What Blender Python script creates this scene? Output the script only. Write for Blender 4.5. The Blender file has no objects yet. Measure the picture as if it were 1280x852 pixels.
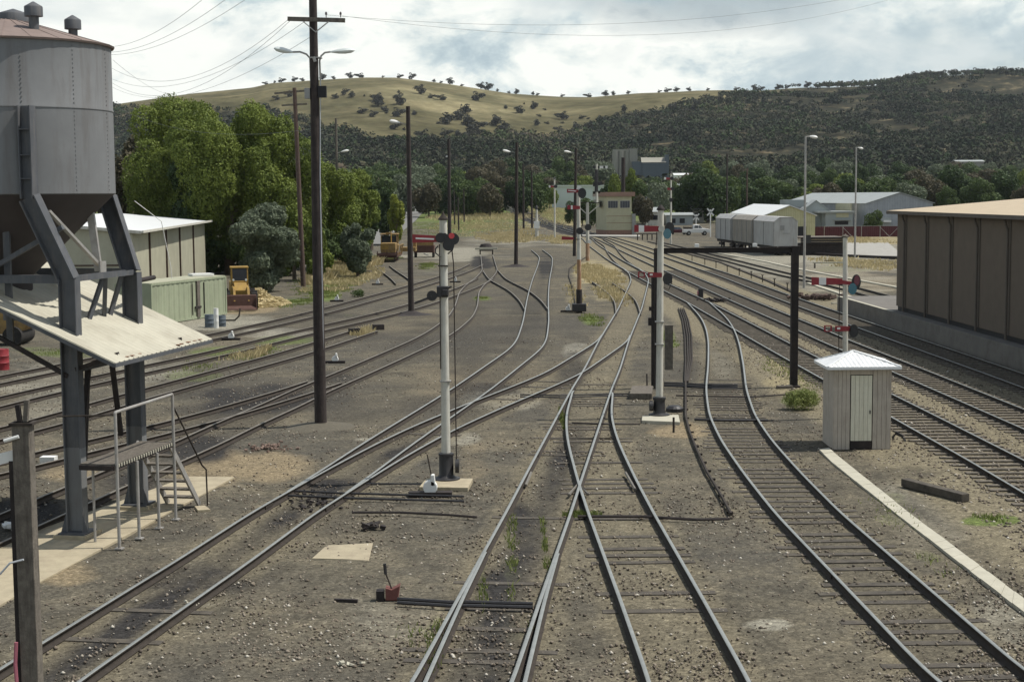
import bpy, math, random
import numpy as np
from mathutils import Vector, Matrix
random.seed(7); rng = np.random.default_rng(7)
R = math.radians
scn = bpy.context.scene
COL = scn.collection

# ------------------------------------------------------------------ camera
FPX = 1900.0; H = 7.45
PHI = math.atan(181/FPX); RHO = .0075
Fv = np.array([0, math.cos(PHI), -math.sin(PHI)]); U0 = np.array([0, math.sin(PHI), math.cos(PHI)]); R0 = np.array([1., 0, 0])
Rv = math.cos(RHO)*R0-math.sin(RHO)*U0; Uv = math.sin(RHO)*R0+math.cos(RHO)*U0
CAM = np.array([0, 0, H])
cd = bpy.data.cameras.new('camera'); cam = bpy.data.objects.new('camera', cd); COL.objects.link(cam)
cd.sensor_width = 36; cd.lens = FPX/1280*36; cd.clip_end = 9000; cd.clip_start = .5
M = Matrix(((Rv[0], Uv[0], -Fv[0], 0), (Rv[1], Uv[1], -Fv[1], 0), (Rv[2], Uv[2], -Fv[2], H), (0, 0, 0, 1)))
cam.matrix_world = M; scn.camera = cam

def ray(x, y): return Fv+(x-640)/FPX*Rv+(426-y)/FPX*Uv
def P(x, y, z=0.):
    d = ray(x, y); return CAM+d*((z-H)/d[2])
def Q(x, y, Y):
    d = ray(x, y); return CAM+d*(Y/d[1])
def zat(x, y, Y): return Q(x, y, Y)[2]
def Jv(X, Y, Z):
    vx, vy, vz = X, Y, Z-H
    d = vx*Fv[0]+vy*Fv[1]+vz*Fv[2]
    return 640+FPX*(vx*Rv[0]+vy*Rv[1]+vz*Rv[2])/d, 426-FPX*(vx*Uv[0]+vy*Uv[1]+vz*Uv[2])/d

# ------------------------------------------------------------------ terrain
RX = np.array([-900, 0, 140, 250, 320, 345, 400, 460, 500, 560, 640, 700, 740, 800, 870, 950, 1000, 1060, 1100, 1150, 1200, 1280, 1500, 2200])
RY = np.array([175, 160, 138, 122, 114, 108, 104, 100, 100, 107, 119, 123, 124, 120, 117, 119, 115, 112, 109, 101, 98, 98, 104, 150])
YR0, YR1 = 850., 2150.
def vnoise(x, y, s, seed=0):
    x = x/s+seed*17.3; y = y/s+seed*5.7
    xi = np.floor(x).astype(np.int64); yi = np.floor(y).astype(np.int64); fx = x-xi; fy = y-yi
    fx = fx*fx*(3-2*fx); fy = fy*fy*(3-2*fy)
    def h(a, b):
        n = (a*374761393+b*668265263+seed*1442695) & 0x7fffffff
        n = ((n ^ (n >> 13))*1274126177) & 0x7fffffff
        return ((n ^ (n >> 16)) & 0xffff)/65535.
    return (h(xi, yi)*(1-fx)+h(xi+1, yi)*fx)*(1-fy)+(h(xi, yi+1)*(1-fx)+h(xi+1, yi+1)*fx)*fy
def hz(X, Y):
    X = np.asarray(X, float); Y = np.asarray(Y, float)
    z = np.where(Y > 280, .018*(np.minimum(Y, YR0)-280), 0.)
    e = np.clip((Y-280)/40, 0, 1); z = z*e*e*(3-2*e)
    px = 640+1900*X/np.maximum(Y, 1)
    zr = (245-np.interp(px, RX, RY)+(640-px)*.0075)/1900*YR1+H
    t = np.clip((Y-YR0)/(YR1-YR0), 0, 1)
    s = .45*t+.55*t*t*(3-2*t)
    hill = z+(zr-z)*s
    back = np.clip((Y-YR1)/700, 0, 1)
    hill = hill*(1-.6*back*back)
    n = (vnoise(X, Y, 170, 3)-.5)*26+(vnoise(X, Y, 60, 4)-.5)*6
    hill = hill+n*np.sin(np.pi*t)**1.0*(t > 0)*(t < 1)
    return np.where(Y > YR0, hill, z)
def G(x, y, Ymax=2900):
    d = ray(x, y); Y = np.concatenate([np.arange(10, 400, 1.), np.arange(400, Ymax, 4.)])
    X = d[0]/d[1]*Y; Z = H+d[2]/d[1]*Y
    b = np.nonzero(Z < hz(X, Y))[0]
    if len(b) == 0: return None
    i = b[0]
    if i == 0: return np.array([X[0], Y[0], 0])
    lo, hi = Y[i-1], Y[i]
    for _ in range(20):
        m = (lo+hi)/2
        if H+d[2]/d[1]*m < hz(d[0]/d[1]*m, m): hi = m
        else: lo = m
    return np.array([d[0]/d[1]*hi, hi, float(hz(d[0]/d[1]*hi, hi))])

# ------------------------------------------------------------------ materials
MATS = {}
def newmat(name):
    m = bpy.data.materials.new(name); m.use_nodes = True
    nt = m.node_tree; b = nt.nodes['Principled BSDF']; return m, nt, b
def node(nt, t, **k):
    n = nt.nodes.new(t)
    for a, v in k.items():
        if a == 'inp':
            for kk, vv in v.items(): n.inputs[kk].default_value = vv
        else: setattr(n, a, v)
    return n
def mixc(nt, fac, a, b, mode='MIX'):
    n = nt.nodes.new('ShaderNodeMix'); n.data_type = 'RGBA'; n.blend_type = mode
    for s, v in ((0, fac), (6, a), (7, b)):
        if isinstance(v, (int, float)): n.inputs[s].default_value = v
        elif isinstance(v, tuple): n.inputs[s].default_value = (*v[:3], 1)
        else: nt.links.new(v, n.inputs[s])
    return n.outputs[2]
def ramp(nt, src, stops):
    n = nt.nodes.new('ShaderNodeValToRGB'); e = n.color_ramp.elements
    while len(e) < len(stops): e.new(.5)
    for i, (p, c) in enumerate(stops):
        e[i].position = p; e[i].color = (*c, 1) if isinstance(c, tuple) else (c, c, c, 1)
    nt.links.new(src, n.inputs[0]); return n.outputs[0]
def noise(nt, vec, scale, detail=4, rough=.6, dist=0):
    n = node(nt, 'ShaderNodeTexNoise', inp={'Scale': scale, 'Detail': detail, 'Roughness': rough, 'Distortion': dist})
    if vec is not None: nt.links.new(vec, n.inputs['Vector'])
    return n.outputs[0]
def mat(name, c, rough=.8, var=.2, scale=3., metal=0, dirt=None, dirtamt=.4, bump=.0, streak=False, spec=.3, bscale=30):
    if name in MATS: return MATS[name]
    m, nt, b = newmat(name)
    tc = node(nt, 'ShaderNodeTexCoord'); vec = tc.outputs['Object']
    n1 = noise(nt, vec, scale, 6, .65)
    lo = tuple(x*(1-var) for x in c); hi = tuple(min(1, x*(1+var)) for x in c)
    col = ramp(nt, n1, [(.3, lo), (.7, hi)])
    if dirt is not None:
        v2 = vec
        if streak:
            mp = node(nt, 'ShaderNodeMapping'); mp.inputs['Scale'].default_value = (1, 1, .12); nt.links.new(vec, mp.inputs[0]); v2 = mp.outputs[0]
        n2 = noise(nt, v2, scale*.8 if not streak else scale*2.2, 5, .7, .3)
        f = ramp(nt, n2, [(.48, 0.), (.72, dirtamt)])
        col = mixc(nt, f, col, dirt)
    nt.links.new(col, b.inputs['Base Color'])
    b.inputs['Roughness'].default_value = rough; b.inputs['Metallic'].default_value = metal
    b.inputs['Specular IOR Level'].default_value = spec
    if bump:
        bn = node(nt, 'ShaderNodeBump', inp={'Strength': bump, 'Distance': .02})
        nt.links.new(noise(nt, vec, bscale, 3, .7), bn.inputs['Height']); nt.links.new(bn.outputs[0], b.inputs['Normal'])
    MATS[name] = m; return m
def corrmat(name, c, dirt, per=.2, axis='X', rough=.55, amt=.35, depth=.03):
    m = mat(name, c, rough, .12, .8, 0, dirt, amt, streak=True)
    nt = m.node_tree; b = nt.nodes['Principled BSDF']; tc = node(nt, 'ShaderNodeTexCoord')
    w = node(nt, 'ShaderNodeTexWave', bands_direction=axis, inp={'Scale': 1/per/3.18*1.0})
    nt.links.new(tc.outputs['Object'], w.inputs[0])
    bn = node(nt, 'ShaderNodeBump', inp={'Strength': .6, 'Distance': depth})
    nt.links.new(w.outputs[0], bn.inputs['Height']); nt.links.new(bn.outputs[0], b.inputs['Normal'])
    return m
def leafmat(name, c1, c2, c3):
    m, nt, b = newmat(name)
    g = node(nt, 'ShaderNodeNewGeometry'); tc = node(nt, 'ShaderNodeTexCoord')
    col = ramp(nt, g.outputs['Random Per Island'], [(0, c1), (.5, c2), (1, c3)])
    n2 = noise(nt, tc.outputs['Object'], .35, 3, .6)
    col = mixc(nt, ramp(nt, n2, [(.38, 0.), (.62, .7)]), col, tuple(x*1.25 for x in c3))
    nt.links.new(col, b.inputs['Base Color']); b.inputs['Roughness'].default_value = .65
    b.inputs['Specular IOR Level'].default_value = .2
    tr = node(nt, 'ShaderNodeBsdfTranslucent'); nt.links.new(col, tr.inputs[0])
    mx = node(nt, 'ShaderNodeMixShader'); mx.inputs[0].default_value = .25
    out = nt.nodes['Material Output']
    nt.links.new(b.outputs[0], mx.inputs[1]); nt.links.new(tr.outputs[0], mx.inputs[2]); nt.links.new(mx.outputs[0], out.inputs[0])
    MATS[name] = m; return m

m_rust = mat('rust_steel_shaded', (.036, .029, .023), .85, .3, 6, dirt=(.03, .025, .022), dirtamt=.6)  # rust darkened so the shade on rail sides is part of its colour
m_railtop = mat('worn_rail_head', (.27, .28, .265), .42, .15, 4, metal=.45, spec=.6)
m_railtop2 = mat('dull_rail_head', (.17, .155, .13), .5, .2, 4, metal=.25, dirt=(.12, .085, .065), dirtamt=.6)
m_sleeper = mat('weathered_sleeper', (.13, .114, .09), .95, .35, 5, dirt=(.05, .045, .04), dirtamt=.7, bump=.5)
m_sleeper2 = mat('buried_sleeper', (.07, .062, .051), .95, .35, 4, dirt=(.115, .1, .076), dirtamt=.8, bump=.5)
m_pole = mat('dark_timber', (.034, .027, .025), .9, .35, 5, dirt=(.08, .066, .056), dirtamt=.55, streak=True, bump=.5)
m_pole2 = mat('brown_timber', (.075, .05, .04), .9, .3, 5, dirt=(.12, .1, .085), dirtamt=.5, streak=True)
m_timber = mat('grey_timber', (.13, .115, .095), .95, .3, 8, dirt=(.05, .04, .035), dirtamt=.7, streak=True, bump=.6)
m_white = mat('chalky_white_paint', (.5, .49, .43), .65, .1, 3, dirt=(.24, .2, .15), dirtamt=.65, streak=True)
m_whitec = mat('bright_white_paint', (.66, .66, .63), .5, .05, 3)
m_black = mat('black_ironwork', (.018, .017, .018), .55, .3, 8, spec=.5)
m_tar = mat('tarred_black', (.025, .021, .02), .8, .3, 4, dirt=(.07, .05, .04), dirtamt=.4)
m_red = mat('signal_red', (.24, .028, .035), .55, .15, 6, dirt=(.2, .06, .06), dirtamt=.4)
m_redbright = mat('lens_red', (.5, .01, .02), .2, .1, 5, spec=.6)
m_blue = mat('lens_blue_green', (.02, .12, .16), .15, .1, 5, spec=.7)
m_rustpost = mat('rust_streaked_post', (.3, .17, .09), .8, .3, 3, dirt=(.5, .45, .38), dirtamt=.8, streak=True)
m_silo = mat('silo_grey_paint', (.15, .155, .158), .7, .09, 1.2, dirt=(.095, .085, .078), dirtamt=.65, streak=True, bump=.15, bscale=4)
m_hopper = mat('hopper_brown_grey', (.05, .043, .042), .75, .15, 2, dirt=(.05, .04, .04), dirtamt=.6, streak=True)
m_siloroof = mat('rusty_roof_sheet', (.2, .155, .135), .8, .12, 2, dirt=(.13, .1, .09), dirtamt=.5)
m_beam = mat('bluegrey_steel_paint', (.075, .08, .088), .65, .15, 3, dirt=(.19, .17, .15), dirtamt=.4, streak=True)
m_beamlite = mat('galvanised_steel', (.33, .32, .3), .5, .15, 4, metal=.3, dirt=(.2, .15, .11), dirtamt=.4)
m_canopy = mat('cream_roof_sheet', (.4, .38, .305), .75, .1, 1.2, dirt=(.26, .235, .18), dirtamt=.6, streak=False)
m_canrust = mat('canopy_rust', (.2, .09, .05), .9, .2, 5)
m_conc = mat('tan_concrete', (.34, .295, .205), .9, .15, 2, dirt=(.22, .18, .13), dirtamt=.6, bump=.3)
m_concw = mat('pale_concrete', (.4, .38, .305), .9, .1, 3, dirt=(.35, .33, .25), dirtamt=.5, bump=.3)
m_concg = mat('grey_concrete', (.3, .29, .26), .9, .15, 1.2, dirt=(.16, .145, .12), dirtamt=.5, bump=.3)
m_hut = mat('hut_weatherboard', (.42, .375, .315), .8, .1, 3, dirt=(.2, .17, .14), dirtamt=.5, streak=True)
m_hutdoor = mat('hut_door_cream', (.62, .6, .48), .7, .07, 4, dirt=(.4, .37, .28), dirtamt=.5, streak=True)
m_galv = mat('galvanised_roof', (.72, .73, .72), .45, .06, 3, metal=.15, dirt=(.4, .4, .4), dirtamt=.4)
m_brown = mat('brown_wall_sheet', (.118, .096, .075), .85, .1, 1.3, dirt=(.13, .1, .08), dirtamt=.5, bump=.15, bscale=12)
m_brown2 = mat('brown_trim', (.11, .095, .08), .8, .12, 2)
m_tanroof = mat('tan_roof_sheet', (.42, .34, .235), .7, .1, 1.5, dirt=(.32, .26, .18), dirtamt=.5)
m_cream = corrmat('cream_cladding', (.36, .35, .265), (.27, .25, .19), .25, 'Y')
m_roofw = mat('white_roof', (.6, .61, .6), .45, .05, .6, dirt=(.6, .62, .6), dirtamt=.4)
m_cont = corrmat('container_green', (.27, .3, .205), (.2, .2, .15), .28, 'Y', amt=.35)
m_controof = mat('container_roof', (.33, .33, .24), .8, .15, 1.2, dirt=(.25, .22, .15), dirtamt=.6)
m_grey = mat('mid_grey', (.25, .25, .24), .7, .15, 2)
m_dark = mat('dark_opening', (.02, .02, .022), .7, .2, 2)
m_glass = mat('dark_glass', (.03, .035, .045), .12, .2, 3, spec=.8)
m_yellow = mat('machine_yellow', (.3, .19, .045), .7, .2, 2.2, dirt=(.16, .1, .05), dirtamt=.9)
m_yellow2 = mat('dirty_machine_yellow', (.25, .165, .06), .7, .25, 3, dirt=(.12, .07, .04), dirtamt=.85)
m_tyre = mat('tyre_rubber', (.02, .019, .018), .9, .2, 6, dirt=(.07, .06, .05), dirtamt=.5)
m_bucket = mat('bucket_rust', (.085, .045, .035), .8, .2, 4)
m_boxcream = mat('signal_box_cream', (.4, .385, .265), .75, .07, 1, dirt=(.33, .3, .18), dirtamt=.4)
m_boxbrick = mat('brick_base', (.25, .15, .11), .9, .15, 3, dirt=(.16, .1, .08), dirtamt=.5)
m_boxroof = mat('box_roof_brown', (.26, .165, .125), .8, .1, 1)
m_shedy = corrmat('yellow_shed', (.44, .42, .25), (.35, .33, .2), .3, 'X')
m_shedg = corrmat('grey_shed', (.29, .31, .33), (.2, .215, .23), .5, 'X', amt=.5)
m_shedr = mat('grey_shed_roof', (.28, .3, .29), .6, .08, .4, dirt=(.3, .32, .32), dirtamt=.5)
m_redfence = mat('red_fence_sheet', (.075, .022, .027), .7, .1, 1)
m_wagl = mat('wagon_pale_grey', (.36, .36, .35), .75, .1, 1, dirt=(.24, .22, .2), dirtamt=.7, streak=True)
m_wagd = mat('wagon_dusty_brown', (.27, .25, .215), .8, .12, 1, dirt=(.14, .12, .1), dirtamt=.7, streak=True)
m_grain = mat('grain_silo_concrete', (.27, .26, .22), .9, .1, .1, dirt=(.2, .19, .16), dirtamt=.5, streak=True)
m_bluegrey = mat('bluegrey_cladding', (.09, .11, .13), .7, .1, .1)
m_palblue = mat('pale_blue_sheet', (.28, .31, .31), .6, .1, .1, dirt=(.38, .4, .39), dirtamt=.5)
m_bark = mat('bark', (.1, .08, .06), .95, .3, 3)
m_insul = mat('insulator', (.06, .05, .05), .3, .1, 3)
m_lampglass = mat('lamp_cover_glass', (.6, .64, .62), .25, .05, 2, spec=.6)
m_cable = mat('wire', (.16, .17, .17), .7, .1, 2)
m_pipe = mat('conduit_grey', (.4, .42, .44), .6, .1, 3)
m_pink = mat('faded_red_pipe', (.3, .1, .13), .7, .1, 3)
L_bright = leafmat('leaf_bright', (.07, .1, .02), (.105, .142, .028), (.15, .185, .038))
L_dark = leafmat('leaf_dark', (.022, .038, .016), (.034, .055, .021), (.05, .078, .028))
L_olive = leafmat('leaf_olive', (.075, .095, .055), (.105, .13, .08), (.14, .165, .11))
L_mid = leafmat('leaf_mid', (.04, .064, .022), (.056, .085, .028), (.078, .11, .036))
L_brown = leafmat('leaf_brown', (.045, .045, .026), (.064, .06, .036), (.09, .078, .046))
L_lime = leafmat('leaf_lime', (.1, .13, .02), (.15, .18, .03), (.2, .22, .04))
L_hill = leafmat('leaf_hill', (.026, .03, .022), (.036, .04, .028), (.05, .05, .036))
L_grass = leafmat('grass_green', (.09, .13, .03), (.14, .18, .045), (.22, .24, .08))
L_straw = leafmat('grass_straw', (.3, .24, .11), (.4, .33, .17), (.48, .4, .23))

# ------------------------------------------------------------------ mesh builder
class MB:
    def __init__(s): s.v = []; s.f = []; s.m = []; s.c = 0
    def add(s, v, f, mi=None):
        o = len(s.v); s.v += [tuple(map(float, p)) for p in v]; s.f += [tuple(i+o for i in q) for q in f]; s.m += [s.c if mi is None else mi]*len(f); return s
    def box(s, c, size, rz=0., rx=0., ry=0., mi=None):
        h = [x/2 for x in size]; mt = Matrix.Rotation(rz, 3, 'Z') @ Matrix.Rotation(ry, 3, 'Y') @ Matrix.Rotation(rx, 3, 'X')
        v = []
        for x in (-1, 1):
            for y in (-1, 1):
                for z in (-1, 1): p = mt @ Vector((x*h[0], y*h[1], z*h[2])); v.append((p.x+c[0], p.y+c[1], p.z+c[2]))
        return s.add(v, [(0, 1, 3, 2), (4, 6, 7, 5), (0, 4, 5, 1), (2, 3, 7, 6), (0, 2, 6, 4), (1, 5, 7, 3)], mi)
    def bar(s, a, b, w, h=None, up=(0, 0, 1), mi=None):
        h = h or w; a = Vector(a); b = Vector(b); d = (b-a).normalized(); up = Vector(up)
        if abs(d.dot(up)) > .98: up = Vector((0, 1, 0))
        x = d.cross(up).normalized(); y = x.cross(d)
        v = []
        for q in (a, b):
            for i, j in ((-1, -1), (1, -1), (1, 1), (-1, 1)): v.append(q+x*i*w/2+y*j*h/2)
        return s.add(v, [(0, 1, 2, 3), (7, 6, 5, 4), (0, 4, 5, 1), (1, 5, 6, 2), (2, 6, 7, 3), (3, 7, 4, 0)], mi)
    def cyl(s, a, b, r0, r1=None, n=12, mi=None, caps=True):
        r1 = r0 if r1 is None else r1; a = Vector(a); b = Vector(b); d = (b-a).normalized()
        up = Vector((0, 0, 1)) if abs(d.z) < .95 else Vector((1, 0, 0)); x = d.cross(up).normalized(); y = x.cross(d)
        v = []
        for q, r in ((a, r0), (b, r1)):
            for i in range(n): t = 2*math.pi*i/n; v.append(q+x*math.cos(t)*r+y*math.sin(t)*r)
        f = [(i, (i+1) % n, n+(i+1) % n, n+i) for i in range(n)]
        if caps: f += [tuple(range(n-1, -1, -1)), tuple(range(n, 2*n))]
        return s.add(v, f, mi)
    def tube(s, pts, r, n=6, mi=None):
        pts = [Vector(p) for p in pts]; N = len(pts); rr = r if hasattr(r, '__len__') else [r]*N
        v = []; px = None
        for i, p in enumerate(pts):
            d = (pts[min(i+1, N-1)]-pts[max(i-1, 0)]).normalized()
            if px is None:
                up = Vector((0, 0, 1)) if abs(d.z) < .95 else Vector((1, 0, 0)); px = d.cross(up).normalized()
            else: px = (px-d*px.dot(d)).normalized()
            py = px.cross(d)
            for k in range(n): t = 2*math.pi*k/n; v.append(p+px*math.cos(t)*rr[i]+py*math.sin(t)*rr[i])
        f = []
        for i in range(N-1):
            for k in range(n): f.append((i*n+k, i*n+(k+1) % n, (i+1)*n+(k+1) % n, (i+1)*n+k))
        f += [tuple(range(n-1, -1, -1)), tuple(range((N-1)*n, N*n))]
        return s.add(v, f, mi)
    def lathe(s, c, prof, n=24, mi=None):
        v = []; f = []
        for r, z in prof:
            for i in range(n): t = 2*math.pi*i/n; v.append((c[0]+math.cos(t)*r, c[1]+math.sin(t)*r, c[2]+z))
        for j in range(len(prof)-1):
            for i in range(n): f.append((j*n+i, j*n+(i+1) % n, (j+1)*n+(i+1) % n, (j+1)*n+i))
        f += [tuple(range(n-1, -1, -1)), tuple(range((len(prof)-1)*n, len(prof)*n))]
        return s.add(v, f, mi)
    def prism(s, poly, vec, mi=None):
        n = len(poly); a = [Vector(p) for p in poly]; b = [p+Vector(vec) for p in a]
        return s.add(a+b, [tuple(range(n-1, -1, -1)), tuple(range(n, 2*n))]+[(i, (i+1) % n, n+(i+1) % n, n+i) for i in range(n)], mi)
    def build(s, name, mats, parent=None, smooth=False, bevel=0, **tags):
        me = bpy.data.meshes.new(name); off = Vector((0, 0, 0)); q = parent
        while q is not None: off += q.location; q = q.parent
        me.from_pydata([(p[0]-off.x, p[1]-off.y, p[2]-off.z) for p in s.v], [], s.f)
        for m in (mats if isinstance(mats, (list, tuple)) else [mats]): me.materials.append(m)
        me.polygons.foreach_set('material_index', s.m)
        o = bpy.data.objects.new(name, me); COL.objects.link(o); o.parent = parent
        import bmesh
        bm = bmesh.new(); bm.from_mesh(me); bmesh.ops.recalc_face_normals(bm, faces=bm.faces); bm.to_mesh(me); bm.free()
        if smooth:
            me.polygons.foreach_set('use_smooth', [True]*len(me.polygons))
            me.set_sharp_from_angle(angle=R(40))
        if bevel:
            b = o.modifiers.new('bevel', 'BEVEL'); b.width = bevel; b.segments = 2; b.limit_method = 'ANGLE'
        tag(o, **tags); return o
def tag(o, label=None, cat=None, group=None, kind=None):
    if label: o['label'] = label
    if cat: o['category'] = cat
    if group: o['group'] = group
    if kind: o['kind'] = kind
    return o
def thing(name, label, cat, loc=(0, 0, 0), group=None):
    o = bpy.data.objects.new(name, None); COL.objects.link(o); o.location = tuple(map(float, loc)); o.empty_display_size = .3
    return tag(o, label, cat, group)
KIDS = {}
def dup(o, loc, rz=0., label=None, sc=None, group=None):
    c = o.copy(); COL.objects.link(c); c.location = tuple(map(float, loc)); c.rotation_euler[2] = rz
    if sc is not None: c.scale = (sc, sc, sc) if not hasattr(sc, '__len__') else sc
    if label: c['label'] = label
    if group: c['group'] = group
    for ch in KIDS.setdefault(o.name, [x for x in bpy.data.objects if x.parent == o]):
        k = ch.copy(); COL.objects.link(k); k.parent = c
        for g in KIDS.setdefault(ch.name, [x for x in bpy.data.objects if x.parent == ch]):
            q = g.copy(); COL.objects.link(q); q.parent = k
    return c
def npmesh(name, V, Fq, m, attrs=None, smooth=False, mi=None, **tags):
    me = bpy.data.meshes.new(name); me.vertices.add(len(V)); me.vertices.foreach_set('co', np.asarray(V, np.float32).ravel())
    k = Fq.shape[1]; me.loops.add(Fq.size); me.loops.foreach_set('vertex_index', Fq.astype(np.int32).ravel())
    me.polygons.add(len(Fq)); me.polygons.foreach_set('loop_start', np.arange(0, Fq.size, k, dtype=np.int32))
    me.polygons.foreach_set('loop_total', np.full(len(Fq), k, np.int32))
    if smooth: me.polygons.foreach_set('use_smooth', np.ones(len(Fq), bool))
    for x in (m if isinstance(m, (list, tuple)) else [m]): me.materials.append(x)
    if mi is not None: me.polygons.foreach_set('material_index', mi.astype(np.int32))
    me.update(calc_edges=True); me.validate()
    if attrs is not None:
        for an, arr in attrs.items():
            a = me.attributes.new(an, 'FLOAT_COLOR', 'POINT'); a.data.foreach_set('color', arr.astype(np.float32).ravel())
    o = bpy.data.objects.new(name, me); COL.objects.link(o); tag(o, **tags); return o

# ------------------------------------------------------------------ tracks
def pxw(pts, z=.15):
    out = []
    for p in pts:
        if p[1] > 300: out.append(P(p[0], p[1], z))
        else: g = G(*p); out.append(g)
    return np.array(out)
def track_center(L, Rr, extra=()):
    """centre line as X(Y) from the two rails and extra centre points"""
    YY = []; XX = []
    if L and Rr:
        l = pxw(L); r = pxw(Rr); l = l[np.argsort(l[:, 1])]; r = r[np.argsort(r[:, 1])]
        y0 = max(l[0, 1], r[0, 1]); y1 = min(l[-1, 1], r[-1, 1])
        ys = np.exp(np.linspace(math.log(y0), math.log(y1), 60))
        xl = np.interp(ys, l[:, 1], l[:, 0]); xr = np.interp(ys, r[:, 1], r[:, 0])
        YY = list(ys); XX = list((xl+xr)/2)
    e = pxw(extra) if len(extra) else np.zeros((0, 3))
    for p in e: YY.append(p[1]); XX.append(p[0])
    YY = np.array(YY); XX = np.array(XX); i = np.argsort(YY); YY, XX = YY[i], XX[i]
    keep = np.concatenate([[True], np.diff(YY) > .05]); YY, XX = YY[keep], XX[keep]
    ys = [YY[0]]
    while ys[-1] < YY[-1]: ys.append(min(ys[-1]*1.006+.05, YY[-1]))
    ys = np.array(ys); xs = np.interp(ys, YY, XX)
    for _ in range(26):
        a = xs.copy(); a[1:-1] = (xs[:-2]+2*xs[1:-1]+xs[2:])/4; xs = a
    # straighten out beyond the near end
    return xs, ys
TR = {}
def trk(key, L, Rr, extra=()): TR[key] = track_center(L, Rr, extra)
trk('R1', [(831, 321), (900, 345), (989, 380), (1117, 426), (1280, 482.5)], [(831, 315.6), (928, 347), (989, 369), (1160, 426), (1280, 467.5)],
    [(792, 305), (765, 298), (735, 292), (712, 288), (676, 277), (650, 262), (634, 250), (1440, 532)])
trk('R2', [(800, 324), (878, 359), (989, 408), (1023, 426), (1100, 458), (1280, 536.5)], [(800, 317), (875, 348.5), (989, 395), (1068, 426), (1280, 510)],
    [(777, 310), (753, 300), (735, 295), (700, 286), (666, 275), (643, 262), (627, 250), (1460, 598)])
trk('R3', [(728, 303), (756, 324), (784, 339.5), (812.5, 354.7), (831, 364), (858, 378), (914, 409), (956, 433), (1030, 475), (1112, 519), (1280, 612)],
    [(750, 305), (776, 322), (804, 338), (836, 354), (887.5, 376.5), (989, 429.7), (1030, 450), (1112, 490), (1280, 575.5)],
    [(734, 299), (722, 294), (1480, 705)])
trk('R4', [(858, 378), (875, 394), (884, 412.5), (886, 433), (885, 460), (882.5, 484), (887.5, 519), (906, 554), (931, 592), (970, 640), (1172, 852)],
    [(887.5, 376.5), (912.5, 401.5), (923, 425), (929, 454), (933, 489), (941.5, 516), (960, 546.6), (985, 574), (1049, 640), (1280, 837)], [(1510, 1050)])
trk('C', [(756, 324), (784, 338), (788, 350), (772.5, 385.5), (760, 405), (747, 426), (732, 461), (715, 486), (640, 627), (515, 852)],
    [(776, 322), (805, 338), (812.5, 349), (802.5, 385.5), (787, 425), (765.6, 481), (725.5, 599), (713, 640), (677.5, 740), (640, 852)], [(450, 1070)])
trk('C2', [(612, 690), (585, 745), (532, 852)], [(692, 690), (677, 741), (655, 852)], [(545, 1000)])
trk('D', [(718, 489), (707, 514), (708, 544), (722, 599), (737, 640), (812, 852)], [(764.5, 489), (765.6, 526.5), (775.7, 559), (815, 640), (880, 750), (937, 852)], [(952, 1070)])
trk('L1', [(752, 418), (747, 426), (685, 464), (640, 482.5), (558.7, 512.7), (506, 534), (440.6, 566.7), (357.7, 614.5), (314, 640), (150, 740), (54, 800), (0, 832)],
    [(790, 418), (784, 427), (723, 469), (640, 505), (556, 545), (481, 587), (395, 640), (320, 699), (172, 802), (100, 852)], [(-120, 960)])
trk('L2', [(662, 312), (674, 321), (672, 332), (665, 348), (659.5, 366.6), (655.6, 387), (652.5, 404), (646, 423), (640, 431), (596, 461), (558.7, 489), (445.6, 559), (400, 590), (357.7, 615)],
    [(680, 312), (691.6, 321), (690, 335), (687, 355.6), (686, 377.5), (687, 399), (684.5, 423), (680, 437), (640, 468.7), (596, 499), (569, 517.7), (541, 536.5), (481, 579), (440, 609), (403, 640)])
trk('L6', [(602, 338), (610, 349), (638, 363), (649, 374), (655.6, 386)], [(623, 337), (634, 349), (659, 362), (677.5, 376), (685, 386)])
trk('Y5', [(599, 319), (602, 338), (595, 348), (580.6, 355.6), (573.6, 365), (568, 380.6), (560, 395), (540, 411), (500, 431), (459, 448), (425, 463), (392, 477), (361, 488.6), (312.5, 510), (278, 523.6), (258, 532), (216, 552.5), (137.5, 583), (87.5, 604), (48, 620), (2, 640)],
    [(618, 319), (623, 338), (609, 352.5), (598.6, 365), (598.6, 382), (591.6, 396), (562, 421), (550, 426), (500, 450), (469, 463), (413, 487), (392, 500), (364, 513), (312.5, 537), (278, 554), (239, 572), (200, 590), (159, 607.5), (108, 632), (58, 653), (2, 677)], [(-200, 745)])
trk('Y4', [(440, 457), (425, 463.5), (392, 474), (330, 492.5), (278, 507), (259, 513), (200, 527), (159, 537), (112.5, 549), (48, 562), (2, 575)],
    [(430, 477), (392, 490), (319, 512), (267, 527.5), (247, 533), (200, 544), (178, 549), (86, 571.6), (48.5, 581), (2, 591)], [(-200, 628)])
trk('Y3', [(470, 403), (392, 424), (372, 432), (325, 446), (278, 459), (200, 479), (181, 484), (118, 500), (84, 512), (2, 532)],
    [(480, 413), (455, 422), (405, 436), (392, 441), (330, 456.6), (275, 473), (200, 494), (155, 507), (120, 517), (85, 528.6), (47, 539), (2, 551)], [(-200, 590)])
trk('Y2', [(610, 342), (600, 347), (581, 356), (566, 362), (509, 380), (480, 388), (405, 405.7), (392, 408), (338, 420), (262.5, 438), (200, 451), (84, 476), (2, 494)],
    [(616, 348), (602.5, 355.6), (559, 373), (548, 377), (519, 385.5), (509, 388.6), (480, 396), (406, 412.3), (287, 442.5), (205, 460.5), (150, 472.6), (119, 480), (84, 487.5), (2, 507)], [(-200, 550)])
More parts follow.
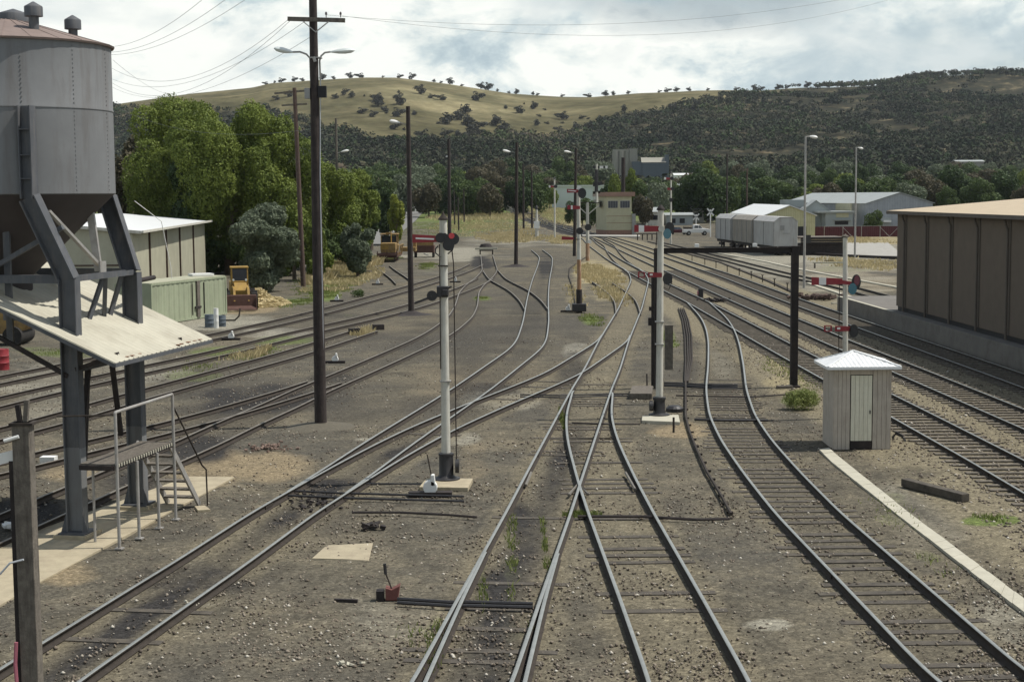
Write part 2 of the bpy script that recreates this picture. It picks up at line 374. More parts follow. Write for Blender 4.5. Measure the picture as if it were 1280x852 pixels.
trk('Y1', [(599, 324), (577, 337.5), (548, 345.6), (519, 354), (490, 362), (466, 368), (437.5, 375), (405, 385), (392, 388), (309, 407), (256, 418), (83, 452), (2, 468)],
    [(602, 330), (560, 348), (540, 354), (519, 360.5), (509, 363.6), (475, 374), (411, 390), (392, 396), (297, 417.5), (205, 437), (2, 479)], [(-200, 515)])
trk('Sp', [(740, 352), (752, 361), (765, 373), (770, 384), (771, 392)], [(760, 350.5), (776, 359), (790, 368), (797, 376), (799.5, 392)])
trk('Sd', [(870, 317), (930, 333), (989, 347), (1060, 362), (1119, 379)], [(887, 315.6), (940, 328), (989, 341), (1060, 355), (1119, 371)], [(845, 308), (815, 301), (1400, 440)])
trk('Sy', [(467, 331), (480, 341), (489, 350), (494, 360)], [(487, 332), (497, 340), (509, 346), (520, 354)])
trk('X1', [], [], [(748, 300), (762, 307), (767, 316), (776, 326), (798, 343)])

def profile(mb_v, xs, ys, zs, side, g=.7525, zoff=0.):
    """I-section rail swept along the offset centre line; returns V, F, material index"""
    dx = np.gradient(xs, ys); n = np.stack([np.ones_like(dx), -dx], 1)/np.sqrt(1+dx*dx)[:, None]
    cx = xs+n[:, 0]*g*side; cy = ys+n[:, 1]*g*side
    prof = [(-.07, .0), (-.07, .015), (-.012, .03), (-.012, .108), (-.036, .118), (-.036, .145), (-.028, .152), (.028, .152), (.036, .145), (.036, .118), (.012, .108), (.012, .03), (.07, .015), (.07, .0)]
    N = len(xs); K = len(prof)
    V = np.zeros((N, K, 3))
    for j, (o, z) in enumerate(prof):
        V[:, j, 0] = cx+n[:, 0]*o; V[:, j, 1] = cy+n[:, 1]*o; V[:, j, 2] = zs+z+zoff
    i = np.arange(N-1)[:, None]; j = np.arange(K-1)[None, :]
    F = np.stack([(i*K+j), (i*K+j+1), ((i+1)*K+j+1), ((i+1)*K+j)], -1).reshape(-1, 4)
    mi = np.tile(np.isin(np.arange(K-1), [5, 6, 7]).astype(int), N-1)
    return V.reshape(-1, 3), F, mi
TLAB = {
 'R1': ('rightmost main line track running below the brown platform building', 1, 62),
 'R2': ('second main line track from the platform, on tan ballast', 1, 75),
 'R3': ('third main line track from the platform, passing behind the small hut', 1, 75),
 'R4': ('bowed siding track curving in front of the small hut with catch point', 1, 60),
 'C': ('middle track running down to the bottom centre with weeds along its left rail', 1, 60),
 'C2': ('short diverging turnout track at the very bottom centre', 1, 0),
 'D': ('track diverging from the middle crossing to the bottom right of centre', 1, 55),
 'L1': ('long crossover track slanting from the centre crossing to the bottom left corner', 1, 50),
 'L2': ('yard track bending past the lone dark pole and joining the slanting crossover', 1, 0),
 'L6': ('short curved connecting track between the two dead end yard tracks', 0, 0),
 'Y5': ('yard track that winds from the white buffer stop to under the grain silo', 0, 0),
 'Y4': ('yard track diverging just left of the tall double lamp pole', 0, 0),
 'Y3': ('rusty weed covered track between the silo tracks and the pale strip', 0, 0),
 'Y2': ('second rusty track in front of the green container', 0, 0),
 'Y1': ('furthest left rusty track passing the foot of the green container', 0, 0),
 'Sp': ('stub of rusty track in the straw left of the middle track', 0, 0),
 'Sd': ('goods siding track between the main lines and the pale road kerb', 0, 0),
 'Sy': ('bent rusty stub track below the yellow track machine', 0, 0),
 'X1': ('small crossover track in front of the signal box', 0, 0)}
for ti, (k, (xs, ys)) in enumerate(TR.items()):
    lab, shiny, slp = TLAB[k]
    t = thing('railway_track', lab, 'railway track', (0, 0, 0))
    zs = np.array(hz(xs, ys))+ti*.0006
    for sd in (-1, 1):
        V, F, mi = profile(None, xs, ys, zs, sd)
        o = npmesh('rail', V, F, [m_rust, m_railtop if shiny else m_railtop2], mi=mi); o.parent = t
    # fishplate pairs where rail lengths meet, near enough to be seen
    if slp:
        dxs = np.gradient(xs, ys); fp_ = MB()
        for yj in np.arange(24+ti*1.7, 60, 12.2):
            if ys[0] < yj < ys[-1]:
                xj = np.interp(yj, ys, xs); dj = np.interp(yj, ys, dxs); a_ = math.atan2(-dj, 1); c_ = 1/math.sqrt(1+dj*dj)
                for sd in (-1, 1):
                    MB().box((xj+sd*.7525*c_, yj-sd*.7525*c_*dj, .075), (.075, .5, .07), a_).build('fishplate', m_rust, t)
    # sleepers
    dx = np.gradient(xs, ys); s = np.concatenate([[0], np.cumsum(np.hypot(np.diff(xs), np.diff(ys)))])
    main = k in ('R1', 'R2', 'R3'); far = 150 if main else (62 if slp else 20)
    n_ind = 0; rest = MB()
    d = .3
    while d < s[-1]:
        y = np.interp(d, s, ys); x = np.interp(d, s, xs); a = math.atan2(-np.interp(y, ys, dx), 1)
        d += .61*random.uniform(.93, 1.07)
        if y < 14 or y > far: continue
        zt = {True: .035}.get(main, random.choice({'R4': [.008, .012, .004, -1, .006, .014], 'D': [-1, .008, .004, -1, -1, .012, -1], 'C': [-1, -1, .004, -1, -1]}.get(k, [-1, -1, -1, -1, -1, .008])))
        if zt < 0 : continue
        ln = random.uniform(2.35, 2.6) if main else random.uniform(1.9, 2.6)
        c = (x+random.uniform(-.05, .05), y, zt-.06); sz = (ln, random.uniform(.2, .25), .12)
        a += random.uniform(-.02, .02)
        if n_ind < 95 and y < slp+20 and slp: 
            MB().box(c, sz, a).build('sleeper', m_sleeper if main else m_sleeper2, t, bevel=0); n_ind += 1
        else: rest.box(c, sz, a)
    if rest.v: rest.build('sleepers', m_sleeper if main else m_sleeper2, t, kind='stuff')
# check rails at points of the centre crossing
for pts, lab in (([(657, 606), (664, 590)], 'left'), ([(711, 618), (724, 603), (735, 617)], 'mid'), ([(782, 590), (794, 611)], 'right')):
    w = [P(x, y, .1) for x, y in pts]
    MB().tube([(p[0], p[1], .09) for p in w], .04, 6).build('check_rail', m_railtop2, None, label={'left': 'short bent check rail beside the left rail of the middle track', 'mid': 'V shaped wing rail at the crossing nose of the middle tracks', 'right': 'short bent check rail beside the right rail of the diverging track'}[lab], cat='check rail')

def dist_track(X, Y, k):
    xs, ys = TR[k]; dx = np.gradient(xs, ys)
    xc = np.interp(Y, ys, xs); c = 1/np.sqrt(1+np.interp(Y, ys, dx)**2)
    d = np.abs(X-xc)*c
    return np.where((Y >= ys[0]-1) & (Y <= ys[-1]+1), d, 99)

# ------------------------------------------------------------------ ground
def sstep(a, b, x): t = np.clip((x-a)/(b-a), 0, 1); return t*t*(3-2*t)
PATCH = [ # px, py, rx, ry, channel(0 ballast 1 green 2 oil 3 sand 4 straw 5 pale), value
 (330, 580, 80, 26, 3, .6), (255, 590, 60, 18, 3, .5), (230, 740, 60, 30, 3, .35), (960, 780, 34, 8, 5, .9), (850, 536, 50, 12, 3, .9), (600, 575, 50, 30, 3, .3), (500, 780, 120, 40, 5, .35), (1180, 640, 120, 70, 5, .35), (1240, 760, 70, 70, 5, .45),
 (300, 384, 50, 9, 3, .8), (290, 378, 50, 12, 4, .8), (250, 402, 110, 10, 5, .8), (340, 418, 60, 10, 5, .8), (160, 460, 90, 22, 5, .6), (60, 480, 90, 30, 5, .55), (60, 515, 90, 12, 5, .4), (100, 590, 60, 20, 3, .7), (170, 650, 40, 20, 3, .5), (60, 710, 90, 25, 3, .6),
 (560, 318, 100, 10, 5, .7), (700, 300, 60, 10, 5, .6), (640, 300, 60, 12, 5, .5), (520, 345, 60, 14, 5, .3), (750, 340, 34, 18, 4, .85), (720, 365, 22, 20, 4, .35), (765, 370, 30, 22, 4, .45), (1030, 345, 110, 50, 5, .55), (1060, 350, 80, 30, 3, .5), (930, 330, 60, 12, 5, .5), (1000, 320, 110, 12, 5, .9), (1080, 310, 60, 8, 5, .9),
 (420, 345, 50, 24, 1, .9), (405, 365, 30, 14, 1, 1), (370, 375, 30, 8, 1, .6), (300, 440, 70, 9, 1, .55), (350, 425, 60, 8, 1, .55), (90, 440, 80, 10, 1, .5), (240, 470, 50, 8, 1, .4), (1240, 650, 36, 9, 1, .95), (1120, 640, 50, 30, 1, .3), (1160, 700, 40, 20, 1, .3), (990, 470, 40, 30, 4, .5), (1000, 500, 30, 10, 1, .5),
 (725, 643, 24, 5, 1, 1), (640, 700, 14, 60, 1, .45), (600, 720, 14, 60, 1, .3), (703, 520, 6, 20, 1, .9), (680, 690, 10, 40, 1, .5), (738, 400, 16, 8, 1, .6), (835, 425, 16, 14, 1, .6), (545, 800, 26, 50, 1, .35), (640, 790, 30, 40, 1, .3), (480, 322, 20, 5, 1, .9), (604, 373, 14, 3, 1, .8), (535, 335, 16, 5, 1, .5), (440, 395, 20, 8, 1, .3),
 (570, 275, 110, 22, 1, .55), (600, 270, 110, 20, 4, .25), (570, 272, 80, 14, 1, .8), (690, 268, 50, 22, 4, 1), (660, 250, 40, 10, 4, 1), (1080, 298, 80, 10, 4, .7), (1060, 335, 50, 10, 1, .3),
 (230, 730, 110, 40, 2, .5), (410, 610, 50, 14, 2, .7), (620, 770, 30, 90, 2, .75), (650, 650, 24, 40, 2, .6), (715, 460, 26, 30, 2, .5), (30, 640, 60, 20, 2, .8), (150, 600, 60, 20, 2, .6), (240, 560, 60, 20, 2, .6), (330, 500, 90, 24, 2, .7), (420, 470, 60, 12, 2, .5), (420, 505, 270, 45, 2, .4), (600, 420, 150, 60, 2, .36), (430, 410, 120, 30, 2, .3), (640, 780, 40, 120, 2, .4), (200, 760, 130, 40, 2, .4), (420, 640, 70, 40, 2, .3), (800, 620, 90, 60, 2, .22), (1020, 640, 60, 60, 2, .3), (880, 480, 60, 40, 2, .25), (640, 500, 70, 15, 5, .8), (555, 548, 50, 12, 5, .6), (720, 440, 24, 14, 5, .8), (905, 445, 20, 40, 5, .85), (820, 330, 30, 12, 5, .5), (870, 347, 30, 10, 5, .4), (150, 746, 26, 6, 5, 1.2), (254, 756, 16, 6, 5, 1.2), (965, 780, 26, 7, 5, 1.3), (545, 546, 22, 4, 5, 1.2), (460, 549, 22, 3, 5, 1.2), (130, 800, 60, 20, 5, .5), (230, 700, 40, 14, 5, .4), (440, 770, 90, 30, 5, .35), (605, 328, 16, 12, 2, .8), (682, 335, 12, 24, 2, .8), (670, 400, 16, 20, 2, .4),
 (610, 490, 50, 14, 2, .5), (700, 500, 30, 40, 2, .3), (820, 480, 40, 20, 2, .25), (330, 730, 40, 16, 2, .25), (1130, 590, 60, 12, 2, .35), (1020, 558, 60, 12, 2, .2), (520, 440, 80, 16, 2, .2)]
def make_ground():
    SX = 61; ns = 380
    s = np.linspace(-.66, .66, ns)
    ys = [-30., -10., 0., 6., 10., 13.]
    while ys[-1] < YR0: ys.append(ys[-1]*1.0078)
    ys[-1] = YR0; ys = np.array(ys)
    Y, S = np.meshgrid(ys, s, indexing='ij'); X = S*(np.maximum(Y, 0)+45)
    Z = hz(X, Y)
    near = np.exp(-np.maximum(Y-10, 0)/90)
    bump = (vnoise(X, Y, 2.7, 1)-.5)*.05+(vnoise(X, Y, .7, 2)-.5)*.03
    bal = np.zeros_like(X); oil = np.zeros_like(X); dmin = np.full_like(X, 99.)
    for k in TR:
        d = dist_track(X, Y, k); dmin = np.minimum(dmin, d)
        if k in ('R1', 'R2', 'R3', 'X1'): bal = np.maximum(bal, 1-sstep(2.0, 4.2, d))
        elif k in ('R4', 'C', 'D', 'L1', 'C2'): bal = np.maximum(bal, .42*(1-sstep(.9, 1.7, d)))
        if k in ('Y5', 'Y4', 'L2', 'L6'): oil = np.maximum(oil, .3*(1-sstep(.2, .95, d)))
        if k in ('R1', 'R2'): oil = np.maximum(oil, 1.1*(1-sstep(1.8, 3.2, d))*sstep(262, 300, Y))
        if k in ('L1', 'C', 'C2'): oil = np.maximum(oil, (.35+.45*vnoise(X, Y, 1.9, 51))*(1-sstep(.0, .85, d))*sstep(56, 44, Y)*(Y < 56))
        if k in ('Y3', 'Y2', 'Y1'): oil = np.maximum(oil, .25*(1-sstep(.5, 1.2, d)))
        if k in ('R4',): oil = np.maximum(oil, .32*(1-sstep(.5, .9, d)))
    # raised centre between R4 rails top stays; flatten near rails so the rail feet show
    Z = Z+bump*sstep(.9, 1.8, dmin)*near-.012*(1-sstep(.9, 1.5, dmin))
    ch = np.zeros((6,)+X.shape); ch[0] = bal; ch[2] = oil
    px, py = Jv(X, np.maximum(Y, 5), Z); ok = Y > 12; ps = np.maximum(Y/60, .5); pn = (vnoise(X, Y, 2.2, 41)-.5)*1.1+(vnoise(X/ps, Y/ps, 1.1, 42)-.5)*.9+(vnoise(X, Y, 8, 43)-.5)*.7
    for (cx, cy, rx, ry, c, v) in PATCH:
        d = ((px-cx)/rx)**2+((py-cy)/ry)**2+pn
        ch[c] = np.maximum(ch[c], np.where(ok, v*np.clip(1.2-d, 0, 1)*np.clip(1.5-(d-pn)*.8, 0, 1), 0))
    # behind the yard and under the town: greenery
    town = sstep(290, 420, Y); ch[1] = np.maximum(ch[1], town*.75); ch[4] = np.maximum(ch[4], town*.2)
    lft = sstep(-26, -34, X)*sstep(60, 100, Y); ch[1] = np.maximum(ch[1], .0*lft)
    # dry tan sides on the right of the main line
    a1 = np.stack([ch[0], ch[1], ch[2], np.ones_like(X)], -1).reshape(-1, 4); a2 = np.stack([ch[3], ch[4], ch[5], np.ones_like(X)], -1).reshape(-1, 4)
    nr, nc = X.shape; i = np.arange(nr-1)[:, None]; j = np.arange(nc-1)[None, :]
    F = np.stack([i*nc+j, i*nc+j+1, (i+1)*nc+j+1, (i+1)*nc+j], -1).reshape(-1, 4)
    m, nt, b = newmat('yard_ground')
    tc = node(nt, 'ShaderNodeTexCoord'); vec = tc.outputs['Object']
    A1 = node(nt, 'ShaderNodeAttribute', attribute_name='gA'); A2 = node(nt, 'ShaderNodeAttribute', attribute_name='gB')
    s1 = node(nt, 'ShaderNodeSeparateColor'); s2 = node(nt, 'ShaderNodeSeparateColor'); nt.links.new(A1.outputs[0], s1.inputs[0]); nt.links.new(A2.outputs[0], s2.inputs[0])
    nbig = noise(nt, vec, .09, 5, .6, .4); nmid = noise(nt, vec, .7, 6, .7, .6); nf = noise(nt, vec, 5, 6, .75); nff = noise(nt, vec, 26, 3, .8)
    def th(ch_out, nz, w=.5, lo=.42, hi=.62):
        a = node(nt, 'ShaderNodeMath', operation='MULTIPLY_ADD'); nt.links.new(nz, a.inputs[0]); a.inputs[1].default_value = w
        nt.links.new(ch_out, a.inputs[2]); 
        return ramp(nt, a.outputs[0], [(lo+w*.5-.0, 0.), (min(.99, hi+w*.5), 1.)])
    base = ramp(nt, nmid, [(.3, (.066, .059, .044)), (.5, (.114, .101, .073)), (.7, (.182, .157, .108))])
    base = mixc(nt, ramp(nt, nbig, [(.42, 0.), (.62, .6)]), base, (.064, .061, .054))
    base = mixc(nt, ramp(nt, nbig, [(.3, .5), (.42, 0.)]), base, (.15, .124, .084))
    def layer(col, f, c, nz2=nf): 
        cc = ramp(nt, nz2, [(.3, tuple(x*.72 for x in c)), (.7, tuple(x*1.25 for x in c))])
        return mixc(nt, f, col, cc)
    col = layer(base, th(s2.outputs[0], nmid, .5, .2, .6), (.215, .172, .108))
    col = layer(col, th(s2.outputs[2], nmid, .5, .2, .7), (.24, .225, .178))
    col = layer(col, th(s1.outputs[0], nmid, .4, .2, .6), (.178, .155, .104))
    col = layer(col, th(s2.outputs[1], nmid, .5, .2, .6), (.27, .23, .135))
    col = layer(col, th(s1.outputs[1], nmid, .6, .22, .6), (.115, .145, .045))
    col = layer(col, th(s1.outputs[2], nmid, .6, .15, .62), (.034, .032, .03))
    # stones
    vo = node(nt, 'ShaderNodeTexVoronoi', inp={'Scale': 13.}); nt.links.new(vec, vo.inputs[0])
    sp = ramp(nt, vo.outputs['Color'], [(0, .55), (.4, .88), (.75, 1.15), (.9, 1.4), (1, 2.1)])
    col = mixc(nt, .85, col, sp, 'MULTIPLY')
    vo2 = node(nt, 'ShaderNodeTexVoronoi', inp={'Scale': 31.}); nt.links.new(vec, vo2.inputs[0])
    sp2 = ramp(nt, vo2.outputs['Color'], [(0, .6), (.5, .95), (1, 1.5)])
    col = mixc(nt, .7, col, sp2, 'MULTIPLY')
    sp3 = ramp(nt, nff, [(.3, .65), (.7, 1.35)]); col = mixc(nt, .7, col, sp3, 'MULTIPLY')
    nt.links.new(col, b.inputs['Base Color']); b.inputs['Roughness'].default_value = .97; b.inputs['Specular IOR Level'].default_value = .15
    bn = node(nt, 'ShaderNodeBump', inp={'Strength': .8, 'Distance': .05}); nt.links.new(sp, bn.inputs['Height'])
    bn2 = node(nt, 'ShaderNodeBump', inp={'Strength': .5, 'Distance': .08}); nt.links.new(nf, bn2.inputs['Height']); nt.links.new(bn.outputs[0], bn2.inputs['Normal'])
    nt.links.new(bn2.outputs[0], b.inputs['Normal'])
    npmesh('ground', np.stack([X, Y, Z], -1).reshape(-1, 3), F, m, {'gA': a1, 'gB': a2}, smooth=True, kind='structure')
make_ground()

# ------------------------------------------------------------------ hills
def grassmask(px, py):
    """1 where the far hill is open grass, 0 where forest (image-measured shape of the clearing on the real slope)"""
    low = np.interp(px, [0, 330, 360, 420, 470, 540, 600, 640, 690, 720, 760, 800, 860, 900, 960, 1020, 1280], [140, 140, 150, 168, 176, 186, 178, 172, 178, 168, 156, 146, 136, 128, 120, 104, 80])
    return np.clip((low-py)/6+.5, 0, 1)
def make_hills():
    nc = 420; s = np.linspace(-.72, .72, nc)
    ys = [YR0]
    while ys[-1] < 3000: ys.append(ys[-1]+12)
    ys = np.array(ys); Y, S = np.meshgrid(ys, s, indexing='ij'); X = S*(Y+45)
    Z = hz(X, Y); px, py = Jv(X, Y, Z); g = grassmask(px+vnoise(X, Y, 60, 9)*20, py+vnoise(X, Y, 60, 8)*14-6)
    A = np.stack([g, vnoise(X, Y, 120, 6), g*0, g*0+1], -1).reshape(-1, 4)
    i = np.arange(len(ys)-1)[:, None]; j = np.arange(nc-1)[None, :]
    F = np.stack([i*nc+j, i*nc+j+1, (i+1)*nc+j+1, (i+1)*nc+j], -1).reshape(-1, 4)
    m, nt, b = newmat('hill_grass'); tc = node(nt, 'ShaderNodeTexCoord'); vec = tc.outputs['Object']
    at = node(nt, 'ShaderNodeAttribute', attribute_name='gA'); sc = node(nt, 'ShaderNodeSeparateColor'); nt.links.new(at.outputs[0], sc.inputs[0])
    n1 = noise(nt, vec, .006, 6, .6, .5); n2 = noise(nt, vec, .05, 5, .7)
    c = ramp(nt, n1, [(.34, (.072, .067, .037)), (.5, (.12, .108, .062)), (.66, (.2, .178, .105))])
    c = mixc(nt, .8, c, ramp(nt, n2, [(.3, .55), (.7, 1.4)]), 'MULTIPLY')
    c = mixc(nt, .7, c, ramp(nt, noise(nt, vec, .018, 5, .7, .8), [(.38, (.62, .66, .6)), (.6, (1.15, 1.12, 1.05))]), 'MULTIPLY')
    d = ramp(nt, n2, [(.4, (.026, .028, .02)), (.55, (.05, .048, .032)), (.66, (.15, .125, .078))])
    c = mixc(nt, sc.outputs[0], d, c)
    nt.links.new(c, b.inputs['Base Color']); b.inputs['Roughness'].default_value = 1; b.inputs['Specular IOR Level'].default_value = 0
    npmesh('hills', np.stack([X, Y, Z], -1).reshape(-1, 3), F, m, {'gA': A}, smooth=True, kind='structure')
make_hills()

# ------------------------------------------------------------------ foliage
def leaves(cent, lobes, n, size, seed=0, top=.35, shell=(.8, 1.06), flat=1.):
    """quads scattered on the shells of lobes; cent not used for placement, lobes = [(x,y,z,rx,ry,rz)]"""
    r = np.random.default_rng(seed); L = np.array(lobes, float)
    w = (L[:, 3]*L[:, 4]*L[:, 5])**(2/3); w /= w.sum()
    k = r.choice(len(L), n, p=w)
    d = r.normal(size=(n, 3)); d[:, 2] += top*.6; d /= np.linalg.norm(d, axis=1)[:, None]
    # clumpy radius
    rad = shell[0]+(shell[1]-shell[0])*r.random(n)**.6
    rad *= .93+.14*np.sin(d[:, 0]*7+k)*np.sin(d[:, 1]*8+2*k)+.05*np.sin(d[:, 2]*9+k)
    c = L[k, :3]+d*L[k, 3:]*rad[:, None]
    nrm = d*.8+r.normal(size=(n, 3))*.55; nrm /= np.linalg.norm(nrm, axis=1)[:, None]
    a = np.cross(nrm, r.normal(size=(n, 3))); a /= np.linalg.norm(a, axis=1)[:, None]; b = np.cross(nrm, a)
    s = size*(.55+.9*r.random(n))[:, None]; a = a*s*.5; b = b*s*.5*flat
    V = np.stack([c-a-b*.3, c-b, c+a+b*.3, c+b], 1).reshape(-1, 3)
    F = np.arange(4*n).reshape(-1, 4); return V, F
def lobes_for(h, w, base, nl, seed, r=(.2, .34), tall=1.):
    rr = random.Random(seed); out = []
    cz = (h+base)/2; rz = (h-base)/2
    for i in range(nl):
        while True:
            x, y, z = rr.uniform(-1, 1), rr.uniform(-1, 1), rr.uniform(-1, 1)
            if .3 < x*x+y*y+z*z < .95: break
        q = rr.uniform(*r); out.append((x*w/2*.8, y*w/2*.8, cz+z*rz*.8, w/2*q*1.15, w/2*q*1.15, max(rz, w/2)*q*.9*tall))
    out.append((0, 0, cz, w/2*.42, w/2*.42, rz*.5))
    return out
def tree(name, label, loc, h, w, base, nl, n, size, leaf, seed, group=None, bark=None, trunk=True, cat='tree', crown='crown', **k):
    t = thing(name, label, cat, loc, group)
    lb = lobes_for(h, w, base, nl, seed, **k)
    V, F = leaves(None, lb, n, size, seed); V[:, 2] = np.maximum(V[:, 2], .03)
    o = npmesh(crown, V, F, leaf); o.parent = t
    if trunk:
        tb = MB(); rr = random.Random(seed+1); tr = max(.05, h*.022)
        zb = base+(h-base)*.35
        tb.tube([(0, 0, -.3), (rr.uniform(-.1, .1)*h*.1, 0, zb*.5), (rr.uniform(-.1, .1)*h*.3, rr.uniform(-.1, .1)*h*.3, zb)], [tr*1.3, tr, tr*.75], 8)
        for q in lb[:min(9, len(lb))]:
            z0 = zb*rr.uniform(.55, 1.)
            tb.tube([(0, 0, z0), (q[0]*.5, q[1]*.5, (z0+q[2])/2+.05*h), (q[0], q[1], q[2])], [tr*.6, tr*.4, tr*.12], 5)
        ob = tb.build('trunk', bark or m_bark, None); ob.parent = t
    return t

def gp(x, y): g = G(x, y); return g
def sc_at(Y): return FPX/Y
# --- big trees at left
def place_tree(label, pxc, pytop, wpx, pybase, Y, basef, nl, n, size, leaf, seed, **k):
    X = Q(pxc, 200, Y)[0]; zb = float(hz(X, Y)); top = zat(pxc, pytop, Y); h = top-zb; w = wpx*Y/FPX
    return tree('leafy_tree', label, (X, Y, zb), h, w, h*basef, nl, n, size, leaf, seed, **k)
place_tree('huge bright green spreading tree rising behind the cream building', 283, 103, 172, 0, 150, .06, 44, 130000, .17, L_bright, 1, group='trees massed behind the yard', r=(.17, .3))
place_tree('bright green tree crowned left of the tallest one, beside the silo edge', 212, 118, 150, 0, 158, .06, 36, 90000, .17, L_bright, 2, group='trees massed behind the yard')
place_tree('bright green tree overlapping the dark brown crossarm pole', 345, 136, 122, 0, 152, .05, 36, 90000, .17, L_bright, 3, group='trees massed behind the yard')
place_tree('bright green tree filling the crown left of the brown crossarm pole', 318, 114, 104, 0, 154, .05, 30, 70000, .17, L_bright, 18, group='trees massed behind the yard')
place_tree('rounded bright tree just right of the tall double lamp pole', 398, 192, 104, 0, 160, .03, 30, 60000, .17, L_bright, 4, group='trees massed behind the yard')
place_tree('brown green tree half hidden beside the silo wall', 158, 150, 80, 0, 165, .1, 14, 9000, .4, L_brown, 5, group='trees massed behind the yard')
place_tree('dark green tree low behind the cream building roof', 255, 190, 120, 0, 152, .05, 16, 26000, .27, L_dark, 6, group='trees massed behind the yard')
place_tree('dark green tree filling the gap above the white roof', 190, 200, 110, 0, 168, .05, 16, 24000, .27, L_dark, 7, group='trees massed behind the yard')
place_tree('dense green tree at the right end of the tree mass', 446, 212, 84, 0, 185, .03, 18, 46000, .18, L_bright, 8, group='trees massed behind the yard')
place_tree('pointed dark conifer behind the right end of the tree mass', 462, 198, 34, 0, 215, .03, 12, 6000, .4, L_dark, 9, group='trees massed behind the yard', tall=1.3)
place_tree('lime green poplar lit at the bend of the road', 493, 228, 24, 0, 235, .05, 9, 5000, .32, L_lime, 10, group='trees massed behind the yard', tall=1.3)
place_tree('small dark tree beside the lime green poplar', 480, 232, 28, 0, 238, .03, 9, 5000, .36, L_dark, 11, group='trees massed behind the yard')
place_tree('broad dark olive tree standing behind the yellow loader', 328, 252, 112, 366, 121, .02, 18, 60000, .15, L_olive, 12, trunk=True, cat='tree')
place_tree('dark grey green bushy tree leaning over the track machine', 445, 268, 54, 336, 140, .06, 16, 24000, .18, L_olive, 13)
place_tree('bright green young tree in front of the brown crossarm pole', 365, 250, 62, 0, 138, .04, 18, 22000, .2, L_bright, 15)
place_tree('bright shrub between the two dark olive trees', 396, 262, 44, 0, 136, .02, 14, 14000, .2, L_bright, 16)
place_tree('low dark scrub under the huge bright tree behind the cream shed', 262, 285, 120, 0, 150, .0, 14, 14000, .24, L_mid, 21, trunk=False, group='scrub under the big trees')
place_tree('low dark scrub at the foot of the brown crossarm pole', 340, 285, 110, 0, 146, .0, 14, 14000, .24, L_mid, 22, trunk=False, group='scrub under the big trees')
place_tree('low green scrub behind the bushy dark tree by the track machine', 425, 280, 80, 0, 156, .0, 12, 10000, .24, L_mid, 23, trunk=False, group='scrub under the big trees')
# green weeping shrub near hut
def tuft(name, label, loc, n, h, w, m, seed, kind=None, cat='shrub', group=None, lean=.35, bw=.02):
    r = np.random.default_rng(seed); n = int(n)
    a = r.random(n)*2*np.pi; q = np.sqrt(r.random(n))*w/2*.5
    x = np.cos(a)*q; y = np.sin(a)*q; hh = h*(.4+.6*r.random(n))
    lx = np.cos(a)*lean*hh+r.normal(size=n)*.12*h; ly = np.sin(a)*lean*hh+r.normal(size=n)*.12*h
    b = bw*(.6+.8*r.random(n)); t = r.random(n)*np.pi; ox = np.cos(t)*b; oy = np.sin(t)*b
    V = np.stack([np.stack([x-ox, y-oy, np.zeros(n)], 1), np.stack([x+ox, y+oy, np.zeros(n)], 1), np.stack([x+lx*.5+ox*.7, y+ly*.5+oy*.7, hh*.65], 1), np.stack([x+lx, y+ly, hh], 1)], 1).reshape(-1, 3)
    o = npmesh(name, V, np.arange(4*n).reshape(-1, 4), m, label=label, cat=cat, group=group, kind=kind); o.location = tuple(map(float, loc)); return o
g = P(1001, 512); V, F = leaves(None, [(0, 0, .3, .62, .5, .34), (-.25, 0, .4, .35, .35, .28), (.3, .05, .38, .38, .35, .3), (.05, 0, .5, .3, .3, .25)], 5200, .1, 3, shell=(.2, 1.15), flat=.22); V[:, 2] = np.maximum(V[:, 2], .01)
o = npmesh('shrub', V, F, L_grass, label='feathery green shrub beside the black portal post', cat='shrub'); o.location = tuple(g)
g = P(447, 371.5); V, F = leaves(None, [(0, 0, .25, .5, .4, .3), (.2, 0, .3, .3, .3, .3)], 900, .12, 4, shell=(.2, 1.15), flat=.4); V[:, 2] = np.maximum(V[:, 2], .01)
o = npmesh('shrub', V, F, L_mid, label='small dark green clump of weed beside the left yard track', cat='shrub'); o.location = tuple(g)
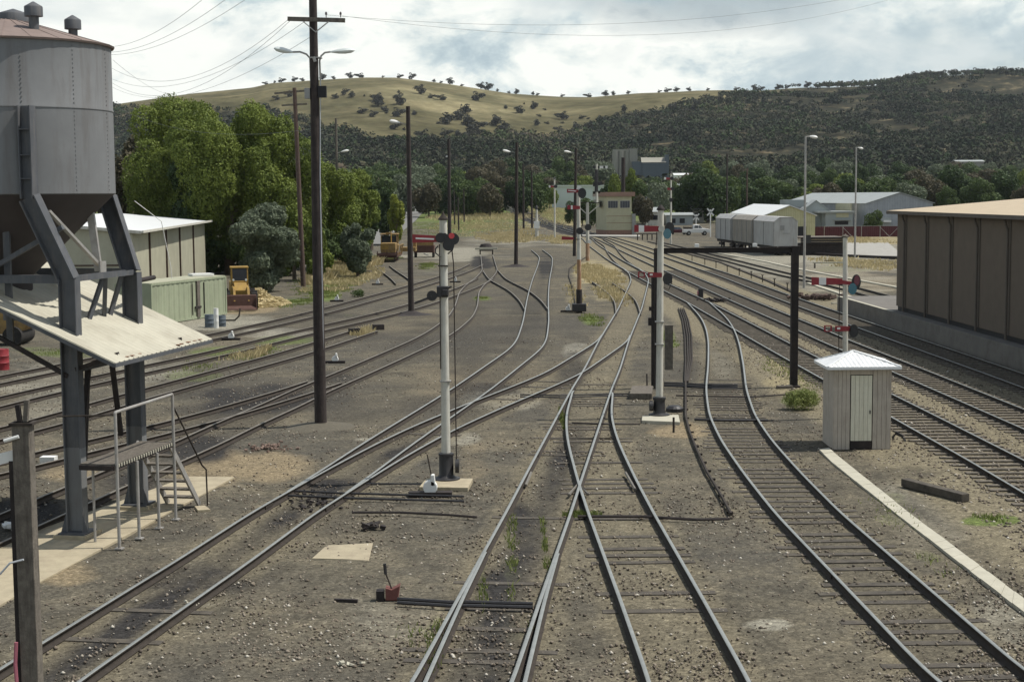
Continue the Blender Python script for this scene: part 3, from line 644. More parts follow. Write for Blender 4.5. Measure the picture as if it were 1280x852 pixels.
# --- patches of grass (nobody can count them)
def grass_stuff(name, patches, dens, h, m, seed, bw=.014):
    r = np.random.default_rng(seed); PX = []; 
    for (cx, cy, rx, ry, dd) in patches:
        c = P(cx, cy) if cy > 300 else G(cx, cy)
        e = P(cx+rx, cy) if cy > 300 else G(cx+rx, cy); f0 = P(cx, cy+ry) if cy+ry > 300 else G(cx, cy+ry); f1 = P(cx, max(cy-ry, 301)) if cy > 300 else G(cx, cy-ry)
        ax = abs(e[0]-c[0]); n = int(dens*dd*math.pi*ax*(f1[1]-f0[1])/2); n = min(n, 16000)
        a = r.random(n)*2*np.pi; q = r.random(n)**.62*1.15
        X = c[0]+np.cos(a)*q*ax; Y = (f0[1]+f1[1])/2+np.sin(a)*q*(f1[1]-f0[1])/2
        kk = vnoise(X, Y, .9, 12)+vnoise(X, Y, .3, 13)*.5+(vnoise(X, Y, 2.6, 14)-.5)*.7 > .4+.5*q*q; PX.append(np.stack([X[kk], Y[kk]], 1))
    p = np.concatenate(PX); n = len(p); Z = hz(p[:, 0], p[:, 1])
    d = np.min([dist_track(p[:, 0], p[:, 1], k) for k in TR], 0); 
    hh = h*(.35+.65*r.random(n)); a = r.random(n)*np.pi*2; b = bw*np.clip(p[:, 1]/50, 1, 4)
    ox = np.cos(a)*b; oy = np.sin(a)*b*.3; lx = r.normal(size=n)*hh*.4; ly = r.normal(size=n)*hh*.4
    V = np.stack([np.stack([p[:, 0]-ox, p[:, 1]-oy, Z-.02], 1), np.stack([p[:, 0]+ox, p[:, 1]+oy, Z-.02], 1), np.stack([p[:, 0]+lx*.5+ox*.6, p[:, 1]+ly*.5, Z+hh*.6], 1), np.stack([p[:, 0]+lx, p[:, 1]+ly, Z+hh], 1)], 1).reshape(-1, 3)
    npmesh(name, V, np.arange(4*n).reshape(-1, 4), m, kind='stuff', label='patchy low %s growing through the yard' % name.replace('_', ' '), cat='grass')
grass_stuff('green_grass', [(725, 643, 24, 4, 7), (640, 700, 9, 60, 1.6), (604, 735, 7, 40, 1.5), (703, 525, 3, 16, 5), (682, 690, 5, 40, 3), (545, 805, 12, 40, 1.6), (1240, 650, 32, 8, 3), (1110, 640, 30, 22, .3), (1160, 700, 30, 20, .2), (405, 365, 28, 14, .8), (420, 345, 40, 16, .5), (370, 378, 26, 6, .5), (740, 400, 16, 7, .7), (835, 425, 14, 12, .6), (990, 468, 24, 20, .4), (340, 440, 26, 6, .5), (250, 458, 40, 8, .4), (480, 323, 20, 4, .8), (604, 373, 12, 2.5, 1), (305, 445, 40, 6, .4), (90, 440, 50, 7, .4), (665, 790, 8, 30, .4), (560, 285, 70, 9, .12), (600, 262, 60, 9, .06), (510, 795, 30, 20, .3), (535, 332, 14, 4, .5)], 160, .13, L_grass, 5)
grass_stuff('straw_grass', [(750, 345, 26, 14, .8), (765, 368, 20, 14, .5), (720, 372, 12, 14, .3), (430, 350, 34, 16, .6), (690, 268, 30, 14, .25), (640, 295, 40, 8, .3), (600, 285, 60, 10, .07), (455, 416, 14, 5, 1.5), (325, 442, 10, 7, 2.0), (660, 250, 30, 6, .1), (1080, 330, 50, 8, .2), (1060, 300, 50, 5, .1), (700, 300, 20, 5, .5), (300, 446, 30, 5, .5)], 90, .34, L_straw, 6, .02)
grass_stuff('tall_reeds', [(425, 338, 22, 9, 1.), (405, 348, 16, 10, 1.), (460, 330, 18, 4, 1), (600, 272, 60, 5, .1), (660, 293, 10, 4, 1.0)], 60, .95, L_straw, 7, .03)
def straw_heap():
    g = P(318, 381); r = random.Random(4); n = 11000
    V = []; 
    for i in range(n):
        a = r.uniform(0, 6.28); q = math.sqrt(r.random()); x = math.cos(a)*q*2.3; y = math.sin(a)*q*3.4; hh = 1.15*(1-q*q)*(.6+.4*math.sin(x*2.1+1)*math.cos(y*1.7))
        t = r.uniform(0, 6.28); l = r.uniform(.15, .4); dx, dy = math.cos(t)*l, math.sin(t)*l; z = hh*r.uniform(.75, 1.08)
        V += [(x, y, z), (x+dx*.1-.04, y+dy*.1+.04, z+.03), (x+dx, y+dy, z+r.uniform(-.12, .06)), (x+dx*.9+.04, y+dy*.9-.04, z-.03)]
    o = npmesh('straw_heap', np.array(V), np.arange(4*n).reshape(-1, 4), L_straw, label='low heap of golden dry straw at the foot of the dark olive tree', cat='straw heap'); o.location = tuple(g)
straw_heap()
# --- loose stones
def stones():
    r = np.random.default_rng(3); n = 110000
    Y = 20+60*r.random(n)**2.1; X = (r.random(n)-.5)*1.0*(Y*.78+6)
    Zb = hz(X, Y)
    d = np.min([dist_track(X, Y, k) for k in TR], 0); dm = np.min([dist_track(X, Y, k) for k in ('R1', 'R2', 'R3')], 0)
    cl = vnoise(X, Y, 3.1, 21)*.6+vnoise(X, Y, .8, 22)*.4
    keep = ((cl > .57) | (dm < 2.6) | (r.random(n) < .22)) & (np.abs(d-.75) > .12)
    X, Y, Zb, dm = X[keep], Y[keep], Zb[keep], dm[keep]; n = len(X)
    s = .012+.034*r.random(n)**2.6; s *= np.where(dm < 2.6, 1.25, 1)
    base = np.array([[1, 0, 0], [0, 1, 0], [-1, 0, 0], [0, -1, 0], [0, 0, 1.], [0, 0, -1]]); 
    jit = base[None]*(.6+.7*r.random((n, 6, 1)))*s[:, None, None]; th = r.random(n)*6.28
    c, q = np.cos(th)[:, None], np.sin(th)[:, None]
    vx = jit[..., 0]*c-jit[..., 1]*q; vy = jit[..., 0]*q+jit[..., 1]*c; vz = jit[..., 2]*.8
    V = np.stack([vx+X[:, None], vy+Y[:, None], vz+Zb[:, None]+s[:, None]*.35], -1).reshape(-1, 3)
    tri = np.array([[0, 1, 4], [1, 2, 4], [2, 3, 4], [3, 0, 4], [1, 0, 5], [2, 1, 5], [3, 2, 5], [0, 3, 5]])
    F = (np.arange(n)[:, None, None]*6+tri[None]).reshape(-1, 3)
    m, nt, b = newmat('loose_stone'); g = node(nt, 'ShaderNodeNewGeometry')
    nt.links.new(ramp(nt, g.outputs['Random Per Island'], [(0, (.07, .057, .044)), (.3, (.11, .09, .068)), (.6, (.165, .135, .1)), (.88, (.24, .205, .16)), (1, (.5, .47, .4))]), b.inputs['Base Color']); b.inputs['Roughness'].default_value = .95
    npmesh('loose_ballast', V, F, m, kind='stuff', label='loose ballast stones strewn over the yard floor', cat='stones')
stones()

# ------------------------------------------------------------------ slabs, kerbs, concrete
def slab(name, pts, z, th, m, lab=None, cat=None, kind=None, bevel=.01, zt=None, par=None):
    w = [P(x, y, z) if len(p) == 2 else p for p in pts for (x, y) in [p[:2]]]
    mb = MB(); mb.prism([(p[0], p[1], z) for p in w], (0, 0, -th)); return mb.build(name, m, par, bevel=bevel, label=lab, cat=cat, kind=kind)
slab('concrete_slab', [(52, 725), (-60, 790), (-60, 700), (235, 595), (293, 595.5)], .05, .2, m_conc, 'long tan concrete slab under the silo legs and stairs', 'slab')
slab('concrete_patch', [(390, 697), (408, 681), (466, 678), (461, 700), (430, 698)], .025, .1, m_conc, 'cracked tan concrete patch between the slanting track and red lever', 'slab')
# white trough running down from the hut
def trough():
    L = [(1024, 561), (1040, 577), (1119, 640), (1190, 695), (1280, 764), (1420, 871)]; Rr = [(1036, 559), (1055, 575), (1134, 638), (1205, 691), (1280, 747), (1440, 866)]
    mb = MB()
    for i in range(5):
        a, b2, c, d = P(*L[i], .06), P(*L[i+1], .06), P(*Rr[i+1], .06), P(*Rr[i], .06)
        n = max(1, int(np.linalg.norm(b2-a)/.55))
        for k in range(n):
            t0, t1 = k/n, (k+.985)/n; q = [a+(b2-a)*t0, a+(b2-a)*t1, d+(c-d)*t1, d+(c-d)*t0]
            j = random.uniform(-.006, .006); mb.prism([(p[0], p[1], .055+j) for p in q], (0, 0, -.15))
    mb.build('cable_trough', m_concw, None, label='pale concrete lidded cable trough running from the small hut to the right edge', cat='cable trough')
trough()
# old platform, kerb lines, road
pe = [P(1056, 383, 0), P(1120, 412.7, 0), P(1280, 465, 0)]
dirp = (pe[2]-pe[1]); dirp /= np.linalg.norm(dirp)
A0 = pe[1]-dirp*14; A1 = pe[1]+dirp*60
nrm = np.array([-dirp[1], dirp[0], 0]); nrm = nrm if nrm[0] > 0 else -nrm
mb = MB(); mb.prism([tuple(A0+(0, 0, .95)), tuple(A1+(0, 0, .95)), tuple(A1+nrm*26+(0, 0, .95)), tuple(A0+nrm*26+(0, 0, .95))], (0, 0, -1.2))
mb.build('platform', mat('dark_platform_concrete', (.15, .14, .125), .95, .15, 1.2, dirt=(.08, .072, .06), dirtamt=.6, bump=.3), None, bevel=.03, label='grey concrete platform carrying the brown building', cat='platform')
mb = MB(); q0 = A0+np.array([0, 0, .957]); q1 = q0+dirp*13
mb.prism([tuple(q0), tuple(q1), tuple(q1+nrm*.22), tuple(q0+nrm*.22)], (0, 0, -.004)); mb.build('platform_edge_line', m_concw, None, kind='structure')
def strip(name, pts, w, z, th, m, **k):
    mb = MB(); ws = [P(x, y, z) if y > 300 else G(x, y)+np.array([0, 0, z]) for x, y in pts]
    for a, b2 in zip(ws[:-1], ws[1:]):
        d = b2-a; n = np.array([-d[1], d[0], 0]); n = n/np.linalg.norm(n)*w/2
        mb.prism([tuple(a+n), tuple(b2+n), tuple(b2-n), tuple(a-n)], (0, 0, -th))
    return mb.build(name, m, None, **k)
strip('kerb', [(862, 312), (905, 317), (960, 327), (1000, 336), (1060, 347), (1180, 369)], .35, .1, .3, m_concw, kind='structure')
strip('kerb', [(1010, 353), (1050, 366), (1086, 377)], .3, .1, .3, m_concw, kind='structure')
strip('kerb', [(1040, 378), (1086, 377)], .3, .1, .3, m_concw, kind='structure')
mb = MB(); rp = [(930, 309), (962, 303), (1110, 303), (1130, 320), (1000, 318)]
mb.prism([tuple(P(x, y, .02)) for x, y in rp], (0, 0, -.1)); mb.build('paved_yard', m_concg, None, kind='structure')
# road on left
def road():
    L = [(448, 306), (470, 290), (495, 272), (508, 262), (515, 256), (519, 253)]; Rr = [(490, 306), (503, 290), (520, 276), (530, 264), (534, 257), (535, 253)]
    l = [P(*p) if p[1] > 300 else G(*p) for p in L]; r = [P(*p) if p[1] > 300 else G(*p) for p in Rr]
    V = []; F = []
    for a, b2 in zip(l, r): 
        for t in (0, .33, .66, 1): q = a+(b2-a)*t; V.append((q[0], q[1], float(hz(q[0], q[1]))+.12))
    n = len(l)
    for i in range(n-1):
        for j in range(3): F.append((i*4+j, i*4+j+1, i*4+j+5, i*4+j+4))
    MB().add(V, F).build('road', mat('grey_road', (.15, .147, .138), .9, .1, .4, dirt=(.19, .175, .15), dirtamt=.4), None, kind='structure')
road()

# ------------------------------------------------------------------ grain silo
A = P(97.4, 672); B = P(173.5, 636); av = (B-A); SP = float(np.linalg.norm(av)); av = av/SP; nv = np.array([-av[1], av[0], 0.])
W = 4.2
def S(al, n, z): q = A+av*al+nv*n; return (float(q[0]), float(q[1]), float(z))
cen = S(SP/2, W/2, 0); RAD = 2.27; ZB, ZT = 7.56, 10.9
silo = thing('grain_silo', 'grey elevated hopper silo with rusty conical roof on four bent steel legs', 'silo', cen)
mb = MB(); n = 64; prof = [(RAD*.99, ZB), (RAD, ZB+.03), (RAD, ZB+1.6)]
mb.lathe((cen[0], cen[1], 0), [(RAD-.02, ZB), (RAD, ZB+.02), (RAD, ZB+1.87), (RAD+.014, ZB+1.88), (RAD+.014, ZB+1.91), (RAD, ZB+1.94), (RAD, ZT), (RAD-.3, ZT)], 72)
mb.build('tank', m_silo, silo, smooth=True)
mb = MB()
for k in range(12):
    t = k*math.pi*2/12+.42
    for q_ in range(34): mb.box((cen[0]+math.cos(t)*(RAD+.004), cen[1]+math.sin(t)*(RAD+.004), ZB+.1+q_*.095), (.012, .022, .022), t)
mb.build('rivet_rows', m_silo, silo, kind='stuff')
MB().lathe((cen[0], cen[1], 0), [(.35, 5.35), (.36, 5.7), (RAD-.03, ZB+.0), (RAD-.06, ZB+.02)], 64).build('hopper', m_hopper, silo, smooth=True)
MB().lathe((cen[0], cen[1], 0), [(.33, 4.7), (.33, 5.4)], 20).build('chute', m_beam, silo, smooth=True)
mb = MB(); mb.lathe((cen[0], cen[1], 0), [(RAD+.06, ZT-.02), (RAD+.08, ZT+.02), (.3, ZT+.6), (.02, ZT+.66)], 48)
for k in range(24):
    t = k*math.pi*2/24; a = (cen[0]+math.cos(t)*(RAD+.05), cen[1]+math.sin(t)*(RAD+.05), ZT+.03); b = (cen[0]+math.cos(t)*.32, cen[1]+math.sin(t)*.32, ZT+.6)
    mb.bar(a, b, .02, .012)
mb.build('roof', m_siloroof, silo)
def vent(x, y, r, name='roof_vent', hh=.28):
    rr = math.hypot(x, y); z0 = ZT+.02+(.6)*(1-rr/RAD); c = (cen[0]+x, cen[1]+y, 0)
    MB().lathe(c, [(r*.55, z0-.1), (r*.55, z0+hh), (r, z0+hh), (r, z0+hh+.2), (r*.95, z0+hh+.22), (.02, z0+hh+.32)], 16).build(name, m_beam, silo, smooth=True)
# vents placed on the roof toward the camera side
vent(.15, 0, .34, hh=-.05); vent(.92, -1.0, .2, hh=.3); vent(1.35, .5, .19, hh=.2)
# legs (I section with kink)
def ibar(mb, a, b, w=.26, d=.4, t=.03, ax=None):
    """I section, flanges perpendicular to nv"""
    a = Vector(a); b = Vector(b); dv = (b-a).normalized(); x = Vector(nv); x = (x-dv*x.dot(dv)).normalized(); y = dv.cross(x)
    if ax == 'along': x, y = y, x
    def bx(cx, sx, sy):
        vs = []
        for q in (a, b):
            for i, j in ((-1, -1), (1, -1), (1, 1), (-1, 1)): vs.append(q+x*(cx+i*sx/2)+y*(j*sy/2))
        mb.add(vs, [(0, 1, 2, 3), (7, 6, 5, 4), (0, 4, 5, 1), (1, 5, 6, 2), (2, 6, 7, 3), (3, 7, 4, 0)])
    bx(-d/2+t/2, t, w); bx(d/2-t/2, t, w); bx(0, d-2*t, t)
off = .7
for al in (0, SP):
    for sgn, n0 in ((1, 0.), (-1, W)):
        mb = MB(); o2 = n0+sgn*off
        a2 = al+(-.3 if al == 0 else .3)
        mb.c = 1; ibar(mb, S(al, n0, .16), S(al, n0, 2.02)); mb.c = 0; ibar(mb, S(al, n0, 2.02), S(al, n0, 5.72)); ibar(mb, S(al, n0, 5.7), S(a2, o2, 7.5)); ibar(mb, S(a2, o2-sgn*.0, 7.47), S(a2, o2, 9.45), d=.3)
        for zz in (7.9, 8.4, 8.95): mb.box(S(a2, o2, zz), (.28, .26, .02), math.atan2(nv[1], nv[0]))
        mb.box(S(al, n0, .14), (.62, .62, .05), math.atan2(nv[1], nv[0]))
        # base gussets
        mb.prism([S(al-.14, n0-.2, .16), S(al-.14, n0-.32, .16), S(al-.14, n0-.2, .55)], tuple(av*.02))
        mb.prism([S(al-.14, n0+.2, .16), S(al-.14, n0+.32, .16), S(al-.14, n0+.2, .55)], tuple(av*.02))
        mb.build('leg', [m_beam, m_silo], silo)
    for n0 in (0., W):
        MB().box(S(al, n0, .03), (.75, .8, .2), math.atan2(nv[1], nv[0])).build('footing', m_conc, silo)
mb = MB(); ibar(mb, S(0, 0, 5.72), S(SP, 0, 5.72), .12, .22, .02); mb.build('beam', m_beam, silo)
mb = MB(); ibar(mb, S(0, W, 5.72), S(SP, W, 5.72), .12, .22, .02); mb.build('beam', m_beam, silo)
for al in (0, SP):
    MB().bar(S(al, .2, 5.72), S(al, W-.2, 5.72), .12, .18).build('beam', m_beam, silo)
mb = MB(); ibar(mb, S(0, 0, 3.72), S(SP, 0, 3.72), .1, .18, .02); mb.build('beam', m_beam, silo)
# hangers, braces
MB().bar(S(SP*.62, .25, 5.8), S(SP*.62, .45, 7.55), .16, .12).build('hanger', m_beamlite, silo)
MB().bar(S(.15, .5, 7.2), S(SP*.58, .18, 5.95), .1, .06).build('brace', m_beamlite, silo)
MB().box(S(SP*.6, .12, 5.9), (.3, .04, .26), math.atan2(av[1], av[0])).build('gusset_plate', m_beamlite, silo)
MB().bar(S(.3, 1.6, 4.3), S(.3, 1.6, 7.3), .14, .1).build('hanger', m_beam, silo)
MB().bar(S(0, .1, 5.75+1.1), S(0, 2.1, 5.8), .1, .1).build('brace', m_beam, silo)
for (a0, a1, z0, z1) in ((SP*.62, SP*.5, 5.65, 4.7), (SP*.66, SP*.75, 5.65, 4.7), (SP*.93, SP*.84, 5.65, 4.7), (.3, .35, 5.65, 4.6)):
    MB().bar(S(a0, .15, z0), S(a1, .35, z1), .09, .09).build('strut', m_beam, silo)
# lower stays beneath the canopy
for (p, q) in (((.0, .1, 3.6), (-.4, 2.0, 4.75)), ((0, -.1, 3.75), (0, -1.1, 4.1)), ((SP, -.15, 3.9), (SP+.3, -1.1, 4.1)), ((SP*.25, 0, 3.7), (SP*.15, .1, 1.9)), ((SP*.62, 0, 3.7), (SP*.8, .1, 1.9)), ((SP*.3, .1, 3.7), (SP*.3, .3, 1.0))):
    MB().bar(S(*p), S(*q), .11, .09).build('stay', m_tar, silo)
MB().tube([S(SP+.25, -.02, 7.4), S(SP+.9, -.4, 6.9), S(SP+1.15, -.5, 5.8), S(SP+1.2, -.5, 5.5)], .009, 6).build('electric_cable', m_whitec, silo)
MB().cyl(S(SP+.2, .2, 5.45), S(SP+2.6, .6, 5.45), .06).build('dust_pipe', m_tar, silo)
# canopy with ribbed sheet
OV1, OV2, Z0, MS, T1 = .7, 1.59, 4.58, .45, 1.34
mb = MB(); na = 46; al = np.linspace(-OV1, SP+OV2, na*2+1); V = []; F = []
tt = [T1, .4, -.6, -1.8, -2.9]
for i, a_ in enumerate(al):
    dz = .02 if (i % 4) in (0,) else 0
    for t in tt: q = A+av*a_-nv*t; V.append((q[0], q[1], Z0-MS*t+dz))
for i in range(len(al)-1):
    for j in range(len(tt)-1): k = i*len(tt)+j; F.append((k, k+1, k+1+len(tt), k+len(tt)))
mb.add(V, F); can = mb.build('canopy', m_canopy, silo); so = can.modifiers.new('th', 'SOLIDIFY'); so.thickness = .03
MB().bar(S(-OV1, -T1, Z0-MS*T1-.05), S(SP+OV2, -T1, Z0-MS*T1-.05), .05, .08).build('canopy_purlin', m_beam, silo)
MB().bar(S(-OV1+.02, -T1, Z0-MS*T1-.06), S(-OV1+.02, 2.9, Z0+MS*2.9-.06), .05, .08).build('canopy_rafter', m_beam, silo)
mb = MB()
for k in range(9):
    q = random.uniform(.1, SP+OV2-.5); q = A+av*(q)-nv*(T1-.05-random.random()*.08); mb.box((q[0], q[1], Z0-MS*(T1-.08)+.02), (.1, .08, .012), random.random(), ry=0)
mb.build('rust_patch', m_canrust, silo)

# access platform
pf = thing('access_platform', 'small timber decked platform with galvanised handrail beside the silo legs', 'platform', S(.5, -.8, 0))
ra = math.atan2(av[1], av[0])
mb = MB()
for k in range(26):
    a_ = -.95+k*.116; mb.box(S(a_+.05, -.99, 1.83), (.1, .78, .04), ra)
mb.build('deck', m_timber, pf)
mb = MB(); mb.bar(S(-1, -1.36, 1.77), S(2.05, -1.36, 1.77), .06, .1); mb.bar(S(-1, -.62, 1.77), S(2.05, -.62, 1.77), .06, .1); mb.bar(S(-1, -1.36, 1.77), S(-1, -.62, 1.77), .06, .1); mb.build('deck_frame', m_tar, pf)
mb = MB()
for k in range(24): mb.box(S(-.9+k*.125, -1.4, 1.8), (.045, .02, .07), ra)
mb.build('deck_edge_grip', m_concw, pf)
for (a_, zt) in ((-.92, 2.95), (.07, 1.75), (1.12, 1.75), (2.06, 2.95)):
    mb = MB(); mb.cyl(S(a_, -1.42, 0), S(a_, -1.42, zt), .035, n=10); mb.box(S(a_, -1.42, .03), (.16, .16, .03), ra); mb.build('post', m_beamlite, pf, smooth=True)
MB().cyl(S(-.5, -.66, 0), S(-.5, -.66, 1.75), .03, n=8).build('post', m_beamlite, pf)
MB().tube([S(-.92, -1.42, 2.93), S(-.9, -1.42, 2.96), S(2.04, -1.42, 2.96), S(2.06, -1.42, 2.93)], .033, 8).build('handrail', m_beamlite, pf, smooth=True)
MB().tube([S(-.92, -1.42, 2.9), S(-.95, -.1, 2.85)], .02, 6).build('handrail', m_rust, pf)
MB().tube([S(2.06, -1.42, 2.7), S(3.5, -1.5, 1.05), S(3.75, -1.5, .9), S(3.78, -1.5, 0)], .022, 6).build('stair_handrail', m_rust, pf)
st = thing('stairs', None, None, (0, 0, 0)); del st
mb = MB(); mb.bar(S(2.08, -1.3, 1.8), S(3.75, -1.3, .03), .05, .14); mb.build('stair_stringer', m_beamlite, pf)
mb = MB(); mb.bar(S(2.08, -.5, 1.8), S(3.75, -.5, .03), .05, .14); mb.build('stair_stringer', m_beamlite, pf)
for k in range(7):
    f = (k+.6)/7.4; MB().box(S(2.08+1.67*f, -.9, 1.8-1.77*f+.03), (.24, .78, .04), ra).build('stair_tread', m_timber, pf)
bpy.data.objects.remove(bpy.data.objects['stairs'])
slab('concrete_block', [(243, 632), (256, 631), (263, 636), (247, 637)], .06, .15, m_conc, 'small broken concrete block at the foot of the stairs', 'block')

# ------------------------------------------------------------------ left foreground post
fp = thing('timber_post', 'old split timber post with white cable box at the left edge', 'post', (*Q(36, 700, 17.3)[:2], 0))
x0, y0 = fp.location.x, fp.location.y
zt = zat(35, 527, 17.3)
mb = MB(); mb.box((x0-.01, y0, zt/2), (.2, .2, zt)); mb.build('post', m_timber, fp, bevel=.01)
MB().box((x0-.125, y0+.03, (zt-.45)/2), (.1, .14, zt-.45)).build('side_post', m_tar, fp)
MB().box((x0+.03, y0+.02, zt+.12), (.05, .06, .26), ry=.1).build('splintered_top', m_timber, fp)
MB().box((x0-.05, y0, zt+.09), (.05, .05, .22), ry=-.1).build('iron_spike', m_tar, fp)
MB().box((x0, y0, zt-.015), (.27, .24, .03)).build('iron_band', m_rust, fp)
MB().cyl((x0-.19, y0-.12, zt-.2), (x0-.02, y0-.12, zt-.15), .022, n=10).build('insulator', m_whitec, fp)
MB().box((x0-.25, y0, zt-.42), (.32, .05, .12), ry=-.25).build('white_board', m_whitec, fp)
MB().tube([(x0-.3, y0-.12, zt-1.75), (x0-.18, y0-.12, zt-1.62), (x0-.02, y0-.12, zt-1.58)], .013, 6).build('cable', m_pipe, fp)
MB().tube([(x0-.14, y0-.13, zt-2.55), (x0-.16, y0-.13, zt-2.8), (x0-.12, y0-.13, zt-4)], .022, 6).build('conduit', m_pink, fp)

# ------------------------------------------------------------------ poles
def wpole(name, label, px, pyt, pyb, wpx, m, group='timber poles across the yard', Yo=None, lean=0, top=.8):
    g = P(px, pyb) if Yo is None else np.array([Q(px, 200, Yo)[0], Yo, float(hz(Q(px, 200, Yo)[0], Yo))])
    zt = zat(px, pyt, g[1]); t = thing(name, label, 'pole', g, group); r = wpx*g[1]/FPX/2
    tx = Q(px+lean, pyt, g[1])[0]
    mb = MB(); mb.tube([(g[0], g[1], g[2]-.3), (g[0], g[1], g[2]+.02), ((g[0]+tx)/2, g[1], (g[2]+zt)/2), (tx, g[1], zt)], [r, r, r*(1+top)/2, r*top], 14); mb.build('post', m, t, smooth=True)
    return t, g, zt, tx, r
def lamp_head(t, tip, base, post, m=m_lampglass, s=1.):
    """cobra-head lantern between base and tip with an arm back to the post"""
    a = Vector(base); b = Vector(tip); d = b-a; L = d.length; d.normalize(); mb = MB(); n = 8; k = []
    for f_, r_ in ((0, .035), (.15, .07), (.35, .11), (.6, .13), (.85, .11), (1, .03)): k.append((f_*L, r_*s))
    x = d.cross(Vector((0, 0, 1))).normalized(); y = x.cross(d)
    vs = []
    for l_, r_ in k:
        for i in range(n): q = 2*math.pi*i/n; vs.append(a+d*l_+x*math.cos(q)*r_+y*math.sin(q)*r_*.7)
    fs = [(j*n+i, j*n+(i+1) % n, (j+1)*n+(i+1) % n, (j+1)*n+i) for j in range(len(k)-1) for i in range(n)]+[tuple(range(n)), tuple(range((len(k)-1)*n, len(k)*n))]
    mb.add(vs, fs); o = mb.build('lamp_head', m, t, smooth=True)
    if post is not None:
        p = Vector(post); MB().tube([p, p.lerp(a, .35)+Vector((0, 0, (a.z-p.z)*.45)), a], .022*s, 6).build('lamp_arm', m_beamlite, t, smooth=True)
# tall double lamp pole (px 400)
t, g, zt, tx, r = wpole('power_pole', 'tallest dark timber pole with crossarm and two curved street lamps', 401, -6, 533, 15.5, m_pole, lean=-10, top=.62)
Y0 = g[1]
def at(x, y, Y=None, dy=0): q = Q(x, y, Y if Y else Y0); return (q[0], q[1]+dy, q[2])
mb = MB(); mb.bar(at(360.5, 24.5, dy=-.16), at(432, 26.5, dy=-.16), .11, .13); mb.build('crossarm', m_timber, t)
for q in ((380, 28), (412, 28)): MB().bar(at(q[0], q[1], dy=-.2), at(395.5, 41, dy=-.17), .04, .03).build('arm_brace', m_beamlite, t)
for x in (408.5, 426.5): MB().lathe((at(x, 24, dy=-.16)[0], at(x, 24, dy=-.16)[1], at(x, 24)[2]+.03), [(.015, 0), (.015, .08), (.04, .09), (.03, .16), (.01, .18)], 10).build('insulator', m_insul, t, smooth=True)
lamp_head(t, at(342.5, 60.5), at(366, 65.5), None); lamp_head(t, at(443.5, 63), at(413, 65), None)
MB().tube([at(366, 65.3), at(375, 65), at(383, 68), at(387.5, 73), at(388.5, 100)], .03, 8).build('lamp_arm', m_beamlite, t, smooth=True)
MB().tube([at(413, 65), at(406, 66), at(401.5, 70), at(399.5, 76), at(400.5, 100)], .03, 8).build('lamp_arm', m_beamlite, t, smooth=True)
MB().box(at(384.5, 117, dy=-.02), (.17, .22, .34)).build('switch_box', m_grey, t); MB().box(at(403, 115, dy=-.02), (.26, .22, .36)).build('switch_box', m_dark, t)
MB().box(at(395, 72.5), (.36, .36, .04)).build('pole_band', m_beamlite, t)
MB().tube([at(400.5, 100), at(400.5, 220, dy=-.1), at(404, 400, dy=-.1), at(405.5, 528, dy=-.1)], .017, 6).build('conduit', m_pipe, t)
MB().tube([at(393, 72, dy=-.2), at(395, 78, dy=-.2)], .05, 8).build('bracket', m_beamlite, t)
# earth mound at its foot
MB().lathe((g[0], g[1], 0), [(1.3, -.03), (.9, .04), (.5, .11), (.2, .14)], 20).build('soil_mound', mat('soil_grit', (.1, .09, .068), 1, .3, 12, bump=.6), None, smooth=True, label='low soil mound round the foot of the tallest pole', cat='soil mound')
# 511 pole
t, g, zt, tx, r = wpole('street_lamp', 'dark timber pole with a white lamp on its left, in front of the track machine', 514, 133, 393, 7.5, m_pole, lean=-4, top=.7, group='pole mounted yard lamps'); Y0 = g[1]
lamp_head(t, at(487, 151), at(500, 153.5), None, m_whitec, 1.3); MB().tube([at(500, 153.5), at(510, 157)], .03).build('lamp_arm', m_beamlite, t)
MB().lathe((g[0], g[1], 0), [(1.6, -.03), (.8, .06), (.35, .2), (.2, .24)], 16).build('ash_mound', m_tar, None, label='dark ash mound at the foot of the pole beside the white signal', cat='soil mound')
t, g, zt, tx, r = wpole('street_lamp', 'lone slim dark pole with lamp standing between the two dead end tracks', 645, 178, 333, 5.2, m_pole, lean=1, top=.7, group='pole mounted yard lamps'); Y0 = g[1]
lamp_head(t, at(628.5, 188), at(638, 190), None, m_whitec, 1.6); MB().tube([at(638, 190), at(646, 191)], .03).build('lamp_arm', m_beamlite, t)
MB().lathe((g[0], g[1], 0), [(1.9, -.03), (.9, .1), (.3, .25)], 14).build('ash_mound', m_tar, None, label='dark ash mound at the foot of the lone slim pole', cat='soil mound')
t, g, zt, tx, r = wpole('street_lamp', 'grey lamp pole rising behind the two red signal arms near the box', 718, 185, 320, 4.5, m_pole, lean=2, top=.7, group='pole mounted yard lamps'); Y0 = g[1]
lamp_head(t, at(705, 189), at(714, 190.5), None, m_whitec, 1.6); MB().tube([at(714, 190.5), at(720, 192)], .04).build('lamp_arm', m_beamlite, t)
t, g, zt, tx, r = wpole('power_pole', 'brown timber pole with two low crossarms rising from the bright trees', 376, 110, 0, 6.5, m_pole2, Yo=128, lean=-8, top=.75); Y0 = 128
MB().bar(at(343, 117), at(381, 113.5), .14, .16).build('crossarm', m_timber, t); MB().bar(at(352, 132), at(384, 130), .12, .14).build('crossarm', m_timber, t)
t, g, zt, tx, r = wpole('street_lamp', 'thin pale pole standing behind the rounded bright tree', 420, 148, 0, 3.5, m_timber, Yo=172, lean=0, top=.8, group='pole mounted yard lamps'); Y0 = 172
lamp_head(t, at(436, 188), at(426, 190), None, m_whitec, 1.6); MB().tube([at(426, 190), at(420, 192)], .03).build('lamp_arm', m_beamlite, t)
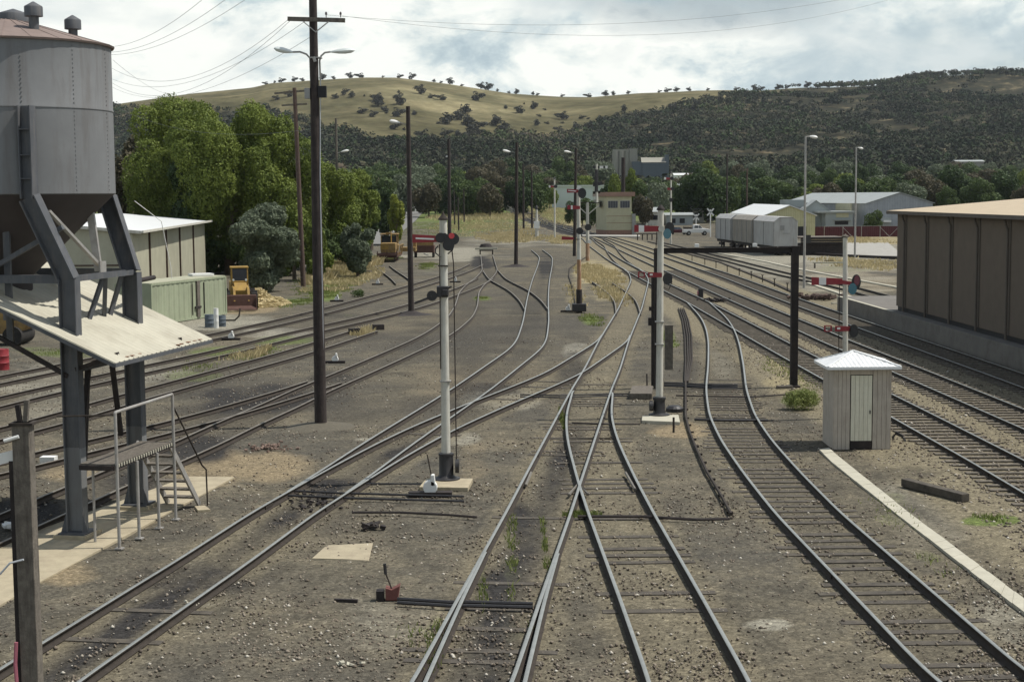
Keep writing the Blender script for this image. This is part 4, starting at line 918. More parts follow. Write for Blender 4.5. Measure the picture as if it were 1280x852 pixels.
t, g, zt, tx, r = wpole('power_pole', 'dark pole immediately behind the tall white signal post', 562, 174, 303, 5, m_pole, lean=-1, top=.7); Y0 = g[1]
lamp_head(t, at(557, 196), at(561, 195), None, m_whitec, 1.5)
for (x, yt, yb, w_, lb) in ((567.5, 238, 281, 1.8, 'thin dark pole in the grass, first right of the white signal'), (572.5, 246, 288, 2, 'thin pole with small white lamp in the grass'), (579.5, 236, 278, 1.8, 'thin dark pole in the grass, third right of the white signal'),
    (585, 232, 270, 1.6, 'leaning grey pole far off in the dry grass'), (591, 230, 266, 1.6, 'leaning thin pole furthest back in the dry grass'), (654, 205, 288, 2.8, 'dark pole immediately right of the lone slim lamp pole'), (664.5, 215, 285, 2.6, 'dark pole between the slim lamp pole and the white relay cage'), (779, 197, 292, 5.5, 'thick dark pole rising behind the signal box roof')):
    if x == 779: wpole('power_pole', lb, x, yt, 0, w_, m_pole, Yo=305, top=.85)
    else: wpole('power_pole', lb, x, yt, yb, w_, m_pole if x not in (585, 591) else m_timber, Yo=G(x, yb)[1], lean=(-2 if x == 585 else 3 if x == 591 else 0))
wpole('power_pole', 'thin dark pole in front of the dark round trees behind the white ute', 909, 192, 0, 2.4, m_pole, Yo=300)
wpole('power_pole', 'brown pole standing behind the white shed roof', 934, 210, 0, 2.2, m_pole2, Yo=310)
# galvanised lamps right
def galv(label, px, pyt, pyb, tipx, w_):
    g = P(px, pyb); Y = g[1]; t = thing('street_lamp', label, 'street lamp', g, 'galvanised car park lamps'); zt = zat(px, pyt, Y)
    MB().tube([(g[0], Y, 0), (g[0], Y, zt)], [w_*Y/FPX/2, w_*Y/FPX/2*.7], 12).build('post', m_beamlite, t, smooth=True)
    a = Q(px+1, pyt+1, Y); b = Q(px+(tipx-px)*.4, pyt+.5, Y); c = Q(tipx, pyt+2, Y)
    MB().tube([tuple(a), tuple(b)], .05).build('lamp_arm', m_beamlite, t); lamp_head(t, tuple(c), tuple(b), None, m_whitec, 1.5)
galv('tall galvanised lamp post beside the black portal post', 1005, 170, 360, 1022, 3.4)
galv('tall galvanised lamp post in front of the large grey shed', 1068.5, 184, 322, 1079, 2.6)

# ------------------------------------------------------------------ wires
def wire(label, p0, p1, sag, r=.012, group='overhead wires in the upper left sky'):
    a = Vector(p0); b = Vector(p1); pts = []
    for i in range(25): t = i/24; q = a.lerp(b, t); q.z -= sag*4*t*(1-t); pts.append(q)
    MB().tube(pts, r, 5).build('overhead_wire', m_cable, None, label=label, cat='wire', group=group)
def W_(x, y, Y): return tuple(Q(x, y, Y))
wl = [((120, 58, 70), (262, -8, 45), .5, 'highest wire of the fan left of the tall pole'), ((115, 64, 75), (292, -8, 45), .6, 'second wire down of the fan left of the tall pole'), ((110, 66, 80), (318, -8, 46), .7, 'third wire down of the fan, curving up steeply'),
      ((118, 70, 80), (360, 25, 49), 1.6, 'wire ending at the left tip of the crossarm'), ((120, 88, 90), (364, 25, 49), 1.9, 'wire ending just inside the left tip of the crossarm'), ((130, 94, 90), (384, 25, 49), 1.3, 'lower wire reaching the crossarm beside the pole'),
      ((130, 103, 110), (392, 44, 49.4), 1.5, 'lowest wire of the fan, reaching the pole below the crossarm')]
for a_, b_, s_, lb in wl: wire(lb, W_(*a_), W_(*b_), s_, .0065)
wire('upper thin wire crossing the sky right of the tall pole', W_(408.5, 19, 49), W_(1280, -60, 70), 1.4, .005, 'overhead wires right of the tall pole')
wire('lower thin wire crossing the sky right of the tall pole', W_(426.5, 20, 49), W_(1200, -30, 80), 1.6, .005, 'overhead wires right of the tall pole')
wire('long low wire from behind the silo across the front of the bright trees', W_(150, 136, 100), W_(398, 160, 60), .8, .006, 'low wires in front of the trees')
wire('short wire falling from the silo top across the trees', W_(141, 75, 60), W_(215, 118, 110), .3, .006, 'low wires in front of the trees')

# ------------------------------------------------------------------ semaphore signals
def arm(t, Y, x0, x1, yc, hpx, stripes, ring=False, hollow=False, dy=-.14):
    """arm pointing left from x1 (pivot) to x0 (tip), slightly wider at the tip"""
    s = Y/FPX; a = Q(x0, yc, Y); b = Q(x1, yc+.4, Y); L = b[0]-a[0]; h0 = hpx*s; h1 = hpx*.72*s; y = Y+dy
    o = MB(); 
    def seg(f0, f1, mi, dd=0):
        xa, xb = a[0]+L*f0, a[0]+L*f1; ha = h0+(h1-h0)*f0; hb = h0+(h1-h0)*f1; za = a[2]+(b[2]-a[2])*f0; zb = a[2]+(b[2]-a[2])*f1
        o.prism([(xa, y-dd, za-ha/2), (xb, y-dd, zb-hb/2), (xb, y-dd, zb+hb/2), (xa, y-dd, za+ha/2)], (0, .025, 0), mi=mi)
    if ring:
        seg(0, .06, 0); seg(.24, .3, 0)
        for sg in (1, -1): o.box((a[0]+L*.15, y, a[2]+sg*h0*.42), (L*.2, .025, h0*.16), mi=0)
        seg(.42, 1, 0)
        o.box((a[0]+L*.55, y-.005, a[2]), (L*.12, .02, h0*.3), mi=1)
    else:
        p = 0
        for f0, f1, mi in stripes: seg(f0, f1, mi)
    return o.build('signal_arm', [m_red, m_whitec, m_black], t)
def disc(t, x, y, Y, r, mi_m, dy=-.2, name='spectacle', squash=1., rz=0., th=.03):
    q = Q(x, y, Y); mb = MB(); v = []; n = 20; c = Vector((q[0], Y+dy, q[2]))
    d = Matrix.Rotation(rz, 3, 'Z') @ Vector((0, 1, 0)); e = d.cross(Vector((0, 0, 1)))
    for s in (0, th):
        for i in range(n): a = 2*math.pi*i/n; v.append(c+d*s+e*math.cos(a)*r*squash+Vector((0, 0, math.sin(a)*r)))
    mb.add(v, [tuple(range(n)), tuple(range(2*n-1, n-1, -1))]+[(i, (i+1) % n, n+(i+1) % n, n+i) for i in range(n)]); return mb.build(name, mi_m, t, smooth=True)
# near left signal (557)
g = P(558, 603); Y = g[1]; s1 = thing('semaphore_signal', 'white round signal post with striped red arm, nearest, left of the centre track', 'railway signal', g, 'semaphore signals on white posts')
zt = zat(554, 274, Y); xt = Q(554, 274, Y)[0]
MB().tube([(g[0], Y, .1), (g[0], Y, 1), (xt, Y, zt)], [.125, .12, .098], 16).build('post', m_white, s1, smooth=True)
MB().lathe((xt, Y, zt-.02), [(.13, 0), (.135, .03), (.1, .07), (.05, .13), (.03, .17), (.0, .24)], 14).build('finial', m_rust, s1, smooth=True)
arm(s1, Y, 516, 549, 298, 10.5, [(0, 1, 0)]); 
q0 = Q(520, 297.6, Y); q1 = Q(543, 298.6, Y); MB().bar((q0[0], Y-.157, q0[2]), (q1[0], Y-.157, q1[2]), .008, .04).build('arm_stripe', m_whitec, s1)
disc(s1, 551, 297, Y, .13, m_black, -.2, 'pivot_casting'); disc(s1, 556, 296, Y, .1, m_black, -.17, 'pivot_casting')
disc(s1, 567, 298.5, Y, .15, m_black, -.16, 'lens_ring'); disc(s1, 564.8, 294.5, Y, .075, m_redbright, -.19, 'red_lens'); disc(s1, 561, 306, Y, .15, m_black, -.18, 'counterweight')
MB().tube([tuple(Q(548, 307, Y)+[0, -.13, 0]), tuple(Q(544.5, 311, Y)+[0, -.15, 0]), tuple(Q(545, 316, Y)+[0, -.15, 0]), tuple(Q(551, 321, Y)+[0, -.12, 0])], .018, 6).build('cable_loop', m_black, s1)
MB().tube([tuple(Q(568, 304, Y)+[0, -.13, 0]), tuple(Q(566, 312, Y)+[0, -.15, 0]), tuple(Q(560, 317, Y)+[0, -.12, 0])], .018, 6).build('cable_loop', m_black, s1)
disc(s1, 540.5, 369, Y, .135, m_black, -.2, 'balance_weight')
MB().bar(tuple(Q(519, 378, Y)+[0, -.2, 0]), tuple(Q(540, 370, Y)+[0, -.2, 0]), .05, .05).build('balance_lever', m_black, s1)
mb = MB(); q = Q(553.5, 364, Y); mb.box((q[0], Y-.02, q[2]), (.3, .34, .28)); mb.box((q[0]+.06, Y-.2, q[2]-.02), (.14, .08, .16)); mb.bar((q[0], Y-.1, q[2]+.02), tuple(Q(565, 357.5, Y)+[0, -.1, 0]), .05, .05); mb.build('crank_casting', m_black, s1, bevel=.02)
MB().box((q[0]+.02, Y, zat(554, 332, Y)), (.26, .26, .03)).build('post_band', m_rust, s1)
MB().box((Q(557, 476, Y)[0], Y, zat(557, 476, Y)), (.28, .28, .03)).build('post_band', m_beamlite, s1)
mb = MB(); mb.lathe((g[0], Y, .1), [(.36, 0), (.36, .03), (.24, .06), (.19, .12), (.185, .62), (.2, .63), (.2, .68), (.12, .7)], 20); mb.build('base_sleeve', m_black, s1, smooth=True)
MB().cyl((g[0]+.24, Y-.05, .45), (g[0]+.34, Y-.05, .45), .18, n=18).build('wire_pulley', m_black, s1, smooth=True)
MB().tube([(g[0]+.27, Y, .5), (Q(567, 330, Y)[0], Y, zat(567, 330, Y)), (Q(564, 305, Y)[0], Y, zat(564, 305, Y))], .016, 5).build('operating_rod', m_rust, s1)
MB().tube([(g[0]-.11, Y-.09, 3.0), (xt-.1, Y-.09, zat(551, 330, Y)), (xt-.1, Y-.09, zat(551, 305, Y))], .014, 5).build('operating_rod', m_rust, s1)
slab('concrete_base', [(524, 608), (533, 597), (591, 597.5), (585, 609)], .1, .25, m_conc, par=s1)
# middle signal (825)
g = P(824, 522); Y = g[1]; s2 = thing('semaphore_signal', 'white signal post with two red arms standing against the dark portal upright', 'railway signal', g, 'semaphore signals on white posts')
zt = zat(826, 262, Y); xt = Q(826, 262, Y)[0]
MB().tube([(g[0], Y, .1), (xt, Y, zt)], [.125, .1], 16).build('post', m_white, s2, smooth=True)
MB().lathe((xt, Y, zt-.02), [(.14, 0), (.14, .04), (.1, .1), (.03, .18)], 14).build('finial', m_tar, s2, smooth=True)
arm(s2, Y, 792.5, 823, 285.5, 9, [(0, .18, 0), (.18, .4, 1), (.4, 1, 0)]); disc(s2, 826, 286, Y, .1, m_white, -.2, 'pivot_casting')
disc(s2, 836.5, 285, Y, .2, m_black, -.12, 'spectacle', .8); disc(s2, 833.5, 292, Y, .17, m_blue, -.15, 'blue_lens', .8)
MB().tube([(g[0]-.17, Y-.08, 1.0), (g[0]-.17, Y-.08, zat(821, 345, Y)), (xt-.14, Y-.08, zat(822, 290, Y))], .014, 5).build('operating_rod', m_rust, s2)
arm(s2, Y, 797, 827, 343, 7.5, [], ring=True); disc(s2, 834, 348, Y, .2, m_black, -.14, 'spectacle', .8)
MB().tube([tuple(Q(838, 342, Y)), tuple(Q(840, 352, Y)), tuple(Q(836, 362, Y)), tuple(Q(829, 359, Y))], .015, 6).build('cable_loop', m_rust, s2)
for yy in (402, 430): MB().box((g[0]+.0, Y, zat(825, yy, Y)), (.3, .3, .03)).build('post_band', m_beamlite, s2)
MB().lathe((g[0], Y, .1), [(.36, 0), (.36, .03), (.22, .07), (.2, .12), (.19, .5), (.22, .52), (.22, .6), (.12, .62)], 18).build('base_sleeve', m_black, s2, smooth=True)
MB().cyl((g[0]-.34, Y-.1, .42), (g[0]-.22, Y-.1, .42), .17, n=16).build('wire_pulley', m_black, s2, smooth=True)
slab('concrete_base', [(802, 525), (803, 519), (848, 518), (850, 527)], .1, .25, m_concw, par=s2)
# right signal (1057)
Y = 50.; x_ = Q(1057, 500, Y)[0]; s3 = thing('semaphore_signal', 'slim white signal post with red and white arm rising behind the small hut', 'railway signal', (x_, Y, 0), 'semaphore signals on white posts')
zt = zat(1056, 296, Y); MB().tube([(x_, Y, 0), (Q(1056.5, 296, Y)[0], Y, zt)], [.095, .075], 14).build('post', m_white, s3, smooth=True)
MB().lathe((Q(1056.5, 296, Y)[0], Y, zt-.02), [(.12, 0), (.12, .05), (.05, .08), (.02, .12)], 12).build('finial', m_timber, s3)
arm(s3, Y, 1013.5, 1052, 351, 10, [(0, .24, 0), (.24, .47, 1), (.47, 1, 0)])
MB().bar(tuple(Q(1050, 352, Y)+[0, -.13, 0]), tuple(Q(1064, 354, Y)+[0, -.13, 0]), .05, .12).build('spectacle_bracket', m_red, s3)
disc(s3, 1069, 352, Y, .25, m_black, -.17, 'spectacle', .6); disc(s3, 1069.5, 350, Y, .16, mat('lens_dark_red', (.12, .015, .03), .25, .1, 5, spec=.6), -.19, 'red_lens', .6); disc(s3, 1064, 360.5, Y, .19, m_blue, -.2, 'blue_lens', .75)
arm(s3, Y, 1029, 1062, 410, 8, [], ring=True); disc(s3, 1066, 413, Y, .22, m_black, -.14, 'spectacle', .7)
MB().tube([(x_-.25, Y, 1.8), (x_-.25, Y, zat(1050, 356, Y))], .014, 5).build('operating_rod', m_rust, s3)
# 723 signal
g = P(724, 391); Y = g[1]; s4 = thing('semaphore_signal', 'tall signal with rust streaked lower post and two red arms, left of the straw patch', 'railway signal', g, 'semaphore signals on white posts')
zt = zat(723, 236, Y); MB().tube([(g[0], Y, 3.4), (g[0]-.03, Y, zt)], [.13, .11], 12).build('post', m_white, s4, smooth=True); MB().tube([(g[0], Y, 1.5), (g[0], Y, 3.4)], [.14, .13], 12).build('rusty_post_section', m_rustpost, s4, smooth=True)
MB().tube([(g[0], Y, 0), (g[0], Y, 1.5)], .19, 12).build('base_sleeve', m_tar, s4, smooth=True)
MB().box((g[0], Y, .35), (.9, .6, .5)).build('base_casting', m_black, s4, bevel=.05)
disc(s4, 724, 236, Y, .17, m_whitec, -.1, 'white_finial'); arm(s4, Y, 708.5, 723, 238.5, 5, [(0, 1, 0)]); disc(s4, 727.5, 241.5, Y, .33, m_black, -.2, 'spectacle', .8)
q0 = Q(710, 238, Y); MB().bar((q0[0], Y-.16, q0[2]), (Q(720, 239, Y)[0], Y-.16, zat(720, 239, Y)), .01, .05).build('arm_stripe', m_whitec, s4)
arm(s4, Y, 709, 725, 259, 5.5, [(0, .28, 0), (.28, .42, 1), (.42, 1, 0)]); disc(s4, 724.5, 288.5, Y, .22, m_black, -.15, 'balance_weight')
q = Q(724.5, 299, Y)
arm(s4, Y, 702, 717, 297.5, 4.5, [(0, 1, 0)])
MB().bar((Q(717, 298, Y)[0], Y-.12, q[2]), (q[0], Y-.1, q[2]), .04, .05).build('arm_bracket', m_rust, s4)
# 734 bracket signal
g = P(734.5, 326); Y = g[1]; s5 = thing('bracket_signal', 'bracket signal with rusty lower post and raised black arm left of the signal box', 'railway signal', g)
MB().tube([(g[0], Y, 2.0), (g[0], Y, zat(734, 253, Y))], [.2, .17], 10).build('post', m_white, s5, smooth=True); MB().tube([(g[0], Y, 0), (g[0], Y, 2.)], [.24, .22], 10).build('rusty_post_section', m_rustpost, s5)
MB().bar(W_(712, 253, Y), W_(751, 253.5, Y), .2, .12).build('bracket_beam', m_rust, s5); MB().bar(W_(735, 268, Y), W_(748, 257, Y), .1, .1).build('bracket_strut', m_white, s5); MB().bar(W_(734, 268, Y), W_(722, 257, Y), .1, .1).build('bracket_strut', m_white, s5)
MB().tube([W_(746, 253, Y), W_(746, 240, Y)], .16, 8).build('doll_post', m_white, s5); MB().tube([W_(745.5, 240, Y), W_(745.5, 212, Y)], .2, 8).build('dark_doll_post', m_black, s5); MB().tube([W_(745.8, 212, Y), W_(745.8, 205, Y)], .13, 8).build('finial', m_white, s5)
MB().bar(W_(741, 209, Y), W_(760, 209, Y), .08, .25).build('distant_arm', m_black, s5); MB().bar(tuple(Q(749.5, 209, Y)+[0, -.1, 0]), tuple(Q(754, 209, Y)+[0, -.1, 0]), .03, .28).build('arm_patch', m_whitec, s5); MB().bar(tuple(Q(756.5, 209, Y)+[0, -.1, 0]), tuple(Q(759.5, 209, Y)+[0, -.1, 0]), .03, .3).build('arm_patch', m_whitec, s5)
MB().bar(W_(741, 231, Y), W_(753, 229, Y), .1, .4).build('lower_arm', m_black, s5); disc(s5, 735, 284, Y, .38, m_black, -.2, 'balance_weight')
disc(s5, 737, 302, Y, .22, m_whitec, -.3, 'lamp_lens'); MB().bar(W_(741, 241, Y), W_(750, 240, Y), .1, .3).build('walkway_plate', m_tar, s5)
MB().tube([W_(742.5, 252, Y), W_(742.5, 235, Y)], .05, 5).build('ladder_rail', m_white, s5)
# 693, 838, 808, small ones
def farsig(label, px, pyt, pyb, arms, w_=3, m=m_white, rusty=False, disc_y=None):
    g = G(px, pyb); Y = g[1]; t = thing('semaphore_signal', label, 'railway signal', g, 'semaphore signals on white posts'); r = w_*Y/FPX/2; zt = zat(px, pyt, Y)
    MB().tube([(g[0], Y, g[2]), (g[0], Y, zt)], [r, r*.8], 10).build('post', m, t, smooth=True); MB().lathe((g[0], Y, zt), [(r*1.4, 0), (r*.3, r*2.5)], 8).build('finial', m_black, t)
    for (x0, x1, y, h, st) in arms:
        arm(t, Y, x0, x1, y, h, st, dy=-.3); disc(t, x1+1.5, y, Y, 2.2*Y/FPX, m_black, -.35, 'spectacle')
    return t, Y
farsig('distant signal with white tipped red arm and lamp stage, left of the pale blue building', 693.5, 224, 298, [(686, 693, 233, 3, [(0, .3, 1), (.3, 1, 0)])], 2.4)
t, Y = farsig('tall thin white signal with two small red arms, left of the white ute', 838.5, 217, 306, [(830, 838, 223, 3.2, [(0, .3, 1), (.3, 1, 0)]), (834, 839, 236, 3, [(0, 1, 0)])], 2.6); disc(t, 838.5, 250, Y, .3, m_black, -.2, 'balance_weight')
t, Y = farsig('short white and black banded signal between the box and the near signal', 808, 248, 283, [], 2.2); q = Q(808, 261, Y); MB().tube([W_(808, 268, Y), W_(808, 255, Y)], .3, 8).build('black_band', m_black, t)
# white relay cage 671
g = P(671, 296); g = G(671, 296); Y = g[1]; t = thing('relay_cage', 'white relay post inside a small white railed cage beside the straw bank', 'signal equipment', g)
MB().tube([tuple(g), W_(671, 262, Y)], [.35, .18], 10).build('post', m_white, t); MB().box((g[0], Y, zat(671, 281, Y)), (1., .8, 1.3)).build('relay_box', m_whitec, t); MB().lathe((g[0], Y, zat(671, 262, Y)), [(.25, 0), (.22, .5), (.05, .8)], 8).build('lamp', m_black, t)
mb = MB()
for x in np.linspace(-2.4, 1.8, 7): mb.bar((g[0]+x, Y-1, g[2]), (g[0]+x, Y-1, g[2]+1.2), .07, .07)
for z in (.1, .65, 1.2): mb.bar((g[0]-2.4, Y-1, g[2]+z), (g[0]+1.8, Y-1, g[2]+z), .06, .06)
mb.build('railing', m_white, t)

# ------------------------------------------------------------------ black portal
g1 = P(992, 484); g2 = P(819, 508); Y = g1[1]; t = thing('portal_frame', 'black steel portal with long level beam over the right tracks', 'portal', g1)
zt = zat(992, 309, Y); hw = .165
mb = MB(); mb.box((g1[0], Y, zt/2), (.27, .27, zt)); mb.box((g1[0], Y, .04), (.45, .45, .08)); mb.build('post', m_tar, t, bevel=.01)
x2 = Q(821, 400, Y)[0]; mb = MB(); mb.box((x2, Y, zt/2), (.22, .24, zt)); mb.build('post', m_tar, t, bevel=.01)
zb = zat(940, 312.5, Y); mb = MB(); mb.box(((x2+g1[0])/2, Y, zb+.09), (g1[0]-x2, .14, .02)); mb.box(((x2+g1[0])/2, Y, zb-.09), (g1[0]-x2, .14, .02)); mb.box(((x2+g1[0])/2, Y, zb), (g1[0]-x2, .03, .17)); mb.build('beam', m_tar, t)
MB().box((g1[0], Y, zt+.02), (.36, .3, .06)).build('post_cap', m_tar, t)
for x in (871, 943.5):
    q = Q(x, 305, Y); MB().box((q[0], Y, zb+.19), (.16, .16, .13)).build('white_block', m_whitec, t, bevel=.01)
mb = MB(); mb.box((x2-.17, Y-.08, 2.2), (.1, .1, 4.2)); mb.box((x2-.25, Y-.1, 2.6), (.18, .12, .3)); mb.box((x2-.25, Y-.1, 3.1), (.12, .12, .15)); mb.build('side_conduit', m_tar, t)
q = P(835, 440); MB().box((Q(836, 420, 54)[0], 54, zat(836, 420, 54)-.4), (.28, .2, 1.6)).build('control_cabinet', m_timber, None, label='tall narrow grey cabinet just right of the two arm signal post', cat='cabinet')
# bracket thing on front of the portal's foot
MB().box((g1[0]-.4, Y-.3, .06), (.6, .25, .1), .2).build('timber_offcut', m_timber, None, label='short dark timber offcut by the foot of the portal post', cat='timber')

# ------------------------------------------------------------------ hut
c0 = P(1041.5, 561.5); c1 = P(1112, 560.5); hx0, hx1 = c0[0], c1[0]; hy = c0[1]; hd = 1.5
hut = thing('lineside_hut', 'small square timber hut with cream door and pyramid tin roof beside the pale trough', 'hut', ((hx0+hx1)/2, hy+hd/2, 0))
he = zat(1076, 459, hy); wv = hx1-hx0; dx0 = Q(1063.5, 500, hy)[0]; dx1 = Q(1090, 500, hy)[0]
def boards(mb, x0, x1, y, z0, z1, n, ax='x', th=.02):
    for k in range(n):
        a = x0+(x1-x0)*k/n; b = x0+(x1-x0)*(k+1)/n; g_ = .004
        if ax == 'x': mb.box(((a+b)/2, y, (z0+z1)/2), (b-a-g_*2, th, z1-z0))
        else: mb.box((y, (a+b)/2, (z0+z1)/2), (th, b-a-g_*2, z1-z0))
mb = MB(); mb.box(((hx0+hx1)/2, hy+hd/2+.02, he/2+.02), (wv-.06, hd-.06, he-.06)); mb.build('wall_core', m_tar, hut)
mb = MB(); boards(mb, hx0, dx0-.02, hy, .0, he, 4); boards(mb, dx1+.02, hx1, hy, .0, he, 4); boards(mb, dx0-.02, dx1+.02, hy, zat(1076, 468, hy), he, 1)
boards(mb, hy, hy+hd, hx0, 0, he, 9, 'y'); boards(mb, hy, hy+hd, hx1, 0, he, 9, 'y'); boards(mb, hx0, hx1, hy+hd, 0, he, 10)
mb.build('wall', m_hut, hut)
dz0 = zat(1076, 550.5, hy); mb = MB(); boards(mb, dx0, dx1, hy-.005, dz0, zat(1076, 469, hy), 5, th=.03); d_ = mb.build('door', m_hutdoor, hut)
MB().box((dx1-.06, hy-.03, 1.1), (.03, .03, .1)).build('handle', m_black, d_)
mb = MB(); mb.box(((dx0+dx1)/2, hy-.01, dz0/2), (dx1-dx0, .04, dz0-.02)); mb.build('threshold', m_tar, hut)
ov = .22; zr = zat(1071, 438.5, hy+hd/2); c = ((hx0+hx1)/2-.12, hy+hd/2)
def pyr(mb, ov, ze, zr, n=16):
    xs0, xs1, ys0, ys1 = hx0-ov, hx1+ov, hy-ov, hy+hd+ov
    for (p, q) in (((xs0, ys0), (xs1, ys0)), ((xs1, ys0), (xs1, ys1)), ((xs1, ys1), (xs0, ys1)), ((xs0, ys1), (xs0, ys0))):
        V = []; F = []
        for i in range(n*2+1):
            t_ = i/(n*2); x = p[0]+(q[0]-p[0])*t_; y = p[1]+(q[1]-p[1])*t_
            dz = .02 if i % 2 else 0
            # walk upslope perpendicular to eave until the hip
            fr = 1-abs(2*t_-1)
            ex, ey = (p[0]+q[0])/2, (p[1]+q[1])/2; ux, uy = c[0]-ex, c[1]-ey
            V += [(x, y, ze+dz), (x+ux*fr, y+uy*fr, ze+(zr-ze)*fr+dz)]
        for i in range(n*2): F.append((2*i, 2*i+2, 2*i+3, 2*i+1))
        mb.add(V, F)
mb = MB(); pyr(mb, ov, he+.03, zr); ro = mb.build('roof', m_galv, hut); so = ro.modifiers.new('th', 'SOLIDIFY'); so.thickness = .012
mb = MB()
for q in ((hx0-ov, hy-ov), (hx1+ov, hy-ov), (hx0-ov, hy+hd+ov), (hx1+ov, hy+hd+ov)): mb.bar((q[0], q[1], he+.05), (c[0], c[1], zr+.02), .07, .03)
mb.build('hip_capping', m_galv, ro)
mb = MB()
for a_, b_ in (((hx0-ov, hy-ov), (hx1+ov, hy-ov)), ((hx0-ov, hy-ov), (hx0-ov, hy+hd+ov)), ((hx1+ov, hy-ov), (hx1+ov, hy+hd+ov)), ((hx0-ov, hy+hd+ov), (hx1+ov, hy+hd+ov))): mb.bar((*a_, he+.0), (*b_, he+.0), .06, .08)
mb.build('eave_gutter', m_galv, ro)
mb = MB(); q = P(1122, 552); 
for k in range(4): mb.tube([(q[0]-.15, q[1]+k*.03, .05+k*.03), (q[0]-.05, q[1], .32-k*.03), (q[0]+.12, q[1]-.05, .22-k*.02), (q[0]+.18+.02*k, q[1]-.1, .03)], .02, 6)
mb.build('cable_coil', m_black, None, label='loose coil of black cable against the right side of the hut', cat='cable')
# old sleeper lying
a = P(1131, 603, .1); b = P(1207, 623, .1); mb = MB(); mb.bar((a[0], a[1], .12), (b[0], b[1], .12), .25, .2); mb.build('timber_sleeper', m_sleeper2, None, bevel=.02, label='single loose dark timber sleeper lying right of the pale trough', cat='sleeper')

# ------------------------------------------------------------------ brown building on right
e0 = P(1120, 412.7); e1 = P(1280, 465)
bl = thing('goods_shed', 'long brown sheet clad building with low tan roof on the grey platform', 'building', e0)
w0 = e0+nrm*.55; d_r = ray(1120, 400); q_ = ((w0[0])*nrm[0]+(w0[1])*nrm[1])/(d_r[0]*nrm[0]+d_r[1]*nrm[1]); w0 = np.array([d_r[0]*q_, d_r[1]*q_, 0.])
dy_ = dirp
ztp = .95; ze = zat(1120, 266, w0[1]+0.0); L_ = 52.
mats_b = m_brown
def BP(t_, n_, z): q = w0+dirp*t_+nrm*n_; return (q[0], q[1], z)
mb = MB(); mb.prism([BP(0, 0, ztp+.25), BP(L_, 0, ztp+.25), BP(L_, 20, ztp+.25), BP(0, 20, ztp+.25)], (0, 0, ze-ztp-.25)); mb.build('wall', m_brown, bl)
mb = MB(); mb.prism([BP(.05, .08, ztp), BP(L_, .08, ztp), BP(L_, 19.9, ztp), BP(.05, 19.9, ztp)], (0, 0, .26)); mb.build('footing', m_dark, bl)
# panel spacing from the downpipe pixels
tp = []
for x in (1132, 1160.5, 1190, 1223, 1261.7):
    d = ray(x, 330); # intersect with wall plane
    q = ((w0[0]-CAM[0])*nrm[0]+(w0[1]-CAM[1])*nrm[1])/(d[0]*nrm[0]+d[1]*nrm[1]); p = CAM+d*q; tp.append(float((p-w0)@dirp))
sp_ = (tp[-1]-tp[0])/4
ang = math.atan2(dirp[1], dirp[0])
for k in range(10):
    t_ = tp[0]+sp_*k
    if t_ > L_-1: break
    mb = MB(); mb.tube([BP(t_, -.1, ztp+.05), BP(t_, -.1, ze-.55), BP(t_-.15, -.12, ze-.4), BP(t_-.15, -.2, ze-.1)], .06, 8); dp = mb.build('downpipe', m_brown2, bl)
for k in range(10): 
    t_ = tp[0]+sp_*k
    if t_ < L_: MB().box(BP(t_+.14, -.02, (ztp+.25+ze)/2), (.1, .06, ze-ztp-.3), ang).build('cover_strip', m_brown2, bl)
rise = .85
mb = MB(); V = [BP(-.55, -.45, ze+.12), BP(L_, -.45, ze+.12), BP(L_, 10, ze+.12+rise), BP(-.55, 10, ze+.12+rise), BP(-.55, 20.5, ze+.12), BP(L_, 20.5, ze+.12)]
mb.add(V, [(0, 1, 2, 3), (3, 2, 5, 4)]); ro = mb.build('roof', m_tanroof, bl); so = ro.modifiers.new('t', 'SOLIDIFY'); so.thickness = .05
mb = MB(); mb.prism([BP(-.56, -.5, ze-.06), BP(L_, -.5, ze-.06), BP(L_, -.36, ze-.06), BP(-.56, -.36, ze-.06)], (0, 0, .17)); mb.build('gutter', m_brown2, bl)
mb = MB(); mb.add([BP(-.57, -.46, ze-.08), BP(-.57, 10, ze-.08+rise), BP(-.57, 10, ze+.13+rise), BP(-.57, -.46, ze+.13)], [(0, 1, 2, 3)]); mb.add([BP(0, 0, ze), BP(0, 20, ze), BP(0, 10, ze+rise+.0)], [(0, 1, 2)]); mb.build('barge_board', m_brown2, bl)

# ------------------------------------------------------------------ cream building left
zc = 5.3
c1_ = Q(165.6, 289.6, 100.6); c2_ = Q(255.6, 276.6, 146.)
cb = thing('cream_shed', 'cream clad shed with white low roof and dark downpipes behind the silo', 'building', (c1_[0], c1_[1], 0))
d_ = np.array([c2_[0]-c1_[0], c2_[1]-c1_[1], 0]); Lc = np.linalg.norm(d_); d_ /= Lc; n_ = np.array([-d_[1], d_[0], 0]); n_ = n_ if n_[0] < 0 else -n_
def CP(t_, w_, z): return (c1_[0]+d_[0]*t_+n_[0]*w_, c1_[1]+d_[1]*t_+n_[1]*w_, z)
hwid = 8.5; rs = .8
mb = MB(); mb.prism([CP(0, 0, 0), CP(0, 2*hwid, 0), CP(0, 2*hwid, zc-.1), CP(0, hwid, zc-.1+rs), CP(0, 0, zc-.1)], tuple(d_*Lc)); mb.build('wall', m_cream, cb)
mb = MB(); mb.add([CP(-.25, -.6, zc-.02), CP(Lc+.2, -.6, zc-.02), CP(Lc+.2, hwid, zc+rs+.05), CP(-.25, hwid, zc+rs+.05), CP(Lc+.2, 2*hwid+.5, zc-.02), CP(-.25, 2*hwid+.5, zc-.02)], [(0, 1, 2, 3), (3, 2, 4, 5)]); ro = mb.build('roof', m_roofw, cb); so = ro.modifiers.new('t', 'SOLIDIFY'); so.thickness = .06
